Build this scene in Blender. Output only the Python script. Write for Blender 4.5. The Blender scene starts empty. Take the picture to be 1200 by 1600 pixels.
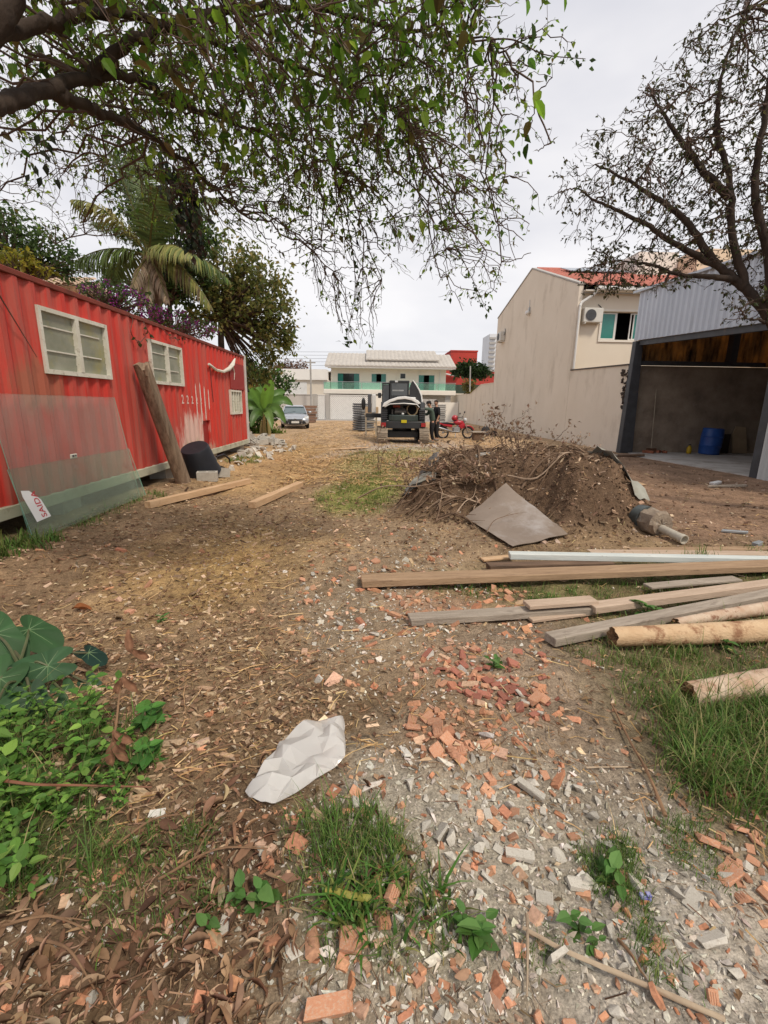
import bpy, bmesh, math, random
import numpy as np
from mathutils import Vector, Matrix, Euler, noise as mnoise

random.seed(11)
RNG = np.random.default_rng(7)
PI = math.pi
S = bpy.context.scene
COL = S.collection

# ------------------------------------------------------------------ camera
cam_d = bpy.data.cameras.new('camera')
cam = bpy.data.objects.new('camera', cam_d)
COL.objects.link(cam)
cam_d.sensor_fit = 'VERTICAL'
cam_d.sensor_height = 36.0
cam_d.lens = 710.0 / 1600.0 * 36.0
cam_d.clip_start = 0.05
cam_d.clip_end = 2000
_m = Matrix([[0.999534, -0.006925, -0.029718], [-0.027322, 0.230558, -0.972675], [0.013587, 0.973034, 0.230261]]).to_4x4()
_m.translation = (0, 0, 1.6)
cam.matrix_world = _m
S.camera = cam

# ------------------------------------------------------------------ sky, sun, exposure
SUN_DIR = Vector((0.50, -0.62, 1.05)).normalized()      # towards the sun
W = bpy.data.worlds.new('World')
S.world = W
W.use_nodes = True
nt = W.node_tree
nt.nodes.clear()
out = nt.nodes.new('ShaderNodeOutputWorld')
bg = nt.nodes.new('ShaderNodeBackground')
bg.inputs['Strength'].default_value = 0.10
sky = nt.nodes.new('ShaderNodeTexSky')
sky.sky_type = 'NISHITA'
sky.sun_disc = False
sky.sun_elevation = math.asin(SUN_DIR.z)
sky.sun_rotation = math.atan2(SUN_DIR.x, SUN_DIR.y)
tc = nt.nodes.new('ShaderNodeTexCoord')
mp = nt.nodes.new('ShaderNodeMapping')
mp.inputs['Scale'].default_value = (0.9, 0.9, 2.2)
nz = nt.nodes.new('ShaderNodeTexNoise')
nz.inputs['Scale'].default_value = 1.9
nz.inputs['Detail'].default_value = 5
nz.inputs['Roughness'].default_value = 0.5
cr = nt.nodes.new('ShaderNodeValToRGB')
cr.color_ramp.elements[0].position = 0.27
cr.color_ramp.elements[0].color = (3.4, 3.45, 3.85, 1)
cr.color_ramp.elements[1].position = 0.66
cr.color_ramp.elements[1].color = (5.5, 5.35, 5.35, 1)
mx = nt.nodes.new('ShaderNodeMix')
mx.data_type = 'RGBA'
mx.inputs[0].default_value = 0.93
nt.links.new(tc.outputs['Generated'], mp.inputs['Vector'])
nt.links.new(mp.outputs['Vector'], nz.inputs['Vector'])
nt.links.new(nz.outputs['Fac'], cr.inputs['Fac'])
nt.links.new(sky.outputs['Color'], mx.inputs[6])
nt.links.new(cr.outputs['Color'], mx.inputs[7])
nt.links.new(mx.outputs[2], bg.inputs['Color'])
nt.links.new(bg.outputs['Background'], out.inputs['Surface'])

sun_d = bpy.data.lights.new('sun', 'SUN')
sun_d.energy = 1.5
sun_d.angle = math.radians(10)
sun_d.color = (1.0, 0.90, 0.76)
sun = bpy.data.objects.new('sun', sun_d)
COL.objects.link(sun)
sun.rotation_euler = (-SUN_DIR).to_track_quat('-Z', 'Y').to_euler()
sun.location = (10, -12, 25)

S.view_settings.view_transform = 'Standard'
S.view_settings.look = 'None'
S.view_settings.exposure = 0.88
S.view_settings.gamma = 1.0
S.view_settings.use_curve_mapping = False
S.cycles.use_denoising = True
S.cycles.max_bounces = 7
S.cycles.transparent_max_bounces = 12
S.cycles.transmission_bounces = 6

# ------------------------------------------------------------------ materials
MATS = {}


def pm(name, c1, c2=None, scale=6.0, rough=0.85, bump=0.25, bscale=40.0, metal=0.0, spec=0.3,
       stretch=(1, 1, 1), rand=0.0, dirt=None, dirt_scale=2.0, dirt_at=(0.5, 0.7), detail=5, trans=0.0, streak=None):
    """procedural Principled: two noise-mixed colours, fine bump, optional dirt colour, optional translucency."""
    if name in MATS:
        return MATS[name]
    m = bpy.data.materials.new(name)
    m.use_nodes = True
    n, l = m.node_tree.nodes, m.node_tree.links
    b = n['Principled BSDF']
    o = n['Material Output']
    co = n.new('ShaderNodeTexCoord')
    ma = n.new('ShaderNodeMapping')
    ma.inputs['Scale'].default_value = stretch
    l.new(co.outputs['Object'], ma.inputs['Vector'])
    c2 = c2 or tuple(v * 0.72 for v in c1)
    t = n.new('ShaderNodeTexNoise')
    t.inputs['Scale'].default_value = scale
    t.inputs['Detail'].default_value = detail
    t.inputs['Roughness'].default_value = 0.62
    l.new(ma.outputs['Vector'], t.inputs['Vector'])
    r = n.new('ShaderNodeValToRGB')
    r.color_ramp.elements[0].position = 0.33
    r.color_ramp.elements[0].color = (*c2, 1)
    r.color_ramp.elements[1].position = 0.66
    r.color_ramp.elements[1].color = (*c1, 1)
    l.new(t.outputs['Fac'], r.inputs['Fac'])
    col = r.outputs['Color']
    if dirt:
        t2 = n.new('ShaderNodeTexNoise')
        t2.inputs['Scale'].default_value = dirt_scale
        t2.inputs['Detail'].default_value = 8
        t2.inputs['Roughness'].default_value = 0.7
        if streak:
            ms = n.new('ShaderNodeMapping')
            ms.inputs['Scale'].default_value = streak
            l.new(co.outputs['Object'], ms.inputs['Vector'])
            l.new(ms.outputs['Vector'], t2.inputs['Vector'])
        else:
            l.new(co.outputs['Object'], t2.inputs['Vector'])
        mr = n.new('ShaderNodeMapRange')
        mr.inputs[1].default_value, mr.inputs[2].default_value = dirt_at
        l.new(t2.outputs['Fac'], mr.inputs[0])
        mm = n.new('ShaderNodeMix')
        mm.data_type = 'RGBA'
        mm.inputs[7].default_value = (*dirt, 1)
        l.new(mr.outputs[0], mm.inputs[0])
        l.new(col, mm.inputs[6])
        col = mm.outputs[2]
    if rand:
        oi = n.new('ShaderNodeObjectInfo')
        hs = n.new('ShaderNodeHueSaturation')
        mr2 = n.new('ShaderNodeMapRange')
        mr2.inputs[3].default_value, mr2.inputs[4].default_value = 1 - rand, 1 + rand
        l.new(oi.outputs['Random'], mr2.inputs[0])
        l.new(mr2.outputs[0], hs.inputs['Value'])
        l.new(col, hs.inputs['Color'])
        col = hs.outputs['Color']
    l.new(col, b.inputs['Base Color'])
    b.inputs['Roughness'].default_value = rough
    b.inputs['Metallic'].default_value = metal
    b.inputs['Specular IOR Level'].default_value = spec
    if bump:
        t3 = n.new('ShaderNodeTexNoise')
        t3.inputs['Scale'].default_value = bscale
        t3.inputs['Detail'].default_value = 6
        l.new(ma.outputs['Vector'], t3.inputs['Vector'])
        bp = n.new('ShaderNodeBump')
        bp.inputs['Strength'].default_value = bump
        bp.inputs['Distance'].default_value = 0.02
        l.new(t3.outputs['Fac'], bp.inputs['Height'])
        l.new(bp.outputs['Normal'], b.inputs['Normal'])
    if trans:
        tr = n.new('ShaderNodeBsdfTranslucent')
        l.new(col, tr.inputs['Color'])
        ms2 = n.new('ShaderNodeMixShader')
        ms2.inputs[0].default_value = trans
        l.new(b.outputs[0], ms2.inputs[1])
        l.new(tr.outputs[0], ms2.inputs[2])
        l.new(ms2.outputs[0], o.inputs['Surface'])
    MATS[name] = m
    return m


def vc_mat(name, rough=0.8, trans=0.0, spec=0.25, grain=0.0, gscale=60.0):
    """colour from the mesh attribute 'tint' (each leaf, straw or stone has its own colour)."""
    if name in MATS:
        return MATS[name]
    m = bpy.data.materials.new(name)
    m.use_nodes = True
    n, l = m.node_tree.nodes, m.node_tree.links
    b = n['Principled BSDF']
    o = n['Material Output']
    a = n.new('ShaderNodeAttribute')
    a.attribute_name = 'tint'
    col = a.outputs['Color']
    if grain:
        co = n.new('ShaderNodeTexCoord')
        t = n.new('ShaderNodeTexNoise')
        t.inputs['Scale'].default_value = gscale
        t.inputs['Detail'].default_value = 6
        l.new(co.outputs['Object'], t.inputs['Vector'])
        mr = n.new('ShaderNodeMapRange')
        mr.inputs[1].default_value, mr.inputs[2].default_value = 0.3, 0.7
        mr.inputs[3].default_value, mr.inputs[4].default_value = 1 - grain, 1 + grain
        l.new(t.outputs['Fac'], mr.inputs[0])
        hs = n.new('ShaderNodeHueSaturation')
        l.new(mr.outputs[0], hs.inputs['Value'])
        l.new(col, hs.inputs['Color'])
        col = hs.outputs['Color']
    l.new(col, b.inputs['Base Color'])
    b.inputs['Roughness'].default_value = rough
    b.inputs['Specular IOR Level'].default_value = spec
    if trans:
        tr = n.new('ShaderNodeBsdfTranslucent')
        l.new(col, tr.inputs['Color'])
        ms2 = n.new('ShaderNodeMixShader')
        ms2.inputs[0].default_value = trans
        l.new(b.outputs[0], ms2.inputs[1])
        l.new(tr.outputs[0], ms2.inputs[2])
        l.new(ms2.outputs[0], o.inputs['Surface'])
    MATS[name] = m
    return m


def glass_mat(name, tint, alpha, rough=0.05, spec=0.5, haze=None):
    """thin sheet glass: tinted see-through film plus a clear gloss, with a little dust."""
    m = bpy.data.materials.new(name)
    m.use_nodes = True
    n, l = m.node_tree.nodes, m.node_tree.links
    n.remove(n['Principled BSDF'])
    o = n['Material Output']
    t = n.new('ShaderNodeBsdfTransparent')
    t.inputs['Color'].default_value = (*tint, 1)
    g = n.new('ShaderNodeBsdfGlossy')
    g.inputs['Roughness'].default_value = rough
    lw = n.new('ShaderNodeLayerWeight')
    lw.inputs['Blend'].default_value = 0.5
    pw_ = n.new('ShaderNodeMath')
    pw_.operation = 'POWER'
    pw_.inputs[1].default_value = 4.0
    l.new(lw.outputs['Facing'], pw_.inputs[0])
    f = n.new('ShaderNodeMath')
    f.operation = 'MULTIPLY_ADD'
    f.inputs[1].default_value = 0.7
    f.inputs[2].default_value = 0.045
    l.new(pw_.outputs[0], f.inputs[0])
    m1 = n.new('ShaderNodeMixShader')
    l.new(f.outputs[0], m1.inputs[0])
    l.new(t.outputs[0], m1.inputs[1])
    l.new(g.outputs[0], m1.inputs[2])
    d = n.new('ShaderNodeBsdfDiffuse')
    d.inputs['Color'].default_value = (*(haze or (0.6, 0.62, 0.6)), 1)
    co = n.new('ShaderNodeTexCoord')
    nz_ = n.new('ShaderNodeTexNoise')
    nz_.inputs['Scale'].default_value = 3.0
    nz_.inputs['Detail'].default_value = 8
    nz_.inputs['Roughness'].default_value = 0.7
    l.new(co.outputs['Object'], nz_.inputs['Vector'])
    mr = n.new('ShaderNodeMapRange')
    mr.inputs[1].default_value, mr.inputs[2].default_value = 0.35, 0.75
    mr.inputs[3].default_value, mr.inputs[4].default_value = alpha * 0.6, alpha * 1.3
    l.new(nz_.outputs['Fac'], mr.inputs[0])
    m2 = n.new('ShaderNodeMixShader')
    l.new(mr.outputs[0], m2.inputs[0])
    l.new(m1.outputs[0], m2.inputs[1])
    l.new(d.outputs[0], m2.inputs[2])
    l.new(m2.outputs[0], o.inputs['Surface'])
    MATS[name] = m
    return m


# ------------------------------------------------------------------ mesh helpers
class MB:
    def __init__(s):
        s.v, s.f = [], []

    def add(s, vs, fs):
        k = len(s.v)
        s.v += [tuple(p) for p in vs]
        s.f += [tuple(i + k for i in f) for f in fs]
        return s

    def box(s, c, d, rot=None):
        hx, hy, hz = d[0] / 2, d[1] / 2, d[2] / 2
        vs = [Vector((x, y, z)) for x in (-hx, hx) for y in (-hy, hy) for z in (-hz, hz)]
        if rot is not None:
            vs = [rot @ p for p in vs]
        c = Vector(c)
        return s.add([c + p for p in vs], [(0, 1, 3, 2), (4, 6, 7, 5), (0, 4, 5, 1), (2, 3, 7, 6), (0, 2, 6, 4), (1, 5, 7, 3)])

    def span(s, a, b):
        """box from corner a to corner b"""
        return s.box([(a[i] + b[i]) / 2 for i in range(3)], [abs(b[i] - a[i]) for i in range(3)])

    def bar(s, p, q, w, t, up=(0, 0, 1), roll=0.0):
        """rectangular bar from p to q; w across, t along up"""
        p, q = Vector(p), Vector(q)
        d = q - p
        L = d.length
        d.normalize()
        x = d.cross(Vector(up))
        if x.length < 1e-4:
            x = Vector((1, 0, 0))
        x.normalize()
        z = x.cross(d)
        R3 = Matrix((x, d, z)).transposed()
        if roll:
            R3 = R3 @ Matrix.Rotation(roll, 3, 'Y')
        return s.box((p + q) / 2, (w, L, t), R3)

    def tube(s, pts, rad, n=8, cap=True, jitter=0.0, seed=0):
        pts = [Vector(p) for p in pts]
        if not hasattr(rad, '__len__'):
            rad = [rad] * len(pts)
        rnd = random.Random(seed)
        vs, fs = [], []
        x = None
        for i, p in enumerate(pts):
            d = (pts[min(i + 1, len(pts) - 1)] - pts[max(i - 1, 0)])
            if d.length < 1e-9:
                d = Vector((0, 0, 1))
            d.normalize()
            if x is None:
                x = d.cross(Vector((0, 0, 1)))
                if x.length < 1e-3:
                    x = Vector((1, 0, 0))
            x = (x - d * x.dot(d)).normalized()
            y = d.cross(x)
            for k in range(n):
                a = 2 * PI * k / n
                r = rad[i] * (1 + (rnd.uniform(-jitter, jitter) if jitter else 0))
                vs.append(p + (x * math.cos(a) + y * math.sin(a)) * r)
        for i in range(len(pts) - 1):
            for k in range(n):
                k2 = (k + 1) % n
                fs.append((i * n + k, i * n + k2, (i + 1) * n + k2, (i + 1) * n + k))
        if cap:
            fs.append(tuple(range(n - 1, -1, -1)))
            b = (len(pts) - 1) * n
            fs.append(tuple(range(b, b + n)))
        return s.add(vs, fs)

    def lathe(s, prof, c=(0, 0, 0), n=16, axis='Z', M=None):
        vs, fs = [], []
        for r, z in prof:
            for k in range(n):
                a = 2 * PI * k / n
                p = Vector((r * math.cos(a), r * math.sin(a), z))
                if axis == 'X':
                    p = Vector((p.z, p.x, p.y))
                elif axis == 'Y':
                    p = Vector((p.y, p.z, p.x))
                if M is not None:
                    p = M @ p
                vs.append(p + Vector(c))
        for i in range(len(prof) - 1):
            for k in range(n):
                k2 = (k + 1) % n
                fs.append((i * n + k, i * n + k2, (i + 1) * n + k2, (i + 1) * n + k))
        fs.append(tuple(range(n - 1, -1, -1)))
        b = (len(prof) - 1) * n
        fs.append(tuple(range(b, b + n)))
        return s.add(vs, fs)

    def prism(s, poly, axis, a, b):
        """poly of 2D points extruded along axis from a to b. axis X: (y,z); Y: (x,z); Z: (x,y)"""
        def P(u, v, w):
            return {'X': (w, u, v), 'Y': (u, w, v), 'Z': (u, v, w)}[axis]
        n = len(poly)
        vs = [P(u, v, a) for u, v in poly] + [P(u, v, b) for u, v in poly]
        fs = [tuple(range(n - 1, -1, -1)), tuple(range(n, 2 * n))]
        fs += [(i, (i + 1) % n, n + (i + 1) % n, n + i) for i in range(n)]
        return s.add(vs, fs)

    def ell(s, c, r, nu=12, nv=8, M=None):
        prof = [(max(math.sin(PI * j / nv), 0.02), -math.cos(PI * j / nv)) for j in range(nv + 1)]
        vs, fs = [], []
        for q, z in prof:
            for k in range(nu):
                a = 2 * PI * k / nu
                p = Vector((q * math.cos(a) * r[0], q * math.sin(a) * r[1], z * r[2]))
                if M is not None:
                    p = M @ p
                vs.append(p + Vector(c))
        for i in range(nv):
            for k in range(nu):
                k2 = (k + 1) % nu
                fs.append((i * nu + k, i * nu + k2, (i + 1) * nu + k2, (i + 1) * nu + k))
        return s.add(vs, fs)

    def move(s, M):
        s.v = [tuple(M @ Vector(p)) for p in s.v]
        return s


def wm(o):
    m = o.matrix_basis.copy()
    if o.parent:
        m = wm(o.parent) @ o.matrix_parent_inverse @ m
    return m


def link(name, me, parent=None):
    o = bpy.data.objects.new(name, me)
    COL.objects.link(o)
    if parent is not None:
        o.parent = parent
        o.matrix_parent_inverse = wm(parent).inverted()
    return o


def mesh_of(mb, name, mat, smooth=None, bevel=0.0, segs=1):
    me = bpy.data.meshes.new(name)
    bm = bmesh.new()
    vs = [bm.verts.new(p) for p in mb.v]
    for f in mb.f:
        try:
            bm.faces.new([vs[i] for i in f])
        except ValueError:
            pass
    bmesh.ops.recalc_face_normals(bm, faces=bm.faces)
    if bevel:
        es = [e for e in bm.edges if len(e.link_faces) == 2 and e.calc_face_angle(0) > 0.6]
        bmesh.ops.bevel(bm, geom=es, offset=bevel, segments=segs, affect='EDGES', profile=0.5, clamp_overlap=True)
    if smooth is not None:
        for f in bm.faces:
            f.smooth = True
        for e in bm.edges:
            if len(e.link_faces) == 2 and e.calc_face_angle(0) > smooth:
                e.smooth = False
    bm.to_mesh(me)
    bm.free()
    if mat:
        me.materials.append(mat)
    return me


def obj(name, mb, mat, parent=None, smooth=None, bevel=0.0, segs=1):
    return link(name, mesh_of(mb, name, mat, smooth, bevel, segs), parent)


def np_mesh(name, V, F, mat, tint=None, smooth=False):
    """V (n,3), F (m,3 or 4) arrays -> mesh; tint (n,3) per-vertex colour"""
    me = bpy.data.meshes.new(name)
    V = np.ascontiguousarray(V, dtype=np.float32)
    F = np.ascontiguousarray(F, dtype=np.int32)
    k = F.shape[1]
    me.vertices.add(len(V))
    me.vertices.foreach_set('co', V.ravel())
    me.loops.add(F.size)
    me.loops.foreach_set('vertex_index', F.ravel())
    me.polygons.add(len(F))
    me.polygons.foreach_set('loop_start', np.arange(0, F.size, k, dtype=np.int32))
    me.polygons.foreach_set('loop_total', np.full(len(F), k, dtype=np.int32))
    me.polygons.foreach_set('use_smooth', np.full(len(F), bool(smooth), dtype=bool))
    if tint is not None:
        a = me.attributes.new('tint', 'FLOAT_COLOR', 'POINT')
        c = np.ones((len(V), 4), dtype=np.float32)
        c[:, :3] = tint
        a.data.foreach_set('color', c.ravel())
    me.update(calc_edges=True)
    me.validate()
    me.materials.append(mat)
    return me


def tag(o, label=None, cat=None, group=None, kind=None):
    if label:
        o['label'] = label
    if cat:
        o['category'] = cat
    if group:
        o['group'] = group
    if kind:
        o['kind'] = kind
    return o


def thing(name, label, cat, loc=(0, 0, 0), rz=0.0, group=None):
    o = bpy.data.objects.new(name, None)
    COL.objects.link(o)
    o.empty_display_size = 0.1
    o.location = loc
    o.rotation_euler = (0, 0, rz)
    return tag(o, label, cat, group)


def copy_tree(o, parent=None):
    c = o.copy()
    COL.objects.link(c)
    if parent is not None:
        c.parent = parent
    for ch in list(o.children):
        copy_tree(ch, c)
    return c


# ------------------------------------------------------------------ terrain height
_tr = np.random.default_rng(5)
_TW = []
for lam, amp, cnt in ((3.2, 0.022, 5), (1.1, 0.010, 6), (0.42, 0.0055, 8), (0.2, 0.003, 8)):
    for _ in range(cnt):
        a = _tr.uniform(0, 2 * PI)
        k = 2 * PI / (lam * _tr.uniform(0.75, 1.3))
        _TW.append((k * math.cos(a), k * math.sin(a), _tr.uniform(0, 2 * PI), amp / math.sqrt(cnt) * 1.5))


def sstep(a, b, x):
    t = np.clip((x - a) / (b - a), 0, 1)
    return t * t * (3 - 2 * t)


def lumps(x, y):
    z = 0
    for kx, ky, ph, am in _TW:
        z = z + am * np.sin(kx * x + ky * y + ph)
    return z


def mound(x, y):
    u = (x - 2.42) / (2.02 + 0.10 * np.sin(3 * y))
    v = (y - 7.35) / 2.15
    s = 1 - (np.abs(u) ** 2.4 + np.abs(v) ** 2.2)
    g = sstep(0.0, 0.85, s)
    top = 0.80 + 0.06 * np.sin(2.3 * x + 0.7) + 0.05 * np.sin(5.1 * x + 2.0 * y)
    fr = 0.10 * np.sin(9 * x + 3 * y) * np.sin(7 * y - 2 * x) + 0.05 * np.sin(21 * x + 4) * np.sin(19 * y) \
        + 0.03 * np.sin(33 * x - 12 * y) * np.sin(29 * y + 8 * x)
    flat_ = 0.93 * np.exp(-(np.abs((x - 1.9) / 0.62) ** 4 + np.abs((y - 5.6) / 0.92) ** 4))
    hollow = -0.45 * np.exp(-(((x - 1.28) / 0.34) ** 2 + ((y - 6.15) / 0.5) ** 2))
    return g * (1 - flat_) * (top + hollow) + np.clip(g * 3, 0, 1) * fr * 0.8


def hgt(x, y):
    x = np.asarray(x, dtype=float)
    y = np.asarray(y, dtype=float)
    far = 1 - 0.6 * sstep(12, 30, np.hypot(x, y))
    z = lumps(x, y) * far
    z = z + mound(x, y)
    z = z + 0.06 * sstep(-3.0, -3.7, x) * sstep(2, 4, y) * (1 - sstep(16, 20, y))
    z = z * (1 - sstep(8.6, 9.0, x) * sstep(9, 10.5, y))          # level under the shed and walls
    return z


def H(x, y):
    return float(hgt(x, y))


def inpoly(poly, x, y):
    x = np.asarray(x)
    y = np.asarray(y)
    r = np.zeros(x.shape, bool)
    n = len(poly)
    j = n - 1
    for i in range(n):
        xi, yi = poly[i]
        xj, yj = poly[j]
        c = ((yi > y) != (yj > y)) & (x < (xj - xi) * (y - yi) / (yj - yi + 1e-12) + xi)
        r ^= c
        j = i
    return r


def soft_poly(poly, x, y, wob=0.15):
    """in-polygon test with a ragged edge"""
    rr = np.hypot(x, y)
    a = wob * rr
    return inpoly(poly, x + a * np.sin(9 * y / (0.4 + .3 * rr) + 3 * x) * 0.5 + RNG.normal(0, 1, np.shape(x)) * a * 0.5,
                  y + a * np.sin(8 * x / (0.4 + .3 * rr) - 2 * y) * 0.5 + RNG.normal(0, 1, np.shape(x)) * a * 0.5)

# ------------------------------------------------------------------ zones on the ground
Z_RUB = [(-0.26, 1.79), (0.13, 1.83), (0.54, 1.76), (1.06, 1.61), (1.33, 1.47), (1.49, 1.29), (1.07, 0.81), (-0.17, 0.84), (-0.30, 1.04), (-0.04, 1.32)]
Z_TRAIL = [(-0.67, 4.17), (0.14, 4.46), (1.12, 4.10), (0.68, 2.88), (0.27, 2.79), (-0.07, 2.49), (-0.32, 2.33), (-0.54, 2.88)]
Z_HEAP = [(0.26, 2.60), (0.53, 2.79), (1.15, 2.67), (1.12, 2.29), (0.91, 2.02), (0.61, 2.05), (0.34, 2.27)]
Z_HEAP2 = [(0.16, 2.00), (0.42, 2.08), (0.66, 1.98), (0.54, 1.76), (0.18, 1.71)]
Z_BTRAIL = [(0.12, 3.71), (1.48, 3.87), (1.17, 3.28), (0.31, 3.22)]
Z_FARRUB = [(-0.65, 5.66), (0.21, 6.76), (1.10, 6.20), (1.29, 4.78), (0.75, 4.10), (-0.23, 4.09)]
Z_STRAW = [(-2.35, 4.63), (-2.03, 5.63), (-0.83, 5.81), (-0.66, 4.09), (-1.23, 3.45), (-1.94, 3.64)]
Z_STRAW2 = [(-4.54, 13.61), (-2.20, 19.89), (-0.36, 13.18), (-1.38, 8.91), (-1.95, 7.64), (-3.47, 8.81)]
Z_LITTER = [(-5.39, 6.59), (-4.01, 8.13), (-1.26, 8.91), (0.21, 6.76), (-0.48, 4.09), (-0.39, 2.30), (-0.28, 1.74), (-0.66, 1.60), (-1.54, 1.62)]
Z_BROWN = [(-1.36, 1.23), (-0.96, 1.52), (-0.42, 1.60), (-0.04, 1.37), (-0.30, 1.04), (-0.38, 0.82), (-1.02, 0.83)]
Z_GRASSR = [(1.38, 2.71), (1.78, 2.97), (3.26, 3.01), (1.63, 1.31), (1.40, 1.42), (1.29, 1.61), (1.48, 2.06)]
Z_GRASSF = [(-0.34, 1.45), (-0.04, 1.50), (0.16, 1.39), (0.30, 1.14), (0.37, 1.00), (0.12, 0.95), (-0.14, 1.01), (-0.29, 1.21)]
Z_GRASSL = [(-1.02, 1.41), (-0.58, 1.43), (-0.45, 1.11), (-0.67, 1.02), (-0.92, 1.12)]
Z_WEEDS = [(-2.21, 2.15), (-1.79, 2.20), (-1.23, 2.04), (-0.97, 1.82), (-0.99, 1.58), (-0.95, 1.24), (-1.35, 1.17)]
Z_PLANKGRASS = [(0.37, 4.02), (1.46, 4.37), (5.12, 5.20), (3.12, 3.01), (1.81, 3.02), (1.64, 3.28), (1.07, 3.45)]
Z_GREEN1 = [(-1.05, 8.25), (0.33, 11.26), (0.78, 9.01), (0.01, 6.75), (-0.67, 6.73)]
Z_GREEN2 = [(-0.94, 11.18), (-0.44, 15.95), (2.47, 17.49), (0.97, 11.31), (-0.27, 9.75)]
Z_DUST = [(0.89, 1.28), (1.40, 1.16), (1.06, 0.79), (0.44, 0.80), (0.63, 1.02)]
Z_PAD = [(-2.00, 13.04), (0.58, 20.29), (3.20, 20.67), (3.48, 17.61), (1.35, 15.92), (-0.80, 14.49)]
GP = [(0.79, 1.35), (1.00, 1.38), (0.95, 1.19), (0.76, 1.17)]
GP2 = [(1.13, 1.47), (1.37, 1.48), (1.28, 1.18), (1.13, 1.20)]
GP3 = [(0.84, 1.18), (0.94, 1.17), (0.89, 0.93), (0.78, 0.90)]
GP4 = [(0.48, 1.04), (0.58, 1.04), (0.56, 0.95), (0.47, 0.95)]

# ------------------------------------------------------------------ ground sheet
def axis_steps(parts):
    out_ = [parts[0][0]]
    for a, b, st in parts:
        k = max(1, int(round((b - a) / st)))
        out_ += list(np.linspace(a, b, k + 1)[1:])
    return np.array(out_)


gx = axis_steps([(-400, -60, 60), (-60, -20, 5), (-20, -8, 1.0), (-8, -3.2, 0.2), (-3.2, 4.6, 0.042), (4.6, 9, 0.16), (9, 24, 1.0), (24, 64, 8), (64, 400, 60)])
gy = axis_steps([(-60, -6, 9), (-6, 0.4, 0.5), (0.4, 4.2, 0.03), (4.2, 10, 0.05), (10, 24, 0.22), (24, 60, 1.0), (60, 140, 10), (140, 900, 80)])
GX, GY = np.meshgrid(gx, gy)
fx, fy = GX.ravel(), GY.ravel()
gz = hgt(fx, fy)


def soft(poly, w):
    """blurred membership of a polygon, by a few jittered tests"""
    acc = np.zeros(fx.shape)
    rr = np.hypot(fx, fy) * w
    for i in range(6):
        a = i * PI / 3
        acc += inpoly(poly, fx + rr * math.cos(a) + 0.6 * rr * np.sin(7 * fy / (0.3 + 0.2 * np.abs(fy)) + i), fy + 1.6 * rr * math.sin(a) + 0.8 * rr * np.sin(8 * fx / (0.3 + 0.2 * np.abs(fy)) + 2 * i))
    return (acc / 6)[:, None]


tint = np.tile(np.array([0.245, 0.168, 0.098]), (len(fx), 1))


def lay(poly, c, w=0.03, k=1.0):
    global tint
    a = soft(poly, w) * k
    tint = tint * (1 - a) + np.array(c) * a


farm = sstep(9.5, 15, fy)[:, None]
tint = tint * (1 - farm) + np.array([0.40, 0.275, 0.165]) * farm
right = (sstep(3.0, 4.5, fx) * sstep(3.5, 5, fy) * (1 - sstep(14, 20, fy)))[:, None]
tint = tint * (1 - right) + np.array([0.235, 0.150, 0.098]) * right
near_r = (sstep(0.3, 1.0, fx) * (1 - sstep(3.0, 3.6, fy)))[:, None]
tint = tint * (1 - near_r) + np.array([0.27, 0.205, 0.145]) * near_r
lay(Z_STRAW, (0.42, 0.275, 0.115), 0.07)
lay(Z_STRAW2, (0.38, 0.25, 0.125))
lay(Z_PAD, (0.42, 0.36, 0.31))
lay(Z_RUB, (0.375, 0.33, 0.26), 0.07)
lay(Z_DUST, (0.47, 0.42, 0.35), 0.05)
lay(Z_TRAIL, (0.32, 0.25, 0.175), 0.09, 0.7)
lay(Z_HEAP, (0.32, 0.235, 0.165), 0.08, 0.8)
lay(Z_HEAP2, (0.30, 0.20, 0.13))
lay(Z_BTRAIL, (0.36, 0.23, 0.15))
lay(Z_FARRUB, (0.30, 0.22, 0.145), 0.09, 0.6)
lay(Z_BROWN, (0.15, 0.10, 0.062), 0.07)
lay(Z_GRASSR, (0.145, 0.12, 0.06), 0.07)
lay(Z_WEEDS, (0.09, 0.09, 0.04))
lay(Z_GRASSF, (0.20, 0.18, 0.11), 0.03, 0.8)
lay(Z_PLANKGRASS, (0.15, 0.135, 0.06), 0.03, 0.8)
lay(Z_GREEN1, (0.22, 0.23, 0.06), 0.03, 0.75)
lay(Z_GREEN2, (0.27, 0.25, 0.10), 0.03, 0.7)
mm_ = (np.clip(mound(fx, fy) * 5, 0, 1))[:, None]
tint = tint * (1 - mm_) + np.array([0.130, 0.083, 0.052]) * mm_
str_ = sstep(45.2, 45.8, fy)[:, None]
tint = tint * (1 - str_) + np.array([0.33, 0.31, 0.29]) * str_
tint = tint * (1 + 0.16 * (np.sin(3.1 * fx + 1.3 * fy + np.sin(2.3 * fy)) * np.sin(2.2 * fy - 1.7 * fx)) + RNG.normal(0, 0.05, fx.shape))[:, None]
tint = np.clip(tint, 0.02, 0.8)
nx_, ny_ = len(gx), len(gy)
ii, jj = np.meshgrid(np.arange(nx_ - 1), np.arange(ny_ - 1))
a0 = (jj * nx_ + ii).ravel()
GF = np.stack([a0, a0 + 1, a0 + nx_ + 1, a0 + nx_], 1)

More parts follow.
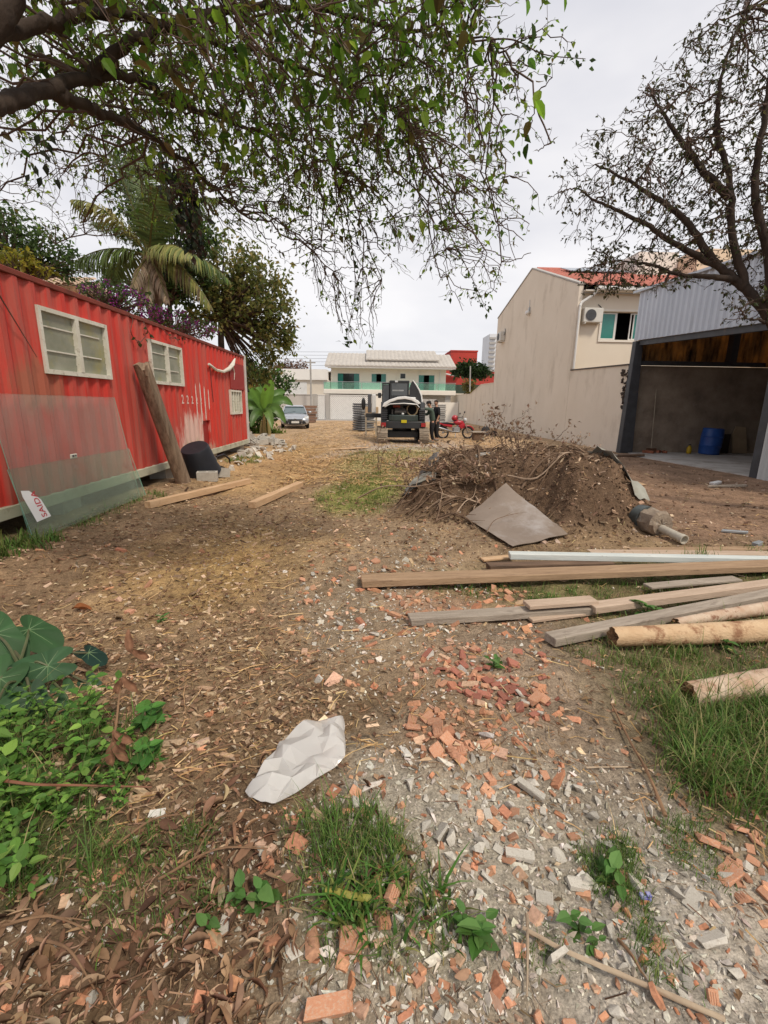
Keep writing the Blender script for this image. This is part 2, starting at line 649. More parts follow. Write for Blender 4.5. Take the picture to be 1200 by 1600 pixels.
gm = vc_mat('soil', rough=0.95, spec=0.12)
n, l = gm.node_tree.nodes, gm.node_tree.links
b = n['Principled BSDF']
att = [k for k in n if k.type == 'ATTRIBUTE'][0]
tco = n.new('ShaderNodeTexCoord')
last = att.outputs['Color']
for sc_, lo, hi in ((2.7, 0.78, 1.25), (22.0, 0.70, 1.32), (110.0, 0.62, 1.42)):
    tn = n.new('ShaderNodeTexNoise')
    tn.inputs['Scale'].default_value = sc_
    tn.inputs['Detail'].default_value = 6
    tn.inputs['Roughness'].default_value = 0.65
    l.new(tco.outputs['Object'], tn.inputs['Vector'])
    mr = n.new('ShaderNodeMapRange')
    mr.inputs[1].default_value, mr.inputs[2].default_value = 0.32, 0.68
    mr.inputs[3].default_value, mr.inputs[4].default_value = lo, hi
    l.new(tn.outputs['Fac'], mr.inputs[0])
    hs = n.new('ShaderNodeHueSaturation')
    l.new(mr.outputs[0], hs.inputs['Value'])
    l.new(last, hs.inputs['Color'])
    last = hs.outputs['Color']
l.new(last, b.inputs['Base Color'])
v1 = n.new('ShaderNodeTexVoronoi')
v1.inputs['Scale'].default_value = 48
l.new(tco.outputs['Object'], v1.inputs['Vector'])
t4 = n.new('ShaderNodeTexNoise')
t4.inputs['Scale'].default_value = 30
t4.inputs['Detail'].default_value = 9
t4.inputs['Roughness'].default_value = 0.72
l.new(tco.outputs['Object'], t4.inputs['Vector'])
ad = n.new('ShaderNodeMath')
ad.operation = 'MULTIPLY_ADD'
ad.inputs[1].default_value = -0.35
l.new(v1.outputs['Distance'], ad.inputs[0])
l.new(t4.outputs['Fac'], ad.inputs[2])
bp = n.new('ShaderNodeBump')
bp.inputs['Strength'].default_value = 0.8
bp.inputs['Distance'].default_value = 0.03
l.new(ad.outputs[0], bp.inputs['Height'])
l.new(bp.outputs['Normal'], b.inputs['Normal'])
ground = link('ground', np_mesh('ground', np.stack([fx, fy, gz], 1), GF, gm, tint, smooth=True))
tag(ground, kind='structure')

# ------------------------------------------------------------------ shared materials
M_TAUPE = pm('taupe_render', (0.72, 0.635, 0.53), (0.68, 0.595, 0.49), 0.8, 0.92, 0.10, 60, dirt=(0.40, 0.325, 0.245), dirt_scale=1.0, dirt_at=(0.52, 0.9), streak=(1.0, 1.0, 0.45))
M_CREAM = pm('cream_render', (0.74, 0.66, 0.545), (0.70, 0.62, 0.51), 0.9, 0.92, 0.08, 60, dirt=(0.48, 0.41, 0.33), dirt_scale=1.2, dirt_at=(0.6, 0.95), streak=(1.5, 1.5, 0.3))
M_WHITEWALL = pm('white_render', (0.78, 0.73, 0.65), (0.73, 0.68, 0.60), 0.6, 0.9, 0.06, 40, dirt=(0.5, 0.46, 0.40), dirt_scale=0.8, dirt_at=(0.6, 0.95), streak=(1, 1, 0.3))
M_GREYWALL = pm('grey_render', (0.42, 0.40, 0.37), (0.36, 0.34, 0.32), 0.7, 0.92, 0.1, 40, dirt=(0.22, 0.20, 0.18), dirt_scale=1.0, dirt_at=(0.55, 0.9), streak=(1.5, 1.5, 0.3))
M_COPING = pm('dark_coping', (0.12, 0.10, 0.09), None, 3, 0.9, 0.1)
M_WHITEPAINT = pm('white_paint', (0.74, 0.73, 0.70), (0.66, 0.65, 0.62), 3, 0.5, 0.03, 30)
M_OLDWHITE = pm('weathered_white', (0.66, 0.64, 0.56), (0.55, 0.52, 0.43), 4, 0.7, 0.15, 60, dirt=(0.25, 0.19, 0.12), dirt_scale=9, dirt_at=(0.56, 0.72))
M_DARKSTEEL = pm('dark_steel', (0.075, 0.078, 0.085), (0.055, 0.056, 0.06), 4, 0.55, 0.05, 50, metal=0.2, dirt=(0.16, 0.12, 0.09), dirt_scale=3, dirt_at=(0.58, 0.8))
M_BLACK = pm('black_plastic', (0.022, 0.022, 0.025), (0.016, 0.016, 0.018), 5, 0.5, 0.05, 30, spec=0.4)
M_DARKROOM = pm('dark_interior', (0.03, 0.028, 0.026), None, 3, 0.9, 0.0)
M_GREENGLASS = pm('green_glass', (0.03, 0.21, 0.175), (0.022, 0.16, 0.135), 1.5, 0.12, 0.0, spec=0.6)
M_DARKGLASS = pm('dark_glass', (0.022, 0.03, 0.032), (0.015, 0.02, 0.022), 1.5, 0.08, 0.0, spec=0.6)
M_CONCRETE = pm('concrete', (0.43, 0.41, 0.37), (0.33, 0.31, 0.28), 5, 0.95, 0.5, 60, dirt=(0.22, 0.18, 0.14), dirt_scale=4, dirt_at=(0.55, 0.8))
M_RUST = pm('rust', (0.16, 0.075, 0.04), (0.09, 0.045, 0.028), 10, 0.9, 0.3, 80)
M_STEELGREY = pm('galvanised', (0.40, 0.42, 0.43), (0.32, 0.34, 0.35), 4, 0.45, 0.05, 40, metal=0.5)

# ------------------------------------------------------------------ perimeter wall on the right
pw = thing('perimeter_wall', 'long taupe rendered boundary wall running from the dark steel column past the tall house', 'wall', (9.2, 16.6, 0))
obj('wall', MB().prism([(16.62, -0.2), (21.46, -0.2), (21.46, 3.22), (16.62, 3.07)], 'X', 9.1, 9.27), M_TAUPE, pw)
obj('coping', MB().prism([(16.60, 3.073), (21.44, 3.223), (21.44, 3.27), (16.60, 3.12)], 'X', 9.06, 9.31), M_COPING, pw)
obj('wall', MB().prism([(34.95, -0.2), (53.5, -0.2), (53.5, 2.72), (42.9, 2.6), (38.9, 3.28), (34.95, 3.24)], 'X', 9.1, 9.27), M_TAUPE, pw)
obj('coping', MB().prism([(34.97, 3.243), (38.9, 3.283), (42.9, 2.603), (53.5, 2.723), (53.5, 2.78), (42.9, 2.66), (38.92, 3.34), (34.97, 3.30)], 'X', 9.07, 9.30), M_TAUPE, pw)
# broken, blackened end of the wall beside the column
mb = MB()
rr_ = random.Random(3)
for i in range(46):
    zz = rr_.uniform(1.55, 3.0)
    yy = 16.58 + rr_.uniform(-0.03, 0.42) * (zz - 1.2) / 1.8
    s_ = rr_.uniform(0.05, 0.13)
    mb.box((9.09 + rr_.uniform(-0.02, 0.02), yy, zz), (s_ * 0.7, s_, s_ * 0.8), Euler((rr_.uniform(0, 3), rr_.uniform(0, 3), rr_.uniform(0, 3))).to_matrix())
obj('broken_edge', mb, pm('burnt_masonry', (0.10, 0.075, 0.06), (0.045, 0.035, 0.03), 12, 0.95, 0.5, 60), pw)

# ------------------------------------------------------------------ tall house on the right
nh = thing('house', 'tall taupe and cream house with red tiled roof and blank gable wall on the right', 'house', (9.1, 28, 0))
obj('gable_wall', MB().prism([(21.49, -0.2), (34.9, -0.2), (34.9, 7.74), (28.06, 9.2), (21.49, 6.85)], 'X', 9.1, 9.32), M_TAUPE, nh, bevel=0.02)
fw = MB()
# front wall with a real opening for the window (x 10.42..12.40, z 4.62..5.80)
for a, c_ in (((9.322, 21.75, -0.2), (10.42, 21.95, 6.62)), ((12.40, 21.75, -0.2), (17.0, 21.95, 6.62)),
              ((10.42, 21.75, -0.2), (12.40, 21.95, 4.62)), ((10.42, 21.75, 5.80), (12.40, 21.95, 6.62))):
    fw.span(a, c_)
obj('front_wall', fw, M_CREAM, nh)
obj('wall', MB().span((16.8, 21.96, -0.2), (17.0, 34.9, 7.0)).span((9.325, 34.7, -0.2), (16.79, 34.9, 7.5)), M_CREAM, nh)
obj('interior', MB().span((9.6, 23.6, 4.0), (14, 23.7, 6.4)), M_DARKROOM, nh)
# roof of wavy tiles
rows, V, F = 20, [], []
xs = np.linspace(9.36, 17.4, 8 * 26 + 1)
y0r, z0r, y1r, z1r = 21.25, 6.78, 28.06, 9.17
for r in range(rows):
    for e in (0, 1):
        t = (r + e * 1.04) / rows
        yy, zz = y0r + (y1r - y0r) * t, z0r + (z1r - z0r) * t + (0.055 if e == 0 else 0.0)
        for x in xs:
            V.append((x, yy, zz + 0.045 * math.sin(2 * PI * (x - 9.36) / 0.31)))
nxx = len(xs)
for r in range(2 * rows - 1):
    for k in range(nxx - 1):
        F.append((r * nxx + k, r * nxx + k + 1, (r + 1) * nxx + k + 1, (r + 1) * nxx + k))
M_REDTILE = pm('red_roof_tile', (0.52, 0.20, 0.155), (0.42, 0.15, 0.115), 5, 0.85, 0.15, 30, dirt=(0.30, 0.17, 0.14), dirt_scale=1.5, dirt_at=(0.55, 0.8))
roof = link('roof', np_mesh('roof', np.array(V), np.array(F), M_REDTILE, smooth=True), nh)
obj('roof_deck', MB().prism([(21.5, 6.62), (28.06, 8.98), (34.8, 7.52), (34.8, 7.42), (28.06, 8.84), (21.5, 6.5)], 'X', 9.33, 17.3), M_GREYWALL, nh)
obj('rear_roof', MB().prism([(28.06, 9.16), (35.1, 7.60), (35.1, 7.52), (28.06, 9.06)], 'X', 9.35, 17.35), M_REDTILE, nh)
obj('parapet_cap', MB().prism([(21.45, 6.853), (28.06, 9.205), (34.95, 7.745), (34.95, 7.80), (28.06, 9.27), (21.45, 6.92)], 'X', 9.07, 9.35), M_GREYWALL, nh)
obj('ridge_tile', MB().tube([(9.36, 28.06, 9.2), (17.4, 28.06, 9.2)], 0.11, 8), M_REDTILE, nh, smooth=0.9)
obj('gutter', MB().span((9.72, 21.12, 6.58), (17.3, 21.26, 6.73)), M_WHITEPAINT, nh, bevel=0.02)
obj('soffit', MB().span((9.33, 21.27, 6.56), (17.3, 21.745, 6.60)), M_WHITEWALL, nh)
obj('gutter_outlet', MB().tube([(9.80, 21.2, 6.6), (9.72, 21.3, 6.42), (9.28, 21.44, 6.12), (9.20, 21.40, 5.95)], 0.06, 8), M_WHITEPAINT, nh, smooth=0.9)
obj('downpipe', MB().tube([(9.20, 21.40, 6.0), (9.20, 21.40, 3.3)], 0.05, 8), M_WHITEPAINT, nh, smooth=0.9)
for k in range(3):
    obj('solar_panel', MB().box((10.9 + k * 1.05, 26.5, 8.80), (1.0, 1.65, 0.04), Matrix.Rotation(math.atan2(z1r - z0r, y1r - y0r), 3, 'X')), pm('solar_glass', (0.22, 0.26, 0.30), (0.19, 0.23, 0.27), 4, 0.2, 0.0, spec=0.7), nh)
w = obj('window', MB().span((10.32, 21.70, 4.52), (12.50, 21.745, 4.60)).span((10.32, 21.70, 5.82), (12.50, 21.745, 5.90)).span((10.32, 21.70, 4.603), (10.40, 21.745, 5.817)).span((12.42, 21.70, 4.603), (12.50, 21.745, 5.817)), M_WHITEWALL, nh)
for x0, x1, yy in ((10.44, 11.10, 21.84), (11.02, 11.16, 21.86), (11.78, 12.0, 21.86), (11.92, 12.38, 21.84)):
    obj('sash', MB().span((x0, yy, 4.64), (x0 + 0.045, yy + 0.035, 5.78)).span((x1 - 0.045, yy, 4.64), (x1, yy + 0.035, 5.78)).span((x0 + 0.046, yy, 4.64), (x1 - 0.046, yy + 0.035, 4.69)).span((x0 + 0.046, yy, 5.73), (x1 - 0.046, yy + 0.035, 5.78)), M_WHITEPAINT, w)
    if x1 - x0 > 0.3:
        obj('pane', MB().span((x0 + 0.047, yy + 0.012, 4.692), (x1 - 0.047, yy + 0.022, 5.728)), M_GREENGLASS, w)

M_ACWHITE = pm('ac_casing', (0.62, 0.60, 0.55), (0.56, 0.54, 0.49), 4, 0.5, 0.03, 30)


def aircon(label, M):
    t = thing('air_conditioner', label, 'air conditioner', M.to_translation(), 0, None)
    def P(m, *a, **k):
        return obj(*([a[0], m.move(M)] + list(a[1:])), **k)
    P(MB().box((0, -0.17, 0), (0.86, 0.32, 0.60)), 'casing', M_ACWHITE, t, bevel=0.02)
    rings = MB()
    for rr in (0.06, 0.11, 0.16, 0.21):
        pts = [(-0.12 + rr * math.cos(a), -0.345, rr * math.sin(a)) for a in np.linspace(0, 2 * PI, 25)]
        rings.tube(pts, 0.006, 5)
    for a in np.linspace(0, PI, 5)[:-1]:
        rings.tube([(-0.12 + 0.22 * math.cos(a), -0.343, 0.22 * math.sin(a)), (-0.12 - 0.22 * math.cos(a), -0.343, -0.22 * math.sin(a))], 0.005, 5)
    P(rings, 'fan_grille', M_ACWHITE, t)
    P(MB().lathe([(0.0, 0), (0.235, 0), (0.235, 0.012), (0.0, 0.012)], (0, 0, 0), 24, M=Matrix.Translation((-0.12, -0.343, 0)) @ Matrix.Rotation(PI / 2, 4, 'X')), 'fan', M_DARKSTEEL, t)
    P(MB().span((-0.36, -0.33, -0.36), (-0.32, 0, -0.305)).span((0.32, -0.33, -0.36), (0.36, 0, -0.305)), 'bracket', M_WHITEPAINT, t)
    P(MB().tube([(0.40, -0.1, 0.05), (0.50, -0.06, 0.12), (0.52, -0.03, 0.30), (0.40, -0.02, 0.42), (0.30, -0.01, 0.50)], 0.018, 6), 'hose', M_BLACK, t, smooth=0.9)
    return t


aircon('white air conditioner unit beside the green window of the tall house', Matrix.Translation((9.86, 21.745, 5.60)))
aircon('small white air conditioner unit high on the blank gable wall near its far corner', Matrix.Translation((9.098, 33.1, 6.25)) @ Matrix.Rotation(-PI / 2, 4, 'Z'))
t = thing('wall_lamp', 'small white security lamp on the blank taupe gable wall', 'lamp', (9.1, 27.9, 6.8))
obj('bracket', MB().span((9.02, 27.85, 6.95), (9.098, 27.95, 7.15)).tube([(9.06, 27.9, 7.15), (9.05, 27.9, 7.55)], 0.015, 6), M_STEELGREY, t)
obj('lamp_head', MB().ell((8.96, 27.9, 6.85), (0.13, 0.18, 0.14)), M_WHITEPAINT, t, smooth=1.5)

# ------------------------------------------------------------------ open shed on the right
def corr(y_or_x0, y_or_x1, pitch, amp, flat=True):
    """2-D corrugation profile (u, depth)"""
    pts, u = [], y_or_x0
    while u < y_or_x1 - 1e-6:
        for du, dd in ((0, 0), (0.28, 0), (0.5, 1), (0.78, 1)):
            uu = u + du * pitch
            if uu <= y_or_x1:
                pts.append((uu, dd * amp))
        u += pitch
    pts.append((y_or_x1, 0))
    return pts


M_FASCIA = pm('blue_grey_sheet', (0.52, 0.56, 0.62), (0.47, 0.51, 0.57), 0.9, 0.45, 0.04, 20, metal=0.15, dirt=(0.27, 0.29, 0.31), dirt_scale=1.4, dirt_at=(0.55, 0.85), streak=(2.5, 2.5, 0.3))
M_SHEETWHITE = pm('pale_sheet', (0.58, 0.60, 0.60), (0.50, 0.52, 0.52), 0.9, 0.45, 0.04, 20, metal=0.15, dirt=(0.3, 0.28, 0.25), dirt_scale=1.4, dirt_at=(0.6, 0.85), streak=(2.5, 2.5, 0.3))
M_TRANSL = pm('old_fibre_sheet', (0.62, 0.38, 0.15), (0.28, 0.18, 0.09), 1.3, 0.6, 0.1, 30, trans=0.55, dirt=(0.07, 0.05, 0.035), dirt_scale=1.2, dirt_at=(0.45, 0.62), streak=(3, 3, 0.6))
M_SOOTWALL = pm('sooty_masonry', (0.36, 0.29, 0.22), (0.19, 0.145, 0.11), 1.2, 0.95, 0.5, 14, dirt=(0.32, 0.28, 0.23), dirt_scale=2.5, dirt_at=(0.58, 0.75))
shed = thing('shed', 'open workshop shed with blue grey corrugated fascia and dark interior on the right', 'shed', (9.2, 16.4, 0))


def fascia_panel(ya, yb):
    prof = corr(ya, yb, 0.25, 0.045)
    zb = lambda y: 3.88 - (16.55 - y) * 0.055
    zt = lambda y: 5.47 - (16.55 - y) * 0.055
    m = MB()
    k = len(prof)
    vs = [(9.16 - d, y, zb(y)) for y, d in prof] + [(9.16 - d, y, zt(y)) for y, d in prof] + \
         [(9.20, y, zb(y)) for y, d in prof] + [(9.20, y, zt(y)) for y, d in prof]
    fs = []
    for i in range(k - 1):
        fs += [(i, i + 1, k + i + 1, k + i), (2 * k + i, 3 * k + i, 3 * k + i + 1, 2 * k + i + 1),
               (k + i, k + i + 1, 3 * k + i + 1, 3 * k + i), (i, 2 * k + i, 2 * k + i + 1, i + 1)]
    fs += [(0, k, 3 * k, 2 * k), (k - 1, 3 * k - 1, 4 * k - 1, 2 * k - 1)]
    m.add(vs, fs)
    return obj('fascia_panel', m, M_FASCIA, shed)


for k in range(10):
    fascia_panel(16.55 - (k + 1) * 1.0 + 0.004, 16.55 - k * 1.0)
obj('roof', MB().prism([(16.8, 5.52), (6.3, 4.94), (6.3, 4.88), (16.8, 5.45)], 'X', 9.03, 17.0), M_FASCIA, shed)
cm = MB()
cm.add([(9.02, 16.30, -0.1), (9.50, 16.30, -0.1), (9.50, 16.58, -0.1), (9.02, 16.58, -0.1),
        (9.10, 16.33, 3.85), (9.36, 16.33, 3.85), (9.36, 16.56, 3.85), (9.10, 16.56, 3.85)],
       [(0, 1, 2, 3), (4, 5, 6, 7), (0, 1, 5, 4), (1, 2, 6, 5), (2, 3, 7, 6), (3, 0, 4, 7)])
obj('column', cm, M_DARKSTEEL, shed, bevel=0.012)
obj('lintel', MB().prism([(16.3, 3.70), (6.4, 3.16), (6.4, 3.32), (16.3, 3.86)], 'X', 9.205, 9.36), M_DARKSTEEL, shed)
obj('column', MB().span((9.2, 10.50, -0.1), (9.4, 10.72, 3.48)), M_DARKSTEEL, shed)
obj('back_wall', MB().span((9.37, 16.60, -0.1), (17.0, 16.80, 3.06)), M_SOOTWALL, shed)
obj('beam', MB().span((9.37, 16.42, 3.07), (13.9, 16.6, 3.21)), M_DARKSTEEL, shed)
obj('post', MB().span((12.56, 16.38, 3.18), (12.80, 16.62, 4.95)), M_DARKSTEEL, shed)
for x0 in np.arange(9.40, 16.9, 0.84):
    prof = corr(x0, x0 + 0.835, 0.209, 0.04)
    k = len(prof)
    zlo = 3.20 if x0 < 13.0 else 3.075
    obj('wall_sheet', MB().prism([(x, 16.70 - d) for x, d in prof] + [(prof[-1][0], 16.72), (prof[0][0], 16.72)], 'Z', zlo, 5.42), M_TRANSL, shed)
obj('side_wall', MB().span((16.9, 6.5, -0.1), (17.1, 16.59, 5.0)), M_SOOTWALL, shed)
obj('side_wall', MB().span((9.45, 6.4, -0.1), (17.0, 6.52, 4.85)), M_SOOTWALL, shed)
for k in range(4):
    ya, yb = 10.48 - (k + 1) * 1.02, 10.48 - k * 1.02 - 0.004
    prof = corr(ya, yb, 0.17, 0.03)
    obj('sheet_panel', MB().prism([(9.19 - d, y) for y, d in prof] + [(9.21, yb), (9.21, ya)], 'Z', -0.02, 3.5 - (16.55 - ya) * 0.0), M_SHEETWHITE, shed)
floor = obj('concrete_floor', MB().prism([(8.95, 14.9), (9.4, 16.59), (16.9, 16.59), (16.9, 6.53), (9.3, 6.53), (9.25, 11.0)], 'Z', -0.1, 0.022), pm('pale_slab', (0.50, 0.47, 0.44), (0.36, 0.33, 0.30), 0.9, 0.9, 0.3, 30, dirt=(0.22, 0.17, 0.13), dirt_scale=1.6, dirt_at=(0.5, 0.72)))
tag(floor, kind='structure')

# things standing in the shed
t = thing('barrel', 'blue plastic drum standing at the sooty back wall inside the shed', 'barrel', (12.1, 16.0, 0.02))
M_BLUE = pm('blue_plastic', (0.02, 0.085, 0.32), (0.016, 0.065, 0.26), 3, 0.4, 0.03, 20, spec=0.5)
Mb = Matrix.Translation((12.1, 16.02, 0.02)) @ Matrix.Rotation(math.radians(3), 4, 'Y')
obj('drum', MB().lathe([(0.30, 0), (0.325, 0.03), (0.335, 0.28), (0.35, 0.30), (0.335, 0.32), (0.34, 0.60), (0.355, 0.62), (0.34, 0.64), (0.32, 0.88), (0.29, 0.92), (0.0, 0.92)], n=24, M=Mb), M_BLUE, t, smooth=0.6)
obj('rim', MB().tube([Mb @ Vector((0.31 * math.cos(a), 0.31 * math.sin(a), 0.90)) for a in np.linspace(0, 2 * PI, 25)], 0.018, 6), M_BLUE, t, smooth=1)
t = obj('board', MB().prism([(13.25, 0.03), (13.80, 0.03), (13.72, 0.98), (13.35, 1.02), (13.22, 0.7)], 'Y', -0.015, 0.015).move(Matrix.Translation((0, 16.36, 0)) @ Matrix.Rotation(math.radians(-11), 4, 'X')), pm('old_plywood', (0.40, 0.30, 0.19), (0.30, 0.22, 0.14), 3, 0.9, 0.2, 30))
tag(t, 'tan plywood offcut leaning on the back wall to the right of the blue drum', 'board')
t = obj('board', MB().span((12.62, 16.42, 0.025), (13.12, 16.45, 0.72)), pm('dark_board', (0.06, 0.045, 0.035), None, 4, 0.9, 0.2))
tag(t, 'dark board standing between the blue drum and the tan offcut', 'board')
t = thing('broom', 'thin broom with pale handle leaning on the sooty back wall beside the column', 'broom', (10.2, 16.3, 0.03))
obj('handle', MB().tube([(10.22, 16.40, 0.18), (10.20, 16.57, 2.25)], 0.016, 6), pm('pale_handle', (0.42, 0.36, 0.27), None, 5, 0.7, 0.1), t)
obj('brush', MB().box((10.22, 16.38, 0.10), (0.34, 0.09, 0.16)), M_RUST, t, bevel=0.01)
for k, (bx, by) in enumerate(((9.95, 16.25), (10.45, 16.3), (10.62, 16.22), (10.05, 16.12))):
    t = obj('brick', MB().box((bx, by, 0.07), (0.22, 0.1, 0.09), Matrix.Rotation(k * 0.7, 3, 'Z')), pm('red_brick', (0.34, 0.13, 0.075), (0.24, 0.09, 0.055), 9, 0.95, 0.4, 50), bevel=0.006)
    tag(t, ('leftmost red brick at the foot of the broom', 'red brick just right of the broom brush', 'rightmost red brick at the foot of the broom', 'red brick lying in front of the broom brush')[k], 'brick', 'bricks at the foot of the broom')
t = thing('bottle', 'yellow plastic bottle on the shed floor left of the blue drum', 'bottle', (11.5, 16.2, 0.02))
obj('body', MB().lathe([(0.07, 0), (0.08, 0.02), (0.08, 0.2), (0.035, 0.27), (0.03, 0.29)], (11.5, 16.2, 0.023), 12), pm('yellow_plastic', (0.55, 0.36, 0.02), None, 3, 0.4, 0.0), t, smooth=0.6)
obj('cap', MB().lathe([(0.038, 0), (0.038, 0.04), (0.0, 0.045)], (11.5, 16.2, 0.315), 10), M_BLACK, t)

# ------------------------------------------------------------------ white house across the street
M_GREYTILE = pm('grey_roof_tile', (0.47, 0.44, 0.40), (0.40, 0.37, 0.33), 2, 0.9, 0.1, 20, dirt=(0.25, 0.23, 0.21), dirt_scale=1.2, dirt_at=(0.55, 0.85), streak=(2, 0.6, 0.6))
M_BALGLASS = glass_mat('balcony_glass', (0.66, 0.92, 0.84), 0.16, 0.04, haze=(0.48, 0.72, 0.62))
fh = thing('house', 'white two storey house with grey tiled roof and green glass balcony across the street', 'house', (1.5, 50, 0))
obj('lower_wall', MB().span((-4.7, 50.6, -0.1), (8.0, 56, 2.6)), M_WHITEWALL, fh)
uw = MB()
holes = [(-3.66, -1.24, 3.12, 4.83), (-0.03, 1.62, 3.82, 4.83), (3.05, 3.70, 4.30, 4.90), (5.02, 6.83, 3.12, 4.78)]
cuts = sorted(set([-4.3, 8.0] + [v for h_ in holes for v in h_[:2]]))
for xa, xb in zip(cuts[:-1], cuts[1:]):
    hh = [h_ for h_ in holes if h_[0] <= xa + 1e-6 and h_[1] >= xb - 1e-6]
    if hh:
        if hh[0][2] > 3.12:
            uw.span((xa, 50.7, 3.105), (xb, 50.9, hh[0][2]))
        uw.span((xa, 50.7, hh[0][3]), (xb, 50.9, 5.5))
    else:
        uw.span((xa, 50.7, 3.105), (xb, 50.9, 5.5))
uw.span((-4.3, 50.92, 3.105), (-4.1, 56, 5.5)).span((7.8, 50.92, 3.105), (8.0, 56, 5.5)).span((-4.09, 55.8, 3.105), (7.79, 56, 5.5))
obj('upper_wall', uw, M_WHITEWALL, fh)
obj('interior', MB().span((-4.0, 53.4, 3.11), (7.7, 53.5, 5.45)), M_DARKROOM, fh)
obj('balcony_slab', MB().span((-5.0, 49.3, 2.62), (8.9, 50.695, 3.10)).span((-4.6, 50.3, 2.45), (8.0, 50.59, 2.615)), M_WHITEWALL, fh, bevel=0.03)
for k in range(7):
    xa = -4.95 + k * 1.98
    obj('balcony_glass', MB().span((xa, 49.40, 3.105), (xa + 1.92, 49.42, 3.80)), M_BALGLASS, fh)
    obj('balcony_post', MB().span((xa - 0.045, 49.39, 3.104), (xa - 0.005, 49.43, 3.84)), M_STEELGREY, fh)
obj('handrail', MB().span((-5.0, 49.38, 3.845), (8.9, 49.44, 3.89)), M_STEELGREY, fh)
for (xa, xb, za, zb), lv in zip(holes, (4, 3, 1, 3)):
    wn = obj('window', MB().span((xa, 50.72, za), (xa + 0.06, 50.80, zb)).span((xb - 0.06, 50.72, za), (xb, 50.80, zb)).span((xa + 0.062, 50.72, zb - 0.06), (xb - 0.062, 50.80, zb)).span((xa + 0.062, 50.72, za), (xb - 0.062, 50.80, za + 0.05)), M_WHITEPAINT, fh)
    wd = (xb - xa - 0.13) / max(lv, 1)
    for k in range(lv):
        dark = (lv == 4 and k in (1, 2)) or (lv == 3 and k == 1) or lv == 1
        if dark and lv == 3:
            continue
        obj('pane', MB().span((xa + 0.065 + k * wd + 0.01, 50.75 + 0.02 * (k % 2), za + 0.055), (xa + 0.065 + (k + 1) * wd - 0.01, 50.765 + 0.02 * (k % 2), zb - 0.065)), M_DARKGLASS if dark else M_GREENGLASS, wn)
def tile_roof(name, xa, xb, ya, za, yb, zb, pitch=0.42, par=fh, thick=0.10):
    m_ = MB()
    n_ = int((xb - xa) / pitch)
    prof = []
    for k in range(n_ * 4 + 1):
        x = xa + (xb - xa) * k / (n_ * 4)
        prof.append((x, 0.05 * abs(math.sin(PI * (x - xa) / ((xb - xa) / n_)))))
    k = len(prof)
    vs = [(x, ya, za + d) for x, d in prof] + [(x, yb, zb + d) for x, d in prof] + [(x, ya, za - thick) for x, d in prof] + [(x, yb, zb - thick) for x, d in prof]
    fs = []
    for i in range(k - 1):
        fs += [(i, i + 1, k + i + 1, k + i), (2 * k + i, 3 * k + i, 3 * k + i + 1, 2 * k + i + 1), (i, 2 * k + i, 2 * k + i + 1, i + 1), (k + i, k + i + 1, 3 * k + i + 1, 3 * k + i)]
    fs += [(0, k, 3 * k, 2 * k), (k - 1, 3 * k - 1, 4 * k - 1, 2 * k - 1)]
    m_.add(vs, fs)
    return obj(name, m_, M_GREYTILE, par)
tile_roof('roof', -4.85, 8.85, 49.4, 5.50, 54.0, 7.15)
tile_roof('rear_roof', -4.85, 8.85, 54.02, 7.15, 57.5, 5.6)
tile_roof('raised_roof', -0.6, 7.2, 50.6, 6.25, 54.3, 7.55)
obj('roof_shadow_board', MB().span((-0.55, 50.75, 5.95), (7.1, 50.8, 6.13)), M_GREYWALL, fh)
obj('fascia_board', MB().span((-4.8, 49.45, 5.28), (8.8, 49.55, 5.39)).span((-4.6, 49.56, 5.28), (8.6, 50.69, 5.32)), M_WHITEPAINT, fh)
obj('downpipe', MB().tube([(7.35, 50.62, 5.28), (7.35, 50.62, 3.11)], 0.05, 6), M_WHITEPAINT, fh)
obj('gable_side', MB().prism([(50.92, 5.5), (56, 5.5), (56, 6.2), (54, 7.05), (50.92, 5.9)], 'X', -4.28, -4.12).prism([(50.92, 5.5), (56, 5.5), (56, 6.2), (54, 7.05), (50.92, 5.9)], 'X', 7.82, 7.98), M_WHITEWALL, fh)

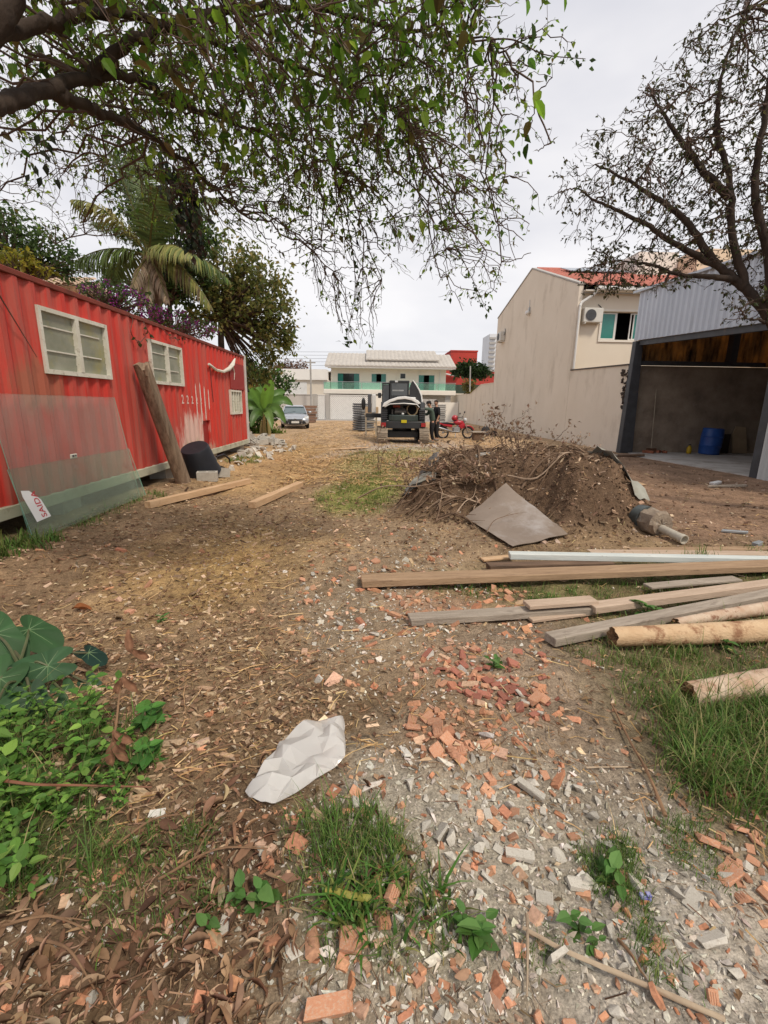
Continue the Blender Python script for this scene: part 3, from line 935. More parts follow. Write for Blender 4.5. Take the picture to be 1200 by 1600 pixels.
# street-side garden wall with two lattice gates
def lattice_mat():
    m = pm('lattice_white', (0.82, 0.81, 0.78), (0.78, 0.77, 0.74), 3, 0.6, 0.0)
    return m
M_LAT = lattice_mat()
gate_lab = {('garage_gate'): 'wide white lattice garage gate under the balcony of the far white house', ('garden_gate'): 'narrow white lattice gate between grey pillars left of the wide garage gate'}
for nm, xa, xb in (('garden_gate', -5.52, -4.72), ('garage_gate', -4.25, -0.1)):
    t = thing(nm, gate_lab[nm], 'gate', ((xa + xb) / 2, 48.3, 0))
    obj('panel', MB().span((xa, 48.32, 0.1), (xb, 48.34, 2.42)), pm('gate_backing', (0.56, 0.55, 0.53), None, 3, 0.7, 0.0), t)
    la = MB()
    stp, hgt_ = 0.2, 2.3
    u = -hgt_
    while u < (xb - xa):
        for sg in (0, 1):
            x0, x1 = (u, u + hgt_) if sg == 0 else (u + hgt_, u)
            za, zb = 0.11, 0.11 + hgt_
            # clip the diagonal to the gate
            pts = []
            for q in (x0, x1):
                pts.append(q)
            t0, t1 = 0.0, 1.0
            dx = x1 - x0
            for lim, sgn in ((0.0, 1), (xb - xa, -1)):
                tt = (lim - x0) / dx
                if sgn * dx > 0:
                    t0 = max(t0, tt)
                else:
                    t1 = min(t1, tt)
            if t1 - t0 > 0.02:
                la.add(
                    [(xa + x0 + dx * a_ + sx_, 48.31 - 0.008 * sg + sy_, za + hgt_ * a_) for a_ in (t0, t1) for sx_ in (-0.045, 0.045) for sy_ in (0, -0.008)],
                    [(0, 2, 6, 4), (1, 5, 7, 3), (0, 4, 5, 1), (2, 3, 7, 6), (0, 1, 3, 2), (4, 6, 7, 5)])
        u += stp
    tag(obj('lattice', la, M_LAT, t), kind='stuff')
    obj('top_rail', MB().span((xa, 48.26, 2.425), (xb, 48.36, 2.5)), M_WHITEPAINT, t)
    obj('bottom_rail', MB().span((xa, 48.26, 0.03), (xb, 48.36, 0.1)), M_WHITEPAINT, t)
t = thing('garden_wall', 'grey street wall with pillars in front of the far white house', 'wall', (-4, 48.4, 0))
for xa, xb in ((-5.95, -5.55), (-4.68, -4.30)):
    obj('pillar', MB().span((xa, 48.15, -0.05), (xb, 48.5, 2.55)), M_GREYWALL, t, bevel=0.015)
obj('wall', MB().span((-0.05, 48.25, -0.05), (3.2, 48.45, 2.45)), M_WHITEWALL, t)
obj('wall', MB().span((6.9, 48.25, -0.05), (9.05, 48.45, 1.9)), M_WHITEWALL, t)
bw = MB()
r3 = random.Random(4)
for zz in range(11):
    for xx in range(9):
        bw.box((3.35 + xx * 0.4 + (0.2 if zz % 2 else 0), 48.3 + r3.uniform(-0.02, 0.02), 0.1 + zz * 0.2), (0.38, 0.14, 0.18))
tag(obj('block_courses', bw, pm('pale_blocks', (0.52, 0.50, 0.47), (0.40, 0.38, 0.36), 2.2, 0.95, 0.2, 20), t), kind='stuff')
t = thing('boundary_wall', 'plain grey boundary wall with dark coping behind the parked silver car', 'wall', (-8, 48, 0))
obj('wall', MB().span((-14, 48.0, -0.05), (-5.96, 48.2, 2.42)), pm('beige_grey_render', (0.50, 0.47, 0.43), (0.44, 0.41, 0.38), 0.7, 0.92, 0.1, 40), t)
obj('coping', MB().span((-14, 47.96, 2.422), (-5.962, 48.24, 2.50)), M_GREYWALL, t)
t = thing('timber_stack', 'low stack of reddish brown timber behind the silver car', 'timber stack', (-6.2, 40, 0))
for k in range(6):
    obj('timber', MB().box((-6.1 + 0.1 * (k % 2), 40.0 + 0.05 * (k % 3), 0.12 + k * 0.24), (2.6, 0.9, 0.2)), pm('brown_timber', (0.26, 0.16, 0.11), (0.18, 0.11, 0.08), 4, 0.9, 0.2, 30, stretch=(0.3, 2, 4)), t, bevel=0.01)

# low white hall further left
t = thing('hall', 'low white hall with wide blank parapet behind the boundary wall on the left', 'building', (-9, 60, 0))
obj('wall', MB().span((-16, 60.3, -0.1), (-5.4, 70, 4.5)), M_CREAM, t)
obj('parapet', MB().span((-16.2, 60.0, 4.5), (-5.6, 70.2, 5.8)), pm('bright_render', (0.78, 0.75, 0.70), (0.73, 0.70, 0.66), 0.5, 0.9, 0.05, 30), t)
g = obj('garage_door', MB().span((-11.2, 60.22, 0), (-8.2, 60.295, 4.2)), M_WHITEPAINT, t)
t = thing('house', 'narrow cream house corner between the white hall and the grey roofed house', 'house', (-5, 62, 0))
obj('wall', MB().span((-5.3, 62, -0.1), (-3.2, 68, 5.6)), M_CREAM, t)
obj('roof', MB().prism([(-5.6, 5.6), (-2.9, 5.6), (-4.2, 6.2)], 'Y', 61.7, 68.3), M_GREYTILE, t)

# utility poles and wires
M_POLE = pm('pole_concrete', (0.40, 0.39, 0.37), None, 3, 0.9, 0.1)
t = thing('utility_pole', 'thin grey utility pole in front of the low white hall', 'utility pole', (-6.0, 47, 0))
obj('pole', MB().tube([(-6.0, 47, -0.1), (-6.0, 47, 5.8)], [0.11, 0.08], 8), M_POLE, t)
obj('crossarm', MB().span((-6.5, 46.95, 5.45), (-5.5, 47.05, 5.55)), M_POLE, t)
for wl_, zz in zip(('lowest', 'second lowest', 'middle', 'second highest', 'highest'), (5.6, 6.0, 6.35, 6.7, 7.05)):
    pts = [(-60 + 10 * k, 62 - 0.9 * zz + 1.2 * k * 0.3, zz + 0.9 - 0.5 * math.sin(PI * k / 7)) for k in range(8)]
    w_ = obj('power_line', MB().tube(pts, 0.014, 4), M_BLACK)
    tag(w_, wl_ + ' of the five thin overhead wires above the low white hall', 'wire', 'overhead wires on the left')

# red and white blocks far right
M_REDWALL = pm('red_wall', (0.42, 0.055, 0.04), (0.36, 0.045, 0.035), 0.4, 0.85, 0.03, 10)
M_TOWER = pm('tower_white', (0.66, 0.67, 0.69), (0.60, 0.61, 0.63), 0.5, 0.8, 0.02, 10)
t = thing('building', 'tall red block far behind the grey roofed house', 'building', (17.2, 92, 0))
obj('wall', MB().span((15.0, 90, -0.1), (20.0, 97, 11.5)), M_REDWALL, t)
obj('parapet_cap', MB().span((14.9, 89.9, 11.5), (20.1, 97.1, 11.75)), M_REDWALL, t)
t = thing('building', 'long low red wall block under the round green tree', 'building', (19, 84, 0))
obj('wall', MB().span((12.5, 86, -0.1), (26.0, 89.8, 7.7)), M_REDWALL, t)
obj('canopy', MB().box((14.6, 85.2, 6.9), (2.6, 1.2, 0.16), Matrix.Rotation(0.18, 3, 'Y')), M_WHITEPAINT, t)
t = thing('tower_block', 'slim white high rise with balconies at the far left corner of the tall house', 'building', (34, 130, 0))
obj('wall', MB().span((32.0, 130, -0.1), (37, 138, 20.6)), M_TOWER, t)
for k in range(12):
    obj('balcony', MB().span((31.9, 129.5, 6 + k * 1.2), (33.6, 129.995, 6.5 + k * 1.2)), M_GREYWALL, t)
    obj('window', MB().span((33.9, 129.94, 6.1 + k * 1.2), (34.8, 129.997, 6.9 + k * 1.2)), M_DARKGLASS, t)
t = thing('shop', 'low grey roofed shop front beside the far end of the taupe wall', 'building', (11, 62, 0))
obj('wall', MB().span((8.9, 60.5, -0.1), (15, 64, 2.9)), M_GREYWALL, t)
obj('roof', MB().span((8.6, 60.1, 2.9), (15.3, 64.3, 3.15)), M_CREAM, t)
obj('roof_band', MB().span((8.6, 60.05, 3.152), (15.3, 64.3, 4.2)), pm('dark_green_band', (0.05, 0.07, 0.05), None, 2, 0.8, 0), t)
# pale building above the shed roof
t = thing('building', 'pale cream block with grey roof panels seen through the tree above the shed', 'building', (24, 30, 0))
obj('wall', MB().span((16.2, 24.5, -0.1), (26, 32, 9.35)), pm('peach_render', (0.72, 0.58, 0.42), (0.68, 0.54, 0.39), 0.5, 0.9, 0.03), t)
obj('wall', MB().span((14.0, 26, -0.1), (16.15, 32, 9.6)), M_WHITEWALL, t)

# clay roofed house behind the red container
t = thing('house', 'low cream house with pale clay tile roof behind the red container', 'house', (-14, 20, 0))
M_CLAY = pm('pale_clay_tile', (0.56, 0.42, 0.31), (0.45, 0.32, 0.23), 2.5, 0.9, 0.15, 20, dirt=(0.26, 0.2, 0.15), dirt_scale=1.2, dirt_at=(0.5, 0.8))
obj('wall', MB().span((-19, 21.5, -0.1), (-12.6, 24, 6.15)), M_CREAM, t)
m_ = MB()
for r in range(6):
    y0_, y1_ = 21.0 + r * 0.27, 21.0 + (r + 1) * 0.285
    z0_, z1_ = 6.26 + r * 0.105, 6.26 + (r + 1) * 0.108
    for c in range(25):
        x0_ = -19.4 + c * 0.28
        vs = []
        for (yy, zz) in ((y0_, z0_ + 0.03), (y1_, z1_)):
            for q in range(5):
                a = PI * q / 4
                vs.append((x0_ + 0.14 - 0.125 * math.cos(a), yy, zz + 0.09 * math.sin(a)))
        m_.add(vs, [(q, q + 1, q + 6, q + 5) for q in range(4)])
tag(obj('roof_tiles', m_, M_CLAY, t, smooth=1.0), kind='stuff')
obj('roof', MB().prism([(21.0, 6.15), (22.75, 6.83), (24.5, 6.15)], 'X', -19.4, -12.3), M_CLAY, t)
obj('eave_board', MB().span((-19.4, 20.92, 6.02), (-12.3, 21.0, 6.22)), pm('salmon_board', (0.55, 0.34, 0.22), None, 3, 0.9, 0.1), t)

# ------------------------------------------------------------------ text as thin flat lettering
def text_mesh(name, s, size, M, mat, parent, depth=0.0006):
    c = bpy.data.curves.new(name, 'FONT')
    c.body = s
    c.size = size
    c.extrude = depth
    c.offset = size * 0.012
    c.resolution_u = 3
    o = bpy.data.objects.new(name, c)
    COL.objects.link(o)
    dg = bpy.context.evaluated_depsgraph_get()
    me = bpy.data.meshes.new_from_object(o.evaluated_get(dg))
    bpy.data.objects.remove(o)
    me.transform(M)
    me.materials.clear()
    me.materials.append(mat)
    return link(name, me, parent)


# ------------------------------------------------------------------ red container
def red_mat():
    m = pm('container_red', (0.55, 0.044, 0.030), (0.48, 0.036, 0.025), 0.8, 0.62, 0.08, 30, spec=0.3,
           dirt=(0.36, 0.12, 0.09), dirt_scale=1.2, dirt_at=(0.44, 0.70), streak=(6, 3.5, 0.35))
    n, l = m.node_tree.nodes, m.node_tree.links
    b = n['Principled BSDF']
    src = b.inputs['Base Color'].links[0].from_socket
    co = n.new('ShaderNodeTexCoord')
    # whitish scuff with its own outline low on the wall, and mud splash along the bottom edge
    for (cy, cz, ry, rz, colr, k, sc) in ((10.9, 0.72, 1.0, 0.62, (0.60, 0.42, 0.36), 0.95, 5.0), (6.0, 1.75, 0.55, 0.35, (0.30, 0.12, 0.07), 0.75, 4.0),
                                          (10.9, 0.45, 1.3, 0.28, (0.42, 0.33, 0.24), 0.9, 6.0)):
        mp_ = n.new('ShaderNodeMapping')
        mp_.vector_type = 'POINT'
        mp_.inputs['Location'].default_value = (0, -cy / ry, -cz / rz)
        mp_.inputs['Scale'].default_value = (0, 1 / ry, 1 / rz)
        l.new(co.outputs['Object'], mp_.inputs['Vector'])
        ln = n.new('ShaderNodeVectorMath')
        ln.operation = 'LENGTH'
        l.new(mp_.outputs['Vector'], ln.inputs[0])
        ms = n.new('ShaderNodeMapping')
        ms.inputs['Scale'].default_value = (sc, sc * 1.6, sc * 0.28)
        l.new(co.outputs['Object'], ms.inputs['Vector'])
        t = n.new('ShaderNodeTexNoise')
        t.inputs['Scale'].default_value = 1.0
        t.inputs['Detail'].default_value = 7
        t.inputs['Roughness'].default_value = 0.7
        l.new(ms.outputs['Vector'], t.inputs['Vector'])
        ad_ = n.new('ShaderNodeMath')
        ad_.operation = 'MULTIPLY_ADD'
        ad_.inputs[1].default_value = -2.6
        l.new(t.outputs['Fac'], ad_.inputs[0])
        l.new(ln.outputs['Value'], ad_.inputs[2])
        mr = n.new('ShaderNodeMapRange')
        mr.inputs[1].default_value, mr.inputs[2].default_value = -0.70, -0.25
        mr.inputs[3].default_value, mr.inputs[4].default_value = k, 0.0
        l.new(ad_.outputs[0], mr.inputs[0])
        mm = n.new('ShaderNodeMix')
        mm.data_type = 'RGBA'
        mm.inputs[7].default_value = (*colr, 1)
        l.new(mr.outputs[0], mm.inputs[0])
        l.new(src, mm.inputs[6])
        src = mm.outputs[2]
    l.new(src, b.inputs['Base Color'])
    return m


M_RED = red_mat()
M_REDDARK = pm('dark_red_sheet', (0.30, 0.022, 0.018), (0.25, 0.018, 0.015), 1.2, 0.6, 0.05, 30)
M_RAIL = pm('pale_rail', (0.50, 0.48, 0.36), (0.40, 0.39, 0.29), 2.5, 0.8, 0.15, 40, dirt=(0.20, 0.15, 0.09), dirt_scale=3, dirt_at=(0.52, 0.75))
M_LOUVRE = pm('dusty_louvre_glass', (0.33, 0.34, 0.27), (0.21, 0.23, 0.17), 2.2, 0.22, 0.05, 15, spec=0.6, dirt=(0.36, 0.33, 0.12), dirt_scale=1.6, dirt_at=(0.5, 0.75))
CX, CY0, CY1, CZ0, CZ1 = -4.1, 3.26, 15.45, 0.42, 2.98
ct = thing('container', 'long red corrugated shipping container with three white framed windows on the left', 'container', (CX, 9.3, 0.0))
HOLES = [(6.07, 7.57, 1.92, 2.73), (8.95, 10.42, 1.92, 2.72), (13.76, 14.88, 1.25, 1.96), (11.45, 11.92, 0.53, 1.15)]
bays = list(np.arange(CY0, CY1 - 0.1, 1.112)) + [CY1]
cuts = sorted(set([round(v, 3) for v in bays] + [v for h_ in HOLES for v in h_[:2]]))
PITCH, AMP = 0.278, 0.036


def red_piece(ya, yb, za, zb):
    # trapezoid corrugation in phase with the whole wall
    pts = [ya]
    k0 = int((ya - CY0) / PITCH) - 1
    for k in range(k0, k0 + int((yb - ya) / PITCH) + 4):
        for f_ in (0.0, 0.26, 0.5, 0.76):
            y = CY0 + (k + f_) * PITCH
            if ya + 0.004 < y < yb - 0.004:
                pts.append(y)
    pts.append(yb)

    def dep(y):
        f_ = ((y - CY0) / PITCH) % 1.0
        if f_ < 0.26:
            return AMP
        if f_ < 0.5:
            return AMP * (1 - (f_ - 0.26) / 0.24)
        if f_ < 0.76:
            return 0.0
        return AMP * (f_ - 0.76) / 0.24
    poly = [(CX - AMP + dep(y), y) for y in pts] + [(CX - AMP - 0.025, yb), (CX - AMP - 0.025, ya)]
    return obj('corrugated_panel', MB().prism(poly, 'Z', za, zb), M_RED, ct)


for ya, yb in zip(cuts[:-1], cuts[1:]):
    if yb - ya < 0.01:
        continue
    hh = [h_ for h_ in HOLES if h_[0] <= ya + 1e-4 and h_[1] >= yb - 1e-4]
    ya2, yb2 = ya + 0.002, yb - 0.002
    if hh:
        red_piece(ya2, yb2, CZ0, hh[0][2])
        red_piece(ya2, yb2, hh[0][3], CZ1)
    else:
        red_piece(ya2, yb2, CZ0, CZ1)
obj('top_rail', MB().span((CX - 0.09, CY0, CZ1 + 0.002), (CX + 0.012, CY1, CZ1 + 0.07)), pm('rusty_red', (0.22, 0.045, 0.03), (0.13, 0.035, 0.022), 5, 0.8, 0.2, 40), ct, bevel=0.008)
obj('bottom_rail', MB().span((CX - 0.08, CY0, CZ0 - 0.145), (CX + 0.02, CY1, CZ0 - 0.002)), M_RAIL, ct, bevel=0.008)
obj('corner_post', MB().span((CX - 0.13, CY1 + 0.003, CZ0 - 0.145), (CX + 0.02, CY1 + 0.15, CZ1 + 0.09)), pm('grey_white_post', (0.58, 0.56, 0.52), (0.45, 0.43, 0.40), 3, 0.7, 0.1, dirt=(0.3, 0.1, 0.07), dirt_scale=4, dirt_at=(0.6, 0.75)), ct, bevel=0.008)
obj('corner_post', MB().span((CX - 0.13, CY0 - 0.15, CZ0 - 0.145), (CX + 0.02, CY0 - 0.003, CZ1 + 0.09)), M_RED, ct, bevel=0.008)
obj('roof', MB().span((CX - 2.40, CY0, CZ1 + 0.0), (CX - 0.093, CY1, CZ1 + 0.05)), M_RED, ct)
obj('end_wall', MB().span((CX - 2.40, CY1 + 0.01, CZ0 - 0.1), (CX - 0.134, CY1 + 0.08, CZ1 - 0.01)), M_RED, ct)
obj('end_wall', MB().span((CX - 2.40, CY0 - 0.08, CZ0 - 0.1), (CX - 0.134, CY0 - 0.01, CZ1 - 0.01)), M_RED, ct)
obj('rear_wall', MB().span((CX - 2.46, CY0, CZ0 - 0.1), (CX - 2.403, CY1, CZ1 - 0.01)), M_RED, ct)
obj('floor', MB().span((CX - 2.398, CY0 + 0.005, CZ0 - 0.10), (CX - 0.085, CY1 - 0.005, CZ0 + 0.02)), M_RUST, ct)
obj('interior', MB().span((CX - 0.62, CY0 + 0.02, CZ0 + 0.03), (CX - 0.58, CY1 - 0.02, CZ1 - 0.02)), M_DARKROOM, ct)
# windows
for i, (ya, yb, za, zb) in enumerate(HOLES[:3]):
    xf, xb_ = CX + 0.028, CX - 0.055
    fr = MB().span((xb_, ya + 0.003, za + 0.003), (xf, ya + 0.055, zb - 0.003)).span((xb_, yb - 0.055, za + 0.003), (xf, yb - 0.003, zb - 0.003)) \
        .span((xb_, ya + 0.057, za + 0.003), (xf, yb - 0.057, za + 0.06)).span((xb_, ya + 0.057, zb - 0.055), (xf, yb - 0.057, zb - 0.003))
    wn = obj('window', fr, M_OLDWHITE, ct)
    ym = (ya + yb) / 2
    if i < 2:
        obj('mullion', MB().span((xb_ + 0.01, ym - 0.035, za + 0.062), (xf + 0.006, ym + 0.035, zb - 0.057)), M_OLDWHITE, wn)
        panes = [(ya + 0.058, ym - 0.037), (ym + 0.037, yb - 0.058)]
    else:
        w3 = (yb - ya - 0.12) / 4
        panes = [(ya + 0.06 + k * w3 + 0.014, ya + 0.06 + (k + 1) * w3 - 0.014) for k in range(4)]
        for k in range(1, 4):
            obj('mullion', MB().span((xb_ + 0.01, ya + 0.06 + k * w3 - 0.013, za + 0.062), (xf - 0.004, ya + 0.06 + k * w3 + 0.013, zb - 0.057)), M_OLDWHITE, wn)
    for pa, pb in panes:
        # horizontal louvre blades, slightly tilted, each its own piece of glass
        nb = 8 if i < 2 else 7
        hb = (zb - za - 0.12) / nb
        for k in range(nb):
            zc = za + 0.062 + (k + 0.5) * hb
            obj('louvre', MB().box((CX - 0.030, (pa + pb) / 2, zc), (0.006, pb - pa - 0.002, hb * 1.06), Matrix.Rotation(0.12, 3, 'Y')), M_LOUVRE, wn)
        if i < 2:
            for fz in (0.36, 0.72):
                obj('louvre_bar', MB().span((CX - 0.018, pa + 0.004, za + (zb - za) * fz - 0.009), (CX - 0.010, pb - (0.004 if pa < ym else 0.12), za + (zb - za) * fz + 0.009)), M_OLDWHITE, wn)
# dark red blanked opening above the last window and the small recess low down
obj('blanking_sheet', MB().span((CX + 0.002, 13.80, 1.99), (CX + 0.018, 15.30, 2.74)), M_REDDARK, ct)
obj('hatch', MB().span((CX - 0.075, 11.452, 0.53), (CX - 0.062, 11.918, 1.148)), M_REDDARK, ct)
# marks in worn white paint: a row of small 2s and tall streaks
M_MARK = pm('worn_white_paint', (0.72, 0.60, 0.54), (0.60, 0.42, 0.36), 9, 0.9, 0.0)
RY = Matrix(((0, 0, 1, 0), (1, 0, 0, 0), (0, 1, 0, 0), (0, 0, 0, 1)))      # text x -> world y, text y -> world z, faces +x
for k in range(5):
    text_mesh('digit', '2', 0.27 - 0.015 * k, Matrix.Translation((CX + 0.0035, CY0 + PITCH * 25 + 0.012 + k * PITCH, 1.56)) @ RY, M_MARK, ct)
for k, (yy, z0_, z1_) in enumerate(((27.98, 1.18, 2.02), (29.0, 1.10, 2.05), (29.98, 1.20, 1.98), (31.0, 1.45, 1.92))):
    y0_ = CY0 + PITCH * yy + 0.02
    obj('paint_streak', MB().prism([(y0_, z0_), (y0_ + 0.03, z0_ - 0.05), (y0_ + 0.062, z0_ + 0.03), (y0_ + 0.058, z1_ - 0.06), (y0_ + 0.03, z1_), (y0_ + 0.004, z1_ - 0.08)], 'X', CX + 0.0015, CX + 0.0035), M_MARK, ct)

# white torn strip hanging across the wall, and a wire
t = thing('strip', 'torn white plastic strip sagging across the red container above the last window', 'strip', (CX + 0.03, 13.0, 2.6))
pts = [(CX + 0.035, 12.0, 2.52), (CX + 0.045, 12.5, 2.42), (CX + 0.05, 13.1, 2.42), (CX + 0.05, 13.6, 2.52), (CX + 0.05, 14.0, 2.66), (CX + 0.06, 14.25, 2.86)]
obj('strip', MB().tube(pts, [0.03, 0.045, 0.035, 0.055, 0.06, 0.02], 7, jitter=0.3, seed=4), M_OLDWHITE, t, smooth=0.9)
obj('cord', MB().tube([(CX + 0.03, 12.1, 2.5), (CX + 0.025, 12.15, 2.0), (CX + 0.022, 12.2, 1.6)], 0.007, 4), M_BLACK, t)
obj('frayed_end', MB().tube([(CX + 0.05, 14.0, 2.66), (CX + 0.05, 14.15, 2.45), (CX + 0.045, 14.1, 2.25)], [0.02, 0.012, 0.006], 5), M_OLDWHITE, t)

# ------------------------------------------------------------------ sheets of glass leaning on the container
M_GLASSA = glass_mat('clear_sheet_glass', (0.95, 0.97, 0.955), 0.10, 0.02, haze=(0.50, 0.54, 0.48))
M_GLASSB = glass_mat('green_sheet_glass', (0.88, 0.95, 0.91), 0.075, 0.02, haze=(0.40, 0.52, 0.42))
M_EDGE = pm('glass_edge', (0.20, 0.42, 0.33), (0.15, 0.35, 0.27), 8, 0.15, 0.0, spec=0.7)


def glass_sheet(name, label, ya, yb, x0, z0, x1, z1, mat, skew=0.0):
    t = thing(name, label, 'glass sheet', (x0, (ya + yb) / 2, z0))
    d = Vector((x1 - x0, 0, z1 - z0)).normalized()
    nrm = Vector((d.z, 0, -d.x)) * 0.008
    a, b_ = Vector((x0, ya, z0)), Vector((x0, yb, z0 + 0.01))
    c_, e = Vector((x1, yb + skew, z1 - 0.01)), Vector((x1, ya + skew, z1))
    m_ = MB()
    m_.add([a, b_, c_, e, a + nrm, b_ + nrm, c_ + nrm, e + nrm], [(0, 1, 2, 3), (4, 7, 6, 5)])
    obj('pane', m_, mat, t)
    m2 = MB()
    m2.add([a, b_, c_, e, a + nrm, b_ + nrm, c_ + nrm, e + nrm], [(0, 4, 5, 1), (1, 5, 6, 2), (2, 6, 7, 3), (3, 7, 4, 0)])
    obj('edge', m2, M_EDGE, t)
    return t


glass_sheet('glass_sheet', 'tall clear glass sheet leaning on the red container behind the shorter greenish one', 4.98, 7.44, -3.80, H(-3.8, 6) + 0.02, -4.055, 1.66, M_GLASSA, 0.06)
fg = glass_sheet('glass_sheet', 'low greenish glass sheet with a white exit sticker leaning in front of the taller one', 4.84, 7.36, -3.66, H(-3.66, 6) + 0.02, -3.92, 0.86, M_GLASSB, 0.14)
# torn exit sticker: letters run up the sheet
p0, p1 = Vector((-3.66, 0, H(-3.66, 6) + 0.02)), Vector((-3.92, 0, 0.86))


def on_sheet(y, s, off):
    d = (p1 - p0)
    nrm = Vector((d.z, 0, -d.x)).normalized()
    q = p0 + d * s + nrm * (0.0085 + off)
    return Vector((q.x, y, q.z))


ex = Vector((0, 1, 0))
ed = (p1 - p0).normalized()
en = ex.cross(ed)
stk = [(5.00, 0.22), (5.235, 0.235), (5.215, 0.50), (5.11, 0.66), (5.00, 0.685), (4.985, 0.60)]
m_ = MB()
m_.add([on_sheet(y, s, 0.0005) for y, s in stk] + [on_sheet(y, s, 0.0014) for y, s in stk], [tuple(range(6)), tuple(range(11, 5, -1))] + [(i, 6 + i, 6 + (i + 1) % 6, (i + 1) % 6) for i in range(6)])
stck = obj('sticker', m_, M_WHITEPAINT, fg)
tx = ed                     # text runs up the sheet
ty = -ex                    # top of the letters towards the camera's left
B3 = Matrix((tx, ty, tx.cross(ty))).transposed().to_4x4()
if (tx.cross(ty)).x < 0:
    pass
B3.translation = on_sheet(5.185, 0.25, 0.0022)
text_mesh('lettering', 'SAIDA', 0.112, B3, pm('sign_red', (0.50, 0.02, 0.03), None, 3, 0.5, 0.0), fg)
t = thing('clip', 'small white and grey hinge clip stuck on the tall glass sheet', 'clip', on_sheet(6.15, 1.0, 0.0))
obj('plate', MB().box((-3.925, 6.12, 0.88), (0.014, 0.14, 0.06)), M_OLDWHITE, t, bevel=0.008)
obj('screw', MB().box((-3.914, 6.10, 0.885), (0.008, 0.03, 0.025)).box((-3.914, 6.15, 0.885), (0.008, 0.02, 0.02)), M_DARKSTEEL, t)

# ------------------------------------------------------------------ leaning post
M_POSTWOOD = pm('weathered_post', (0.30, 0.215, 0.145), (0.15, 0.10, 0.065), 6, 0.95, 0.9, 18, stretch=(3.0, 3.0, 0.35), dirt=(0.10, 0.07, 0.05), dirt_scale=5, dirt_at=(0.55, 0.7), streak=(5, 5, 0.6))
pb, pt = Vector((-3.62, 8.80, H(-3.62, 8.8) - 0.02)), Vector((-3.915, 8.20, 2.22))
rnd = random.Random(8)
V, F, N = [], [], 20
for i in range(25):
    t_ = i / 24
    c = pb.lerp(pt, t_)
    d = (pt - pb).normalized()
    x = d.cross(Vector((0, 1, 0))).normalized()
    y = d.cross(x)
    for k in range(N):
        a = 2 * PI * k / N
        sq = 1.0 / max(abs(math.cos(a)), abs(math.sin(a))) ** 0.55
        r = 0.128 * sq * (1 - 0.10 * t_) * (1 + 0.05 * math.sin(3 * a + 1.7) + 0.06 * (mnoise.noise(Vector((math.cos(a) * 3, math.sin(a) * 3, t_ * 1.2)))) + 0.02 * mnoise.noise(Vector((math.cos(a) * 9, math.sin(a) * 9, t_ * 2))))
        q = c + (x * math.cos(a) + y * math.sin(a)) * r
        if i == 24:
            q += d * (0.03 * mnoise.noise(Vector((a * 2, 3, 1))) + (-0.16 if 1.8 < a < 3.3 else 0))
        V.append(q)
for i in range(24):
    for k in range(N):
        F.append((i * N + k, i * N + (k + 1) % N, (i + 1) * N + (k + 1) % N, (i + 1) * N + k))
F += [tuple(range(N - 1, -1, -1)), tuple(range(24 * N, 25 * N))]
m_ = MB()
m_.add(V, F)
post = obj('timber_post', m_, M_POSTWOOD, None, smooth=0.8)
tag(post, 'thick weathered timber post leaning against the red container between two windows', 'post')
# splinter standing off the top end
spl = obj('splinter', MB().add([tuple(Vector((-3.80, 8.10, 2.0)) + Vector(v)) for v in ((0, 0, 0), (0.05, 0.01, 0.0), (0.04, 0.0, 0.2), (0.0, -0.005, 0.17), (0.0, -0.03, 0.02), (0.05, -0.03, 0.0), (0.03, -0.03, 0.18), (0.0, -0.03, 0.15))], [(0, 1, 2, 3), (4, 7, 6, 5), (0, 4, 5, 1), (1, 5, 6, 2), (2, 6, 7, 3), (3, 7, 4, 0)]), M_POSTWOOD, post)

# ------------------------------------------------------------------ black tub
t = thing('tub', 'black plastic tub tipped over beside the foot of the leaning post', 'tub', (-3.55, 9.5, 0.1))
ax = Vector((-0.10, -0.42, 0.90)).normalized()
Mt = Matrix.Translation((-3.52, 9.62, 0.16)) @ ax.to_track_quat('Z', 'Y').to_matrix().to_4x4()
obj('shell', MB().lathe([(0.345, -0.02), (0.365, 0.0), (0.355, 0.03), (0.33, 0.10), (0.285, 0.56), (0.265, 0.60), (0.0, 0.60), (0.0, 0.58), (0.255, 0.58), (0.31, 0.1), (0.335, 0.0)], n=28, M=Mt), pm('tub_black', (0.016, 0.018, 0.024), (0.011, 0.012, 0.016), 4, 0.55, 0.05, 40, spec=0.35, dirt=(0.05, 0.045, 0.04), dirt_scale=5, dirt_at=(0.6, 0.8)), t, smooth=0.7)
obj('strap', MB().tube([(-3.35, 9.95, 0.45), (-3.25, 10.15, 0.48), (-3.18, 10.32, 0.36), (-3.2, 10.40, 0.25)], [0.02, 0.022, 0.022, 0.015], 6), M_BLACK, t, smooth=0.9)
obj('flap', MB().prism([(9.80, 0.1), (10.05, 0.08), (10.5, 0.07), (10.30, 0.16), (10.05, 0.24)], 'X', -3.30, -3.27), M_BLACK, t)

# ------------------------------------------------------------------ hollow concrete blocks
M_BLOCK = pm('block_concrete', (0.50, 0.47, 0.41), (0.38, 0.35, 0.30), 6, 0.97, 0.5, 70, rand=0.14, dirt=(0.22, 0.18, 0.13), dirt_scale=6, dirt_at=(0.55, 0.75))


def block_mesh():
    m_ = MB()
    L, Wd, Ht, w_ = 0.39, 0.14, 0.19, 0.028
    m_.span((-L / 2, -Wd / 2, 0), (L / 2, -Wd / 2 + w_, Ht)).span((-L / 2, Wd / 2 - w_, 0), (L / 2, Wd / 2, Ht))
    for x in (-L / 2, -0.02, L / 2 - 0.04):
        m_.span((x, -Wd / 2 + w_ + 0.001, 0.0), (x + 0.04, Wd / 2 - w_ - 0.001, Ht - 0.002))
    return mesh_of(m_, 'concrete_block', M_BLOCK)


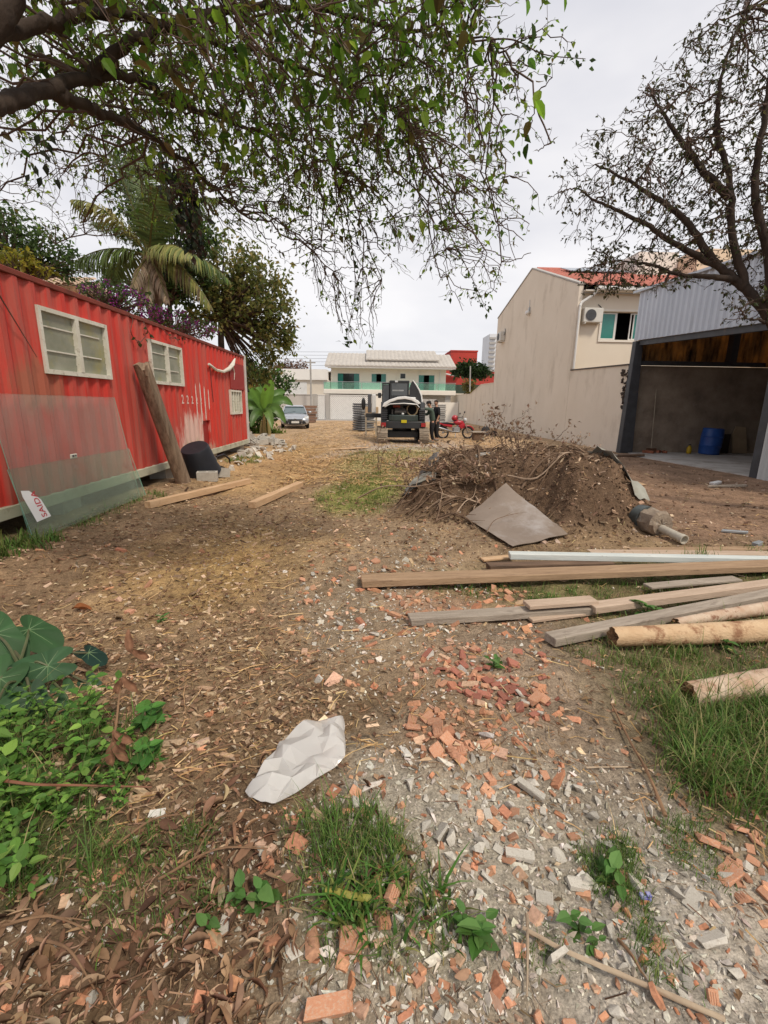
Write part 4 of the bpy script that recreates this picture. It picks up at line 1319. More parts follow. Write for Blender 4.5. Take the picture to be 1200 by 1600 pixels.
BLK = block_mesh()


def put_block(x, y, z, rot, label, grp):
    o = link('concrete_block', BLK)
    o.location = (x, y, z)
    o.rotation_euler = rot
    return tag(o, label, 'concrete block', grp)


put_block(-3.28, 9.15, H(-3.28, 9.15), (0.1, 0, 0.2), 'pale concrete block at the foot of the leaning post under the tub', 'blocks by the black tub')
put_block(-3.22, 9.72, H(-3.22, 9.72) + 0.02, (0, 0.15, 0.9), 'pale concrete block under the right edge of the black tub', 'blocks by the black tub')
rb = random.Random(21)
for k in range(46):
    u = rb.random()
    x = -5.0 + 1.75 * u + rb.uniform(-0.15, 0.15)
    y = 17.2 + rb.uniform(-0.9, 0.9) * (1 - 0.5 * u)
    hh = max(0, 0.5 * (1 - u * 0.9) * rb.random())
    put_block(x, y, hh, (rb.choice((0, PI / 2, rb.uniform(-0.6, 0.6))), rb.uniform(-0.5, 0.5), rb.uniform(0, PI)),
              'pale hollow concrete block tumbled in the heap beyond the end of the red container', 'hollow blocks heaped beyond the container')
for k in range(9):
    put_block(-3.98 + rb.uniform(-0.06, 0.22), 14.2 + k * 0.24, 0.02 + 0.06 * (k % 2), (PI / 2 + rb.uniform(-0.3, 0.3), rb.uniform(-0.2, 0.2), rb.uniform(-0.4, 0.4)),
              ('first', 'second', 'third', 'fourth', 'fifth', 'sixth', 'seventh', 'eighth', 'last')[k] + ' tilted block along the container base, counted from the near side', 'blocks along the container base')
# supports below the container
for yy in (3.6, 6.4, 9.6, 12.4, 15.1):
    o = obj('support_block', MB().span((CX - 0.45, yy - 0.2, -0.05), (CX - 0.12, yy + 0.2, CZ0 - 0.147)), M_BLOCK, ct)

# ------------------------------------------------------------------ two sawn beams on the left
M_PINE = pm('fresh_pine', (0.58, 0.40, 0.24), (0.46, 0.29, 0.16), 3, 0.85, 0.25, 30, stretch=(6, 0.6, 6), dirt=(0.30, 0.19, 0.11), dirt_scale=3, dirt_at=(0.58, 0.75))


def beam(label, a, b, w, tck, za, zb, mat, name='timber_beam', group=None, bev=0.004):
    """a, b: ground points of the front bottom edge; the beam lies behind it"""
    if name == 'plank':
        w, tck = w * 0.74, tck * 0.72
    a, b = Vector((a[0], a[1], za)), Vector((b[0], b[1], zb))
    d = (b - a).normalized()
    perp = Vector((-d.y, d.x, 0)).normalized()
    if perp.y < 0:
        perp = -perp
    up = d.cross(perp)
    if up.z < 0:
        up = -up
    off = perp * w / 2 + up * tck / 2
    c = (a + b) / 2 + off
    L = (b - a).length
    Rm = Matrix((perp, d, perp.cross(d))).transposed()
    m_ = MB()
    ns = max(2, int(L / 0.35))
    vs, fs = [], []
    rn = random.Random(int(L * 1000))
    for i in range(ns + 1):
        y = -L / 2 + L * i / ns
        wob = rn.uniform(-0.003, 0.003)
        for sx, sz in ((-1, -1), (1, -1), (1, 1), (-1, 1)):
            vs.append((sx * w / 2 + wob + rn.uniform(-0.0015, 0.0015), y + (rn.uniform(-0.006, 0.006) if i in (0, ns) else 0), sz * tck / 2 + wob * 0.5))
    for i in range(ns):
        for k in range(4):
            fs.append((i * 4 + k, i * 4 + (k + 1) % 4, (i + 1) * 4 + (k + 1) % 4, (i + 1) * 4 + k))
    fs += [(3, 2, 1, 0), (ns * 4, ns * 4 + 1, ns * 4 + 2, ns * 4 + 3)]
    m_.add(vs, fs)
    o = obj(name, m_, mat, None, bevel=bev)
    o.matrix_world = Matrix.Translation(c) @ Rm.to_4x4()
    return tag(o, label, 'beam' if name == 'timber_beam' else 'plank', group)


g1, g1b = Vector((-3.256, 6.655, 0)), Vector((-2.38, 9.079, 0))
beam('longer sawn pine beam lying on the litter below the leaning post', g1, g1b, 0.11, 0.10, H(g1.x, g1.y) + 0.005, H(g1b.x, g1b.y) + 0.005, M_PINE)
g2, g2b = Vector((-1.763, 6.871, 0)), Vector((-1.322, 8.84, 0))
beam('shorter sawn pine beam lying alone on the litter left of the middle of the yard', g2, g2b, 0.13, 0.10, H(g2.x, g2.y) + 0.005, H(g2b.x, g2b.y) + 0.005, M_PINE)

# ------------------------------------------------------------------ planks on the right
M_BROWNPLK = pm('brown_plank', (0.40, 0.27, 0.165), (0.27, 0.175, 0.105), 4, 0.9, 0.4, 26, stretch=(7, 0.7, 7), dirt=(0.12, 0.075, 0.05), dirt_scale=2.5, dirt_at=(0.58, 0.75), streak=(8, 1.5, 8))
M_GREYPLK = pm('grey_plank', (0.40, 0.34, 0.275), (0.26, 0.215, 0.17), 4, 0.92, 0.4, 26, stretch=(7, 0.7, 7), dirt=(0.13, 0.10, 0.08), dirt_scale=2.5, dirt_at=(0.55, 0.75), streak=(8, 1.5, 8))
M_PINKPLK = pm('pinkish_plank', (0.52, 0.40, 0.30), (0.40, 0.295, 0.215), 4, 0.9, 0.35, 26, stretch=(7, 0.7, 7), dirt=(0.20, 0.15, 0.11), dirt_scale=2.5, dirt_at=(0.6, 0.78), streak=(8, 1.5, 8))
M_WHITEPLK = pm('white_painted_plank', (0.60, 0.62, 0.58), (0.48, 0.52, 0.50), 3, 0.75, 0.2, 26, stretch=(6, 0.8, 6), dirt=(0.28, 0.23, 0.17), dirt_scale=3, dirt_at=(0.62, 0.74), streak=(6, 2, 6))
M_DARKPLK = pm('dark_plank', (0.20, 0.125, 0.08), (0.10, 0.065, 0.045), 4, 0.9, 0.4, 26, stretch=(7, 0.7, 7))
beam('long wide brown plank lying across the yard in front of the others', (-0.068, 3.755, -0), (4.526, 4.139, 0.05), 0.25, 0.085, 0.02, 0.06, M_BROWNPLK, 'plank')
beam('white painted plank lying above the long brown one', (1.443, 4.408, 0.05), (4.266, 4.283, 0.05), 0.14, 0.085, 0.06, 0.06, M_WHITEPLK, 'plank')
beam('dark brown plank end under the white painted plank', (1.182, 4.207, 0), (2.49, 4.308, 0), 0.17, 0.085, 0.0, 0.0, M_DARKPLK, 'plank')
beam('thin pale plank lying on bare soil behind the white painted plank', (2.461, 4.731, 0), (5.077, 4.676, 0), 0.2, 0.03, 0.005, 0.01, M_PINKPLK, 'plank')
beam('thin plank nearest the concrete stump, behind the white painted plank', (2.985, 4.828, 0), (5.331, 4.93, -0), 0.16, 0.03, 0.005, 0.01, M_BROWNPLK, 'plank')
beam('short splintered board end at the left tip of the white plank', (1.193, 4.487, 0), (1.552, 4.551, 0), 0.13, 0.03, 0.005, 0.02, M_PINE, 'plank')
beam('weathered grey plank pointing left below the long brown one', (0.304, 3.057, 0), (1.805, 3.255, 0), 0.17, 0.07, 0.01, 0.01, M_GREYPLK, 'plank')
beam('short pinkish plank laid on top of the weathered grey one', (1.225, 3.179, 0.08), (1.803, 3.271, 0.08), 0.16, 0.045, 0.083, 0.083, M_PINKPLK, 'plank')
beam('short plank offcut wedged under the end of the weathered grey one', (1.234, 3.127, 0), (1.753, 3.255, 0), 0.13, 0.035, 0.0, 0.0, M_PINKPLK, 'plank')
beam('pale pinkish plank running right from the short stacked plank', (1.757, 3.215, 0.02), (4.269, 3.821, 0.05), 0.15, 0.08, 0.03, 0.06, M_PINKPLK, 'plank')
beam('long pale plank nearest the peeled logs with its end in the grass', (1.254, 2.756, 0), (4.189, 3.731, 0), 0.15, 0.085, 0.01, 0.03, M_GREYPLK, 'plank')
beam('short grey plank between the long brown plank and the pinkish one', (2.518, 3.724, 0), (3.488, 3.892, 0), 0.15, 0.03, 0.02, 0.03, M_GREYPLK, 'plank')
# pointed splinter beside the log
obj_s = obj('wood_splinter', MB().tube([Vector((1.457, 2.876, 0)) + Vector((0, 0, 0.03)), Vector((1.733, 2.967, 0)) + Vector((0, 0, 0.05))], [0.004, 0.018], 5, jitter=0.3), M_PINE)
tag(obj_s, 'fresh orange wood splinter beside the cut end of the upper peeled log', 'splinter')

# ------------------------------------------------------------------ peeled logs
M_LOG = pm('peeled_log', (0.58, 0.42, 0.26), (0.50, 0.33, 0.19), 5, 0.85, 0.35, 25, dirt=(0.27, 0.14, 0.075), dirt_scale=6, dirt_at=(0.52, 0.62), stretch=(1.5, 1.5, 3))
M_LOG2 = pm('barky_log', (0.56, 0.45, 0.34), (0.42, 0.27, 0.18), 8, 0.9, 0.35, 25, dirt=(0.26, 0.14, 0.09), dirt_scale=10, dirt_at=(0.55, 0.62))
M_LOGEND = pm('log_end', (0.30, 0.17, 0.08), (0.13, 0.07, 0.035), 9, 0.95, 0.8, 30, stretch=(1, 6, 6))


def log(label, pts, rads, mat, seed, crack=True):
    rn = random.Random(seed)
    P_ = [Vector(p) for p in pts]
    t = thing('log', label, 'log', P_[0])
    V, F, N, K = [], [], 18, 22
    def at(u):
        f_ = u * (len(P_) - 1)
        i = min(int(f_), len(P_) - 2)
        return P_[i].lerp(P_[i + 1], f_ - i), rads[i] + (rads[i + 1] - rads[i]) * (f_ - i)
    d0 = (P_[1] - P_[0]).normalized()
    x = d0.cross(Vector((0, 0, 1))).normalized()
    for i in range(K + 1):
        u = i / K
        c, r = at(u)
        y = d0.cross(x)
        for k in range(N):
            a = 2 * PI * k / N
            rr = r * (1 + 0.10 * mnoise.noise(Vector((math.cos(a) * 1.5 + seed, math.sin(a) * 1.5, u * 5))) + 0.03 * mnoise.noise(Vector((math.cos(a) * 5 + seed, math.sin(a) * 5, u * 18))))
            V.append(c + (x * math.cos(a) + y * math.sin(a)) * rr + (d0 * rn.uniform(-0.012, 0.012) if i == 0 else Vector()))
    for i in range(K):
        for k in range(N):
            F.append((i * N + k, i * N + (k + 1) % N, (i + 1) * N + (k + 1) % N, (i + 1) * N + k))
    F.append(tuple(range(K * N, K * N + N)))
    m_ = MB()
    m_.add(V, F)
    obj('bark', m_, mat, t, smooth=1.0)
    # rough chopped end face
    e, EF = [P_[0] + d0 * 0.012], []
    for ring, fr in ((1, 0.4), (2, 0.75), (3, 1.0)):
        for k in range(N):
            q = P_[0].lerp(V[k], fr)
            if ring < 3:
                q = q + d0 * (rn.uniform(-0.02, 0.035))
            e.append(q)
    for k in range(N):
        k2 = (k + 1) % N
        EF.append((0, 1 + k2, 1 + k))
        EF.append((1 + k, 1 + k2, 1 + N + k2, 1 + N + k))
        EF.append((1 + N + k, 1 + N + k2, 1 + 2 * N + k2, 1 + 2 * N + k))
    m2 = MB()
    m2.add(e, EF)
    obj('cut_end', m2, M_LOGEND, t)
    return t


a_, b_ = Vector((1.672, 2.805, 0)), Vector((3.268, 2.871, 0))
log('peeled yellow log with a split cut end beside the long pale plank', [a_ + Vector((0, 0.0, 0.065)), a_.lerp(b_, 0.4) + Vector((0, 0.0, 0.07)), a_.lerp(b_, 0.75) + Vector((0, 0.0, 0.085)), b_ + Vector((0, 0.03, 0.10))], [0.066, 0.072, 0.082, 0.095], M_LOG, 3)
a_, b_ = Vector((1.762, 2.125, 0)), Vector((2.795, 2.246, 0))
log('pink blotched log with torn end lying in the grass at the right edge', [a_ + Vector((0, 0.03, 0.065)), a_.lerp(b_, 0.45) + Vector((0, 0.04, 0.09)), b_ + Vector((0, 0.05, 0.08))], [0.068, 0.08, 0.09], M_LOG2, 9)
a_, b_ = Vector((2.268, 2.985, 0)), Vector((3.851, 3.398, 0))
log('thin bark covered log behind the peeled yellow log', [a_ + Vector((0, 0.05, 0.05)), a_.lerp(b_, 0.5) + Vector((0, 0.05, 0.06)), b_ + Vector((0, 0.05, 0.06))], [0.035, 0.05, 0.06], M_LOG2, 17)

# ------------------------------------------------------------------ concrete stump with a pipe
sb = Vector((3.607, 5.507, -0)); se = Vector((3.74, 4.931, -0))
d_ = Vector((se.x - sb.x, se.y - sb.y - 0.15, 0)).normalized()
t = thing('concrete_footing', 'lump of concrete in a metal collar with a pale pipe sticking out', 'concrete footing', (sb.x, sb.y + 0.2, 0))
c0 = Vector((sb.x + 0.02, sb.y + 0.28, 0.17))
Md = Matrix.Translation(c0) @ d_.to_track_quat('Z', 'Y').to_matrix().to_4x4()
lump = MB().lathe([(0.0, 0.0), (0.13, 0.0), (0.155, 0.03), (0.165, 0.10), (0.17, 0.18), (0.165, 0.26), (0.172, 0.31), (0.14, 0.34), (0.07, 0.335), (0.0, 0.33)], n=18, M=Md)
rl = random.Random(5)
lump.v = [tuple(Vector(p) + (Vector(p) - c0).normalized() * rl.uniform(-0.024, 0.02)) for p in lump.v]
obj('concrete', lump, pm('earthy_concrete', (0.30, 0.24, 0.18), (0.20, 0.15, 0.11), 9, 0.95, 0.6, 40, dirt=(0.40, 0.37, 0.32), dirt_scale=8, dirt_at=(0.56, 0.7)), t, smooth=0.5)
obj('collar', MB().lathe([(0.168, -0.05), (0.176, -0.05), (0.178, 0.09), (0.170, 0.09)], n=24, M=Md), pm('collar_metal', (0.11, 0.13, 0.13), (0.07, 0.075, 0.07), 6, 0.5, 0.2, 40, metal=0.3), t, smooth=0.5)
Mp = Matrix.Translation(c0 + d_ * 0.32 + Vector((0, -0.02, -0.05))) @ (d_ + Vector((0, 0, -0.12))).normalized().to_track_quat('Z', 'Y').to_matrix().to_4x4()
obj('pipe', MB().lathe([(0.05, 0), (0.052, 0.30), (0.058, 0.31), (0.058, 0.36), (0.048, 0.36), (0.044, 0.30)], n=18, M=Mp), pm('pvc_dirty', (0.50, 0.46, 0.38), (0.36, 0.32, 0.26), 5, 0.7, 0.2, 30), t, smooth=0.6)

# ------------------------------------------------------------------ sheet metal on the mound
def draped_sheet(name, label, cat, quad, n, mat, lift=0.02, curl=0.0, thick=0.006, seed=1, follow=0.0):
    A, B_, C_, D_ = [Vector(q) for q in quad]
    V, F = [], []
    for j in range(n + 1):
        for i in range(n + 1):
            u, v = i / n, j / n
            p = A.lerp(B_, u).lerp(D_.lerp(C_, u), v)
            nz_ = 0.025 * mnoise.noise(Vector((u * 2.5 + seed, v * 2.5, seed)))
            p.z += nz_ + curl * ((u - 0.5) ** 2 + (v - 0.5) ** 2)
            p.x += 0.012 * mnoise.noise(Vector((u * 9 + seed, v * 9, 4)))
            p.y += 0.012 * mnoise.noise(Vector((u * 9 + seed, v * 9, 7)))
            hg = H(p.x, p.y)
            p.z = max(p.z, hg + lift) if not follow else hg + lift + nz_ * 0.5 + curl * abs(u - 0.5)
            V.append(p)
    k = len(V)
    W_ = n + 1
    for j in range(n):
        for i in range(n):
            a = j * W_ + i
            F.append((a, a + 1, a + W_ + 1, a + W_))
            F.append((k + a, k + a + W_, k + a + W_ + 1, k + a + 1))
    V2 = V + [p - Vector((0, 0, thick)) for p in V]
    rim = [i for i in range(W_)] + [j * W_ + n for j in range(1, W_)] + [n * W_ + i for i in range(n - 1, -1, -1)] + [j * W_ for j in range(n - 1, 0, -1)]
    for a, b2 in zip(rim, rim[1:] + rim[:1]):
        F.append((a, b2, k + b2, k + a))
    m_ = MB()
    m_.add(V2, F)
    o = obj(name, m_, mat, None, smooth=0.8)
    return tag(o, label, cat)


M_TIN = pm('dull_metal_sheet', (0.30, 0.24, 0.19), (0.22, 0.17, 0.13), 1.6, 0.5, 0.1, 20, metal=0.25, spec=0.4, dirt=(0.40, 0.36, 0.33), dirt_scale=1.3, dirt_at=(0.52, 0.7))
draped_sheet('metal_sheet', 'large square dull grey brown sheet lying tilted on the front of the soil mound', 'sheet',
             [(1.95, 6.42, 0.50), (2.46, 5.38, 0.04), (1.63, 4.93, 0.02), (1.29, 6.0, 0.10)], 14, M_TIN, 0.012, 0.05, 0.006, 2)
M_TIN2 = pm('grey_green_sheet', (0.36, 0.36, 0.31), (0.26, 0.25, 0.21), 3, 0.7, 0.1, 20, metal=0.1, dirt=(0.22, 0.18, 0.13), dirt_scale=3, dirt_at=(0.55, 0.75))
draped_sheet('metal_strip', 'curved grey green strip lying on the right slope of the soil mound', 'sheet', [(3.55, 7.7, 1), (3.78, 7.75, 1), (4.02, 6.30, 0.3), (3.74, 6.22, 0.3)], 12, M_TIN2, 0.05, 0.14, 0.008, 5, follow=1)
draped_sheet('tin_scrap', 'crumpled dark corrugated scrap at the left shoulder of the soil mound', 'scrap sheet', [(0.62, 7.9, 0.75), (1.15, 7.7, 0.85), (1.05, 7.0, 0.62), (0.50, 7.1, 0.42)], 12, pm('dark_tin', (0.16, 0.145, 0.13), (0.10, 0.09, 0.08), 3, 0.7, 0.2, 30, metal=0.2), 0.05, 0.05, 0.008, 8, follow=1)
for k in range(5):
    draped_sheet('fibre_scrap', ('lowest', 'second lowest', 'middle', 'second highest', 'topmost')[k] + ' of five stacked fibre sheet scraps on the left face of the mound', 'scrap sheet', [(0.55 + 0.03 * k, 7.15 - 0.05 * k, 0.30 + 0.05 * k), (0.95 + 0.02 * k, 7.05, 0.46 + 0.05 * k), (0.98, 6.9 - 0.04 * k, 0.36 + 0.05 * k), (0.58, 6.9 - 0.04 * k, 0.22 + 0.05 * k)], 5, M_TIN2, 0.02, 0.0, 0.01, 20 + k)['group'] = 'fibre scraps on the mound'
# small bits lying on the bare soil
for lab, nm, q, dims, rz, mat in (
        ('thin blue grey metal strip lying on bare soil at right', 'metal_offcut', (4.806, 5.649, 0), (0.30, 0.06, 0.03), -0.5, M_STEELGREY),
        ('short blue grey metal channel at the right edge above the planks', 'metal_offcut', (4.689, 5.143, 0), (0.16, 0.07, 0.05), 0.5, M_STEELGREY),
        ('pale warped plywood scrap on the soil right of the mound', 'plywood_scrap', (5.575, 9.483, 0), (0.62, 0.34, 0.02), 0.2, M_PINE),
        ('white crumpled scrap among litter in front of the shed', 'scrap', (7.519, 9.582, 0), (0.35, 0.12, 0.05), 0.5, M_WHITEPAINT),
        ('long grey batten on the soil in front of the shed', 'batten', (7.335, 9.034, 0), (0.8, 0.07, 0.04), -0.1, M_GREYPLK),
        ('dark plank scrap at the base of the taupe wall', 'plank_scrap', (8, 15.14, 0), (1.3, 0.2, 0.05), 0.1, M_GREYPLK),
        ('short dark plank on the ground beside the foot of the steel column', 'plank_scrap', (8.7, 15.02, 0), (0.9, 0.25, 0.06), -0.15, M_DARKPLK),
        ('pale slab fragment on top of the soil mound', 'slab_fragment', (1.95, 7.9, 0), (0.38, 0.2, 0.05), 0.3, M_CONCRETE),
        ('long bright wood splinter lying in the straw beyond the beams', 'plank_scrap', (-0.8, 16.6, -0), (1.5, 0.3, 0.02), 0.08, M_PINE)):
    o = obj(nm, MB().prism([(-dims[0] / 2, -dims[1] / 2), (dims[0] * 0.45, -dims[1] * 0.42), (dims[0] / 2, dims[1] * 0.35), (-dims[0] * 0.42, dims[1] / 2)], 'Z', -dims[2] / 2, dims[2] / 2), mat, bevel=0.004)
    o.location = (q[0], q[1], H(q[0], q[1]) + dims[2] / 2 + 0.01)
    o.rotation_euler = (0.04, -0.05, rz)
    tag(o, lab, nm.replace('_', ' '))

# ------------------------------------------------------------------ clear plastic bag
bagp = [Vector(p) for p in ((-0.499, 1.527, 0), (-0.421, 1.768, 0), (-0.329, 1.932, 0), (-0.134, 1.988, 0), (-0.099, 1.691, 0), (-0.153, 1.623, 0), (-0.36, 1.464, 0), (-0.419, 1.459, 0))]
cen = sum(bagp, Vector()) / len(bagp)
from mathutils.geometry import delaunay_2d_cdt
rn_ = random.Random(6)
rim2 = []
for p, q in zip(bagp, bagp[1:] + bagp[:1]):
    for t_ in (0.0, 0.33, 0.66):
        v = p.lerp(q, t_)
        rim2.append(Vector((v.x + rn_.uniform(-0.006, 0.006), v.y + rn_.uniform(-0.006, 0.006))))
rimp = [(v.x, v.y) for v in rim2]
ins = []
while len(ins) < 52:
    v = Vector((cen.x + rn_.uniform(-0.35, 0.35), cen.y + rn_.uniform(-0.35, 0.35)))
    if bool(inpoly(rimp, np.array([v.x]), np.array([v.y]))[0]) and min((v - r_).length for r_ in rim2) > 0.02 and all((v - r_).length > 0.028 for r_ in ins):
        ins.append(v)
nb_ = len(rim2)
vv, _, ff, *_r = delaunay_2d_cdt(rim2 + ins, [(k, (k + 1) % nb_) for k in range(nb_)], [], 1, 1e-6)
V, F = [], [tuple(f) for f in ff]
for k, v in enumerate(vv):
    base_ = H(v.x, v.y) + 0.030
    e = min((v - r_).length for r_ in rim2) if k >= nb_ else 0.0
    puff = 0.020 * min(1, e / 0.06)
    q = Vector((v.x * 9, v.y * 9, 0.3))
    V.append((v.x, v.y, base_ + puff + (0.040 * max(0, 1 - 2.6 * abs(mnoise.noise(q))) + 0.026 * max(0, 1 - 3 * abs(mnoise.noise(q * 2.2 + Vector((5, 2, 1))))) + 0.022 * (rn_.random() - 0.3)) * min(1, e / 0.02) + (0.02 * rn_.random() if k < nb_ else 0)))
k0 = len(V)
V += [(x, y, z - 0.0012) for x, y, z in V]
F += [tuple(k0 + i_ for i_ in reversed(f)) for f in F]
F += [(k, (k + 1) % nb_, k0 + (k + 1) % nb_) for k in range(nb_)] + [(k, k0 + (k + 1) % nb_, k0 + k) for k in range(nb_)]
mbag = bpy.data.materials.new('clear_plastic')
mbag.use_nodes = True
n, l = mbag.node_tree.nodes, mbag.node_tree.links
b = n['Principled BSDF']
b.inputs['Base Color'].default_value = (0.90, 0.89, 0.87, 1)
b.inputs['Roughness'].default_value = 0.12
b.inputs['Specular IOR Level'].default_value = 0.5
tr = n.new('ShaderNodeBsdfTransparent')
tl = n.new('ShaderNodeBsdfTranslucent')
tl.inputs['Color'].default_value = (0.85, 0.84, 0.8, 1)
s1, s2 = n.new('ShaderNodeMixShader'), n.new('ShaderNodeMixShader')
s1.inputs[0].default_value = 0.45
s2.inputs[0].default_value = 0.36
l.new(b.outputs[0], s1.inputs[1])
l.new(tl.outputs[0], s1.inputs[2])
l.new(s1.outputs[0], s2.inputs[1])
l.new(tr.outputs[0], s2.inputs[2])
l.new(s2.outputs[0], n['Material Output'].inputs['Surface'])
bag = obj('plastic_bag', MB().add(V, F), mbag)
bm = bmesh.new()
bm.from_mesh(bag.data)
bmesh.ops.subdivide_edges(bm, edges=bm.edges, cuts=2, use_grid_fill=True, smooth=0.22)
for f in bm.faces:
    f.smooth = True
for e in bm.edges:
    e.smooth = len(e.link_faces) == 2 and e.calc_face_angle(0) < 0.33
bm.to_mesh(bag.data)
bm.free()
tag(bag, 'crumpled clear plastic bag lying on the rubble in the foreground', 'plastic bag')

# ------------------------------------------------------------------ silver car facing us
M_SILVER = pm('silver_paint', (0.46, 0.48, 0.51), (0.43, 0.45, 0.48), 2, 0.28, 0.0, metal=0.55, spec=0.6)
M_TYRE = pm('tyre_rubber', (0.025, 0.024, 0.023), None, 8, 0.9, 0.1)
M_CARGLASS = pm('car_glass', (0.10, 0.14, 0.15), (0.08, 0.11, 0.12), 1.5, 0.06, 0.0, spec=0.8)
M_LAMP = pm('lamp_glass', (0.62, 0.64, 0.64), (0.50, 0.52, 0.52), 12, 0.15, 0.0, spec=0.7)
M_TAILRED = pm('tail_lamp_red', (0.35, 0.02, 0.02), None, 3, 0.25, 0.0, spec=0.6)
car = thing('car', 'silver hatchback parked facing us beside the banana plant', 'car', (-4.85, 29.75, 0), math.radians(10))
CM = wm(car)


def cpart(name, mb, mat, parent=None, **k):
    return obj(name, mb.move(CM), mat, parent or car, **k)


# body shell: rings along the length (front at y=0)
st = [(0.00, 0.62, 0.30, 0.62), (0.10, 0.80, 0.22, 0.70), (0.35, 0.89, 0.20, 0.80), (0.9, 0.91, 0.20, 0.94), (1.25, 0.91, 0.20, 1.00), (2.2, 0.915, 0.2, 1.02), (3.4, 0.91, 0.2, 1.04), (4.1, 0.87, 0.24, 1.02), (4.32, 0.75, 0.32, 0.9)]
V, F, N = [], [], 16
for y, hw, zb, zt in st:
    for k in range(N):
        a = 2 * PI * k / N
        ca, sa = math.cos(a), math.sin(a)
        x = hw * math.copysign(abs(ca) ** 0.45, ca)
        z = (zb + zt) / 2 + (zt - zb) / 2 * math.copysign(abs(sa) ** 0.55, sa)
        V.append((x, y, z))
for i in range(len(st) - 1):
    for k in range(N):
        F.append((i * N + k, i * N + (k + 1) % N, (i + 1) * N + (k + 1) % N, (i + 1) * N + k))
F += [tuple(range(N)), tuple(range((len(st) - 1) * N, len(st) * N))]
m_ = MB()
m_.add(V, F)
cpart('body', m_, M_SILVER, smooth=0.7)
# cabin: dark glass house and silver roof
def loft(sts):
    m2 = MB()
    vs, fs = [], []
    for y, hb, ht, z0, z1 in sts:
        vs += [(-hb, y, z0), (hb, y, z0), (ht, y, z1), (-ht, y, z1)]
    for i in range(len(sts) - 1):
        for k in range(4):
            fs.append((i * 4 + k, i * 4 + (k + 1) % 4, i * 4 + 4 + (k + 1) % 4, i * 4 + 4 + k))
    fs += [(0, 1, 2, 3), tuple(4 * (len(sts) - 1) + k for k in (3, 2, 1, 0))]
    return m2.add(vs, fs)
cpart('windscreen', loft([(0.98, 0.78, 0.77, 0.94, 0.97), (1.85, 0.74, 0.60, 0.96, 1.40), (3.3, 0.74, 0.60, 0.98, 1.42), (4.0, 0.70, 0.62, 1.0, 1.05)]), M_CARGLASS, bevel=0.02)
cpart('roof', loft([(1.70, 0.64, 0.60, 1.37, 1.41), (2.2, 0.63, 0.55, 1.40, 1.475), (3.1, 0.63, 0.55, 1.40, 1.47), (3.6, 0.63, 0.58, 1.28, 1.34)]), M_SILVER, bevel=0.02)
for sx in (-1, 1):
    cpart('windscreen_pillar', MB().bar((sx * 0.775, 0.98, 0.97), (sx * 0.625, 1.78, 1.39), 0.06, 0.05), M_SILVER, bevel=0.01)
    hl = cpart('headlight', MB().add([(sx * 0.55, 0.02, 0.66), (sx * 0.86, 0.24, 0.68), (sx * 0.86, 0.50, 0.80), (sx * 0.62, 0.16, 0.80), (sx * 0.52, 0.06, 0.60), (sx * 0.83, 0.22, 0.60), (sx * 0.89, 0.52, 0.74), (sx * 0.56, 0.2, 0.70)],
                                [(0, 1, 2, 3), (0, 4, 5, 1), (1, 5, 6, 2), (2, 6, 7, 3), (3, 7, 4, 0), (4, 7, 6, 5)]), M_LAMP)
    cpart('lower_grille', MB().prism([(sx * 0.45, 0.30), (sx * 0.70, 0.34), (sx * 0.56, 0.52), (sx * 0.43, 0.46)], 'Y', -0.02, 0.12), M_BLACK)
    cpart('fog_light', MB().ell((sx * 0.73, 0.085, 0.42), (0.05, 0.03, 0.04)), M_LAMP, smooth=1.5)
    mi = cpart('mirror', MB().ell((sx * 1.0, 1.28, 1.03), (0.11, 0.07, 0.075)), M_SILVER, smooth=1.5)
    cpart('mirror_arm', MB().box((sx * 0.90, 1.30, 1.0), (0.12, 0.05, 0.04)), M_BLACK, mi)
    for y in (0.82, 3.45):
        wh = cpart('wheel', MB().lathe([(0.20, -0.1), (0.30, -0.1), (0.315, -0.07), (0.315, 0.07), (0.30, 0.1), (0.2, 0.1)], (sx * 0.80, y, 0.315), 20, 'X'), M_TYRE, smooth=0.6)
        cpart('rim', MB().lathe([(0.0, -0.08), (0.20, -0.09), (0.20, 0.09), (0.0, 0.08)], (sx * 0.80, y, 0.315), 14, 'X'), M_STEELGREY, wh, smooth=0.6)
cpart('grille', MB().prism([(-0.42, 0.53), (0.42, 0.53), (0.45, 0.60), (-0.45, 0.60)], 'Y', -0.045, 0.08), M_BLACK)
cpart('badge', MB().ell((0, -0.045, 0.635), (0.075, 0.012, 0.03)), M_STEELGREY, smooth=1.5)
cpart('intake', MB().prism([(-0.38, 0.28), (0.38, 0.28), (0.42, 0.48), (-0.42, 0.48)], 'Y', -0.025, 0.12), M_BLACK)
cpart('number_plate', MB().span((-0.24, -0.045, 0.36), (0.24, -0.028, 0.48)), M_WHITEPAINT)
cpart('wiper', MB().bar((-0.45, 1.05, 1.005), (0.05, 1.16, 1.07), 0.015, 0.015), M_BLACK)
cpart('bonnet_line', MB().bar((-0.60, 0.20, 0.765), (0.60, 0.20, 0.765), 0.012, 0.006), M_DARKSTEEL)

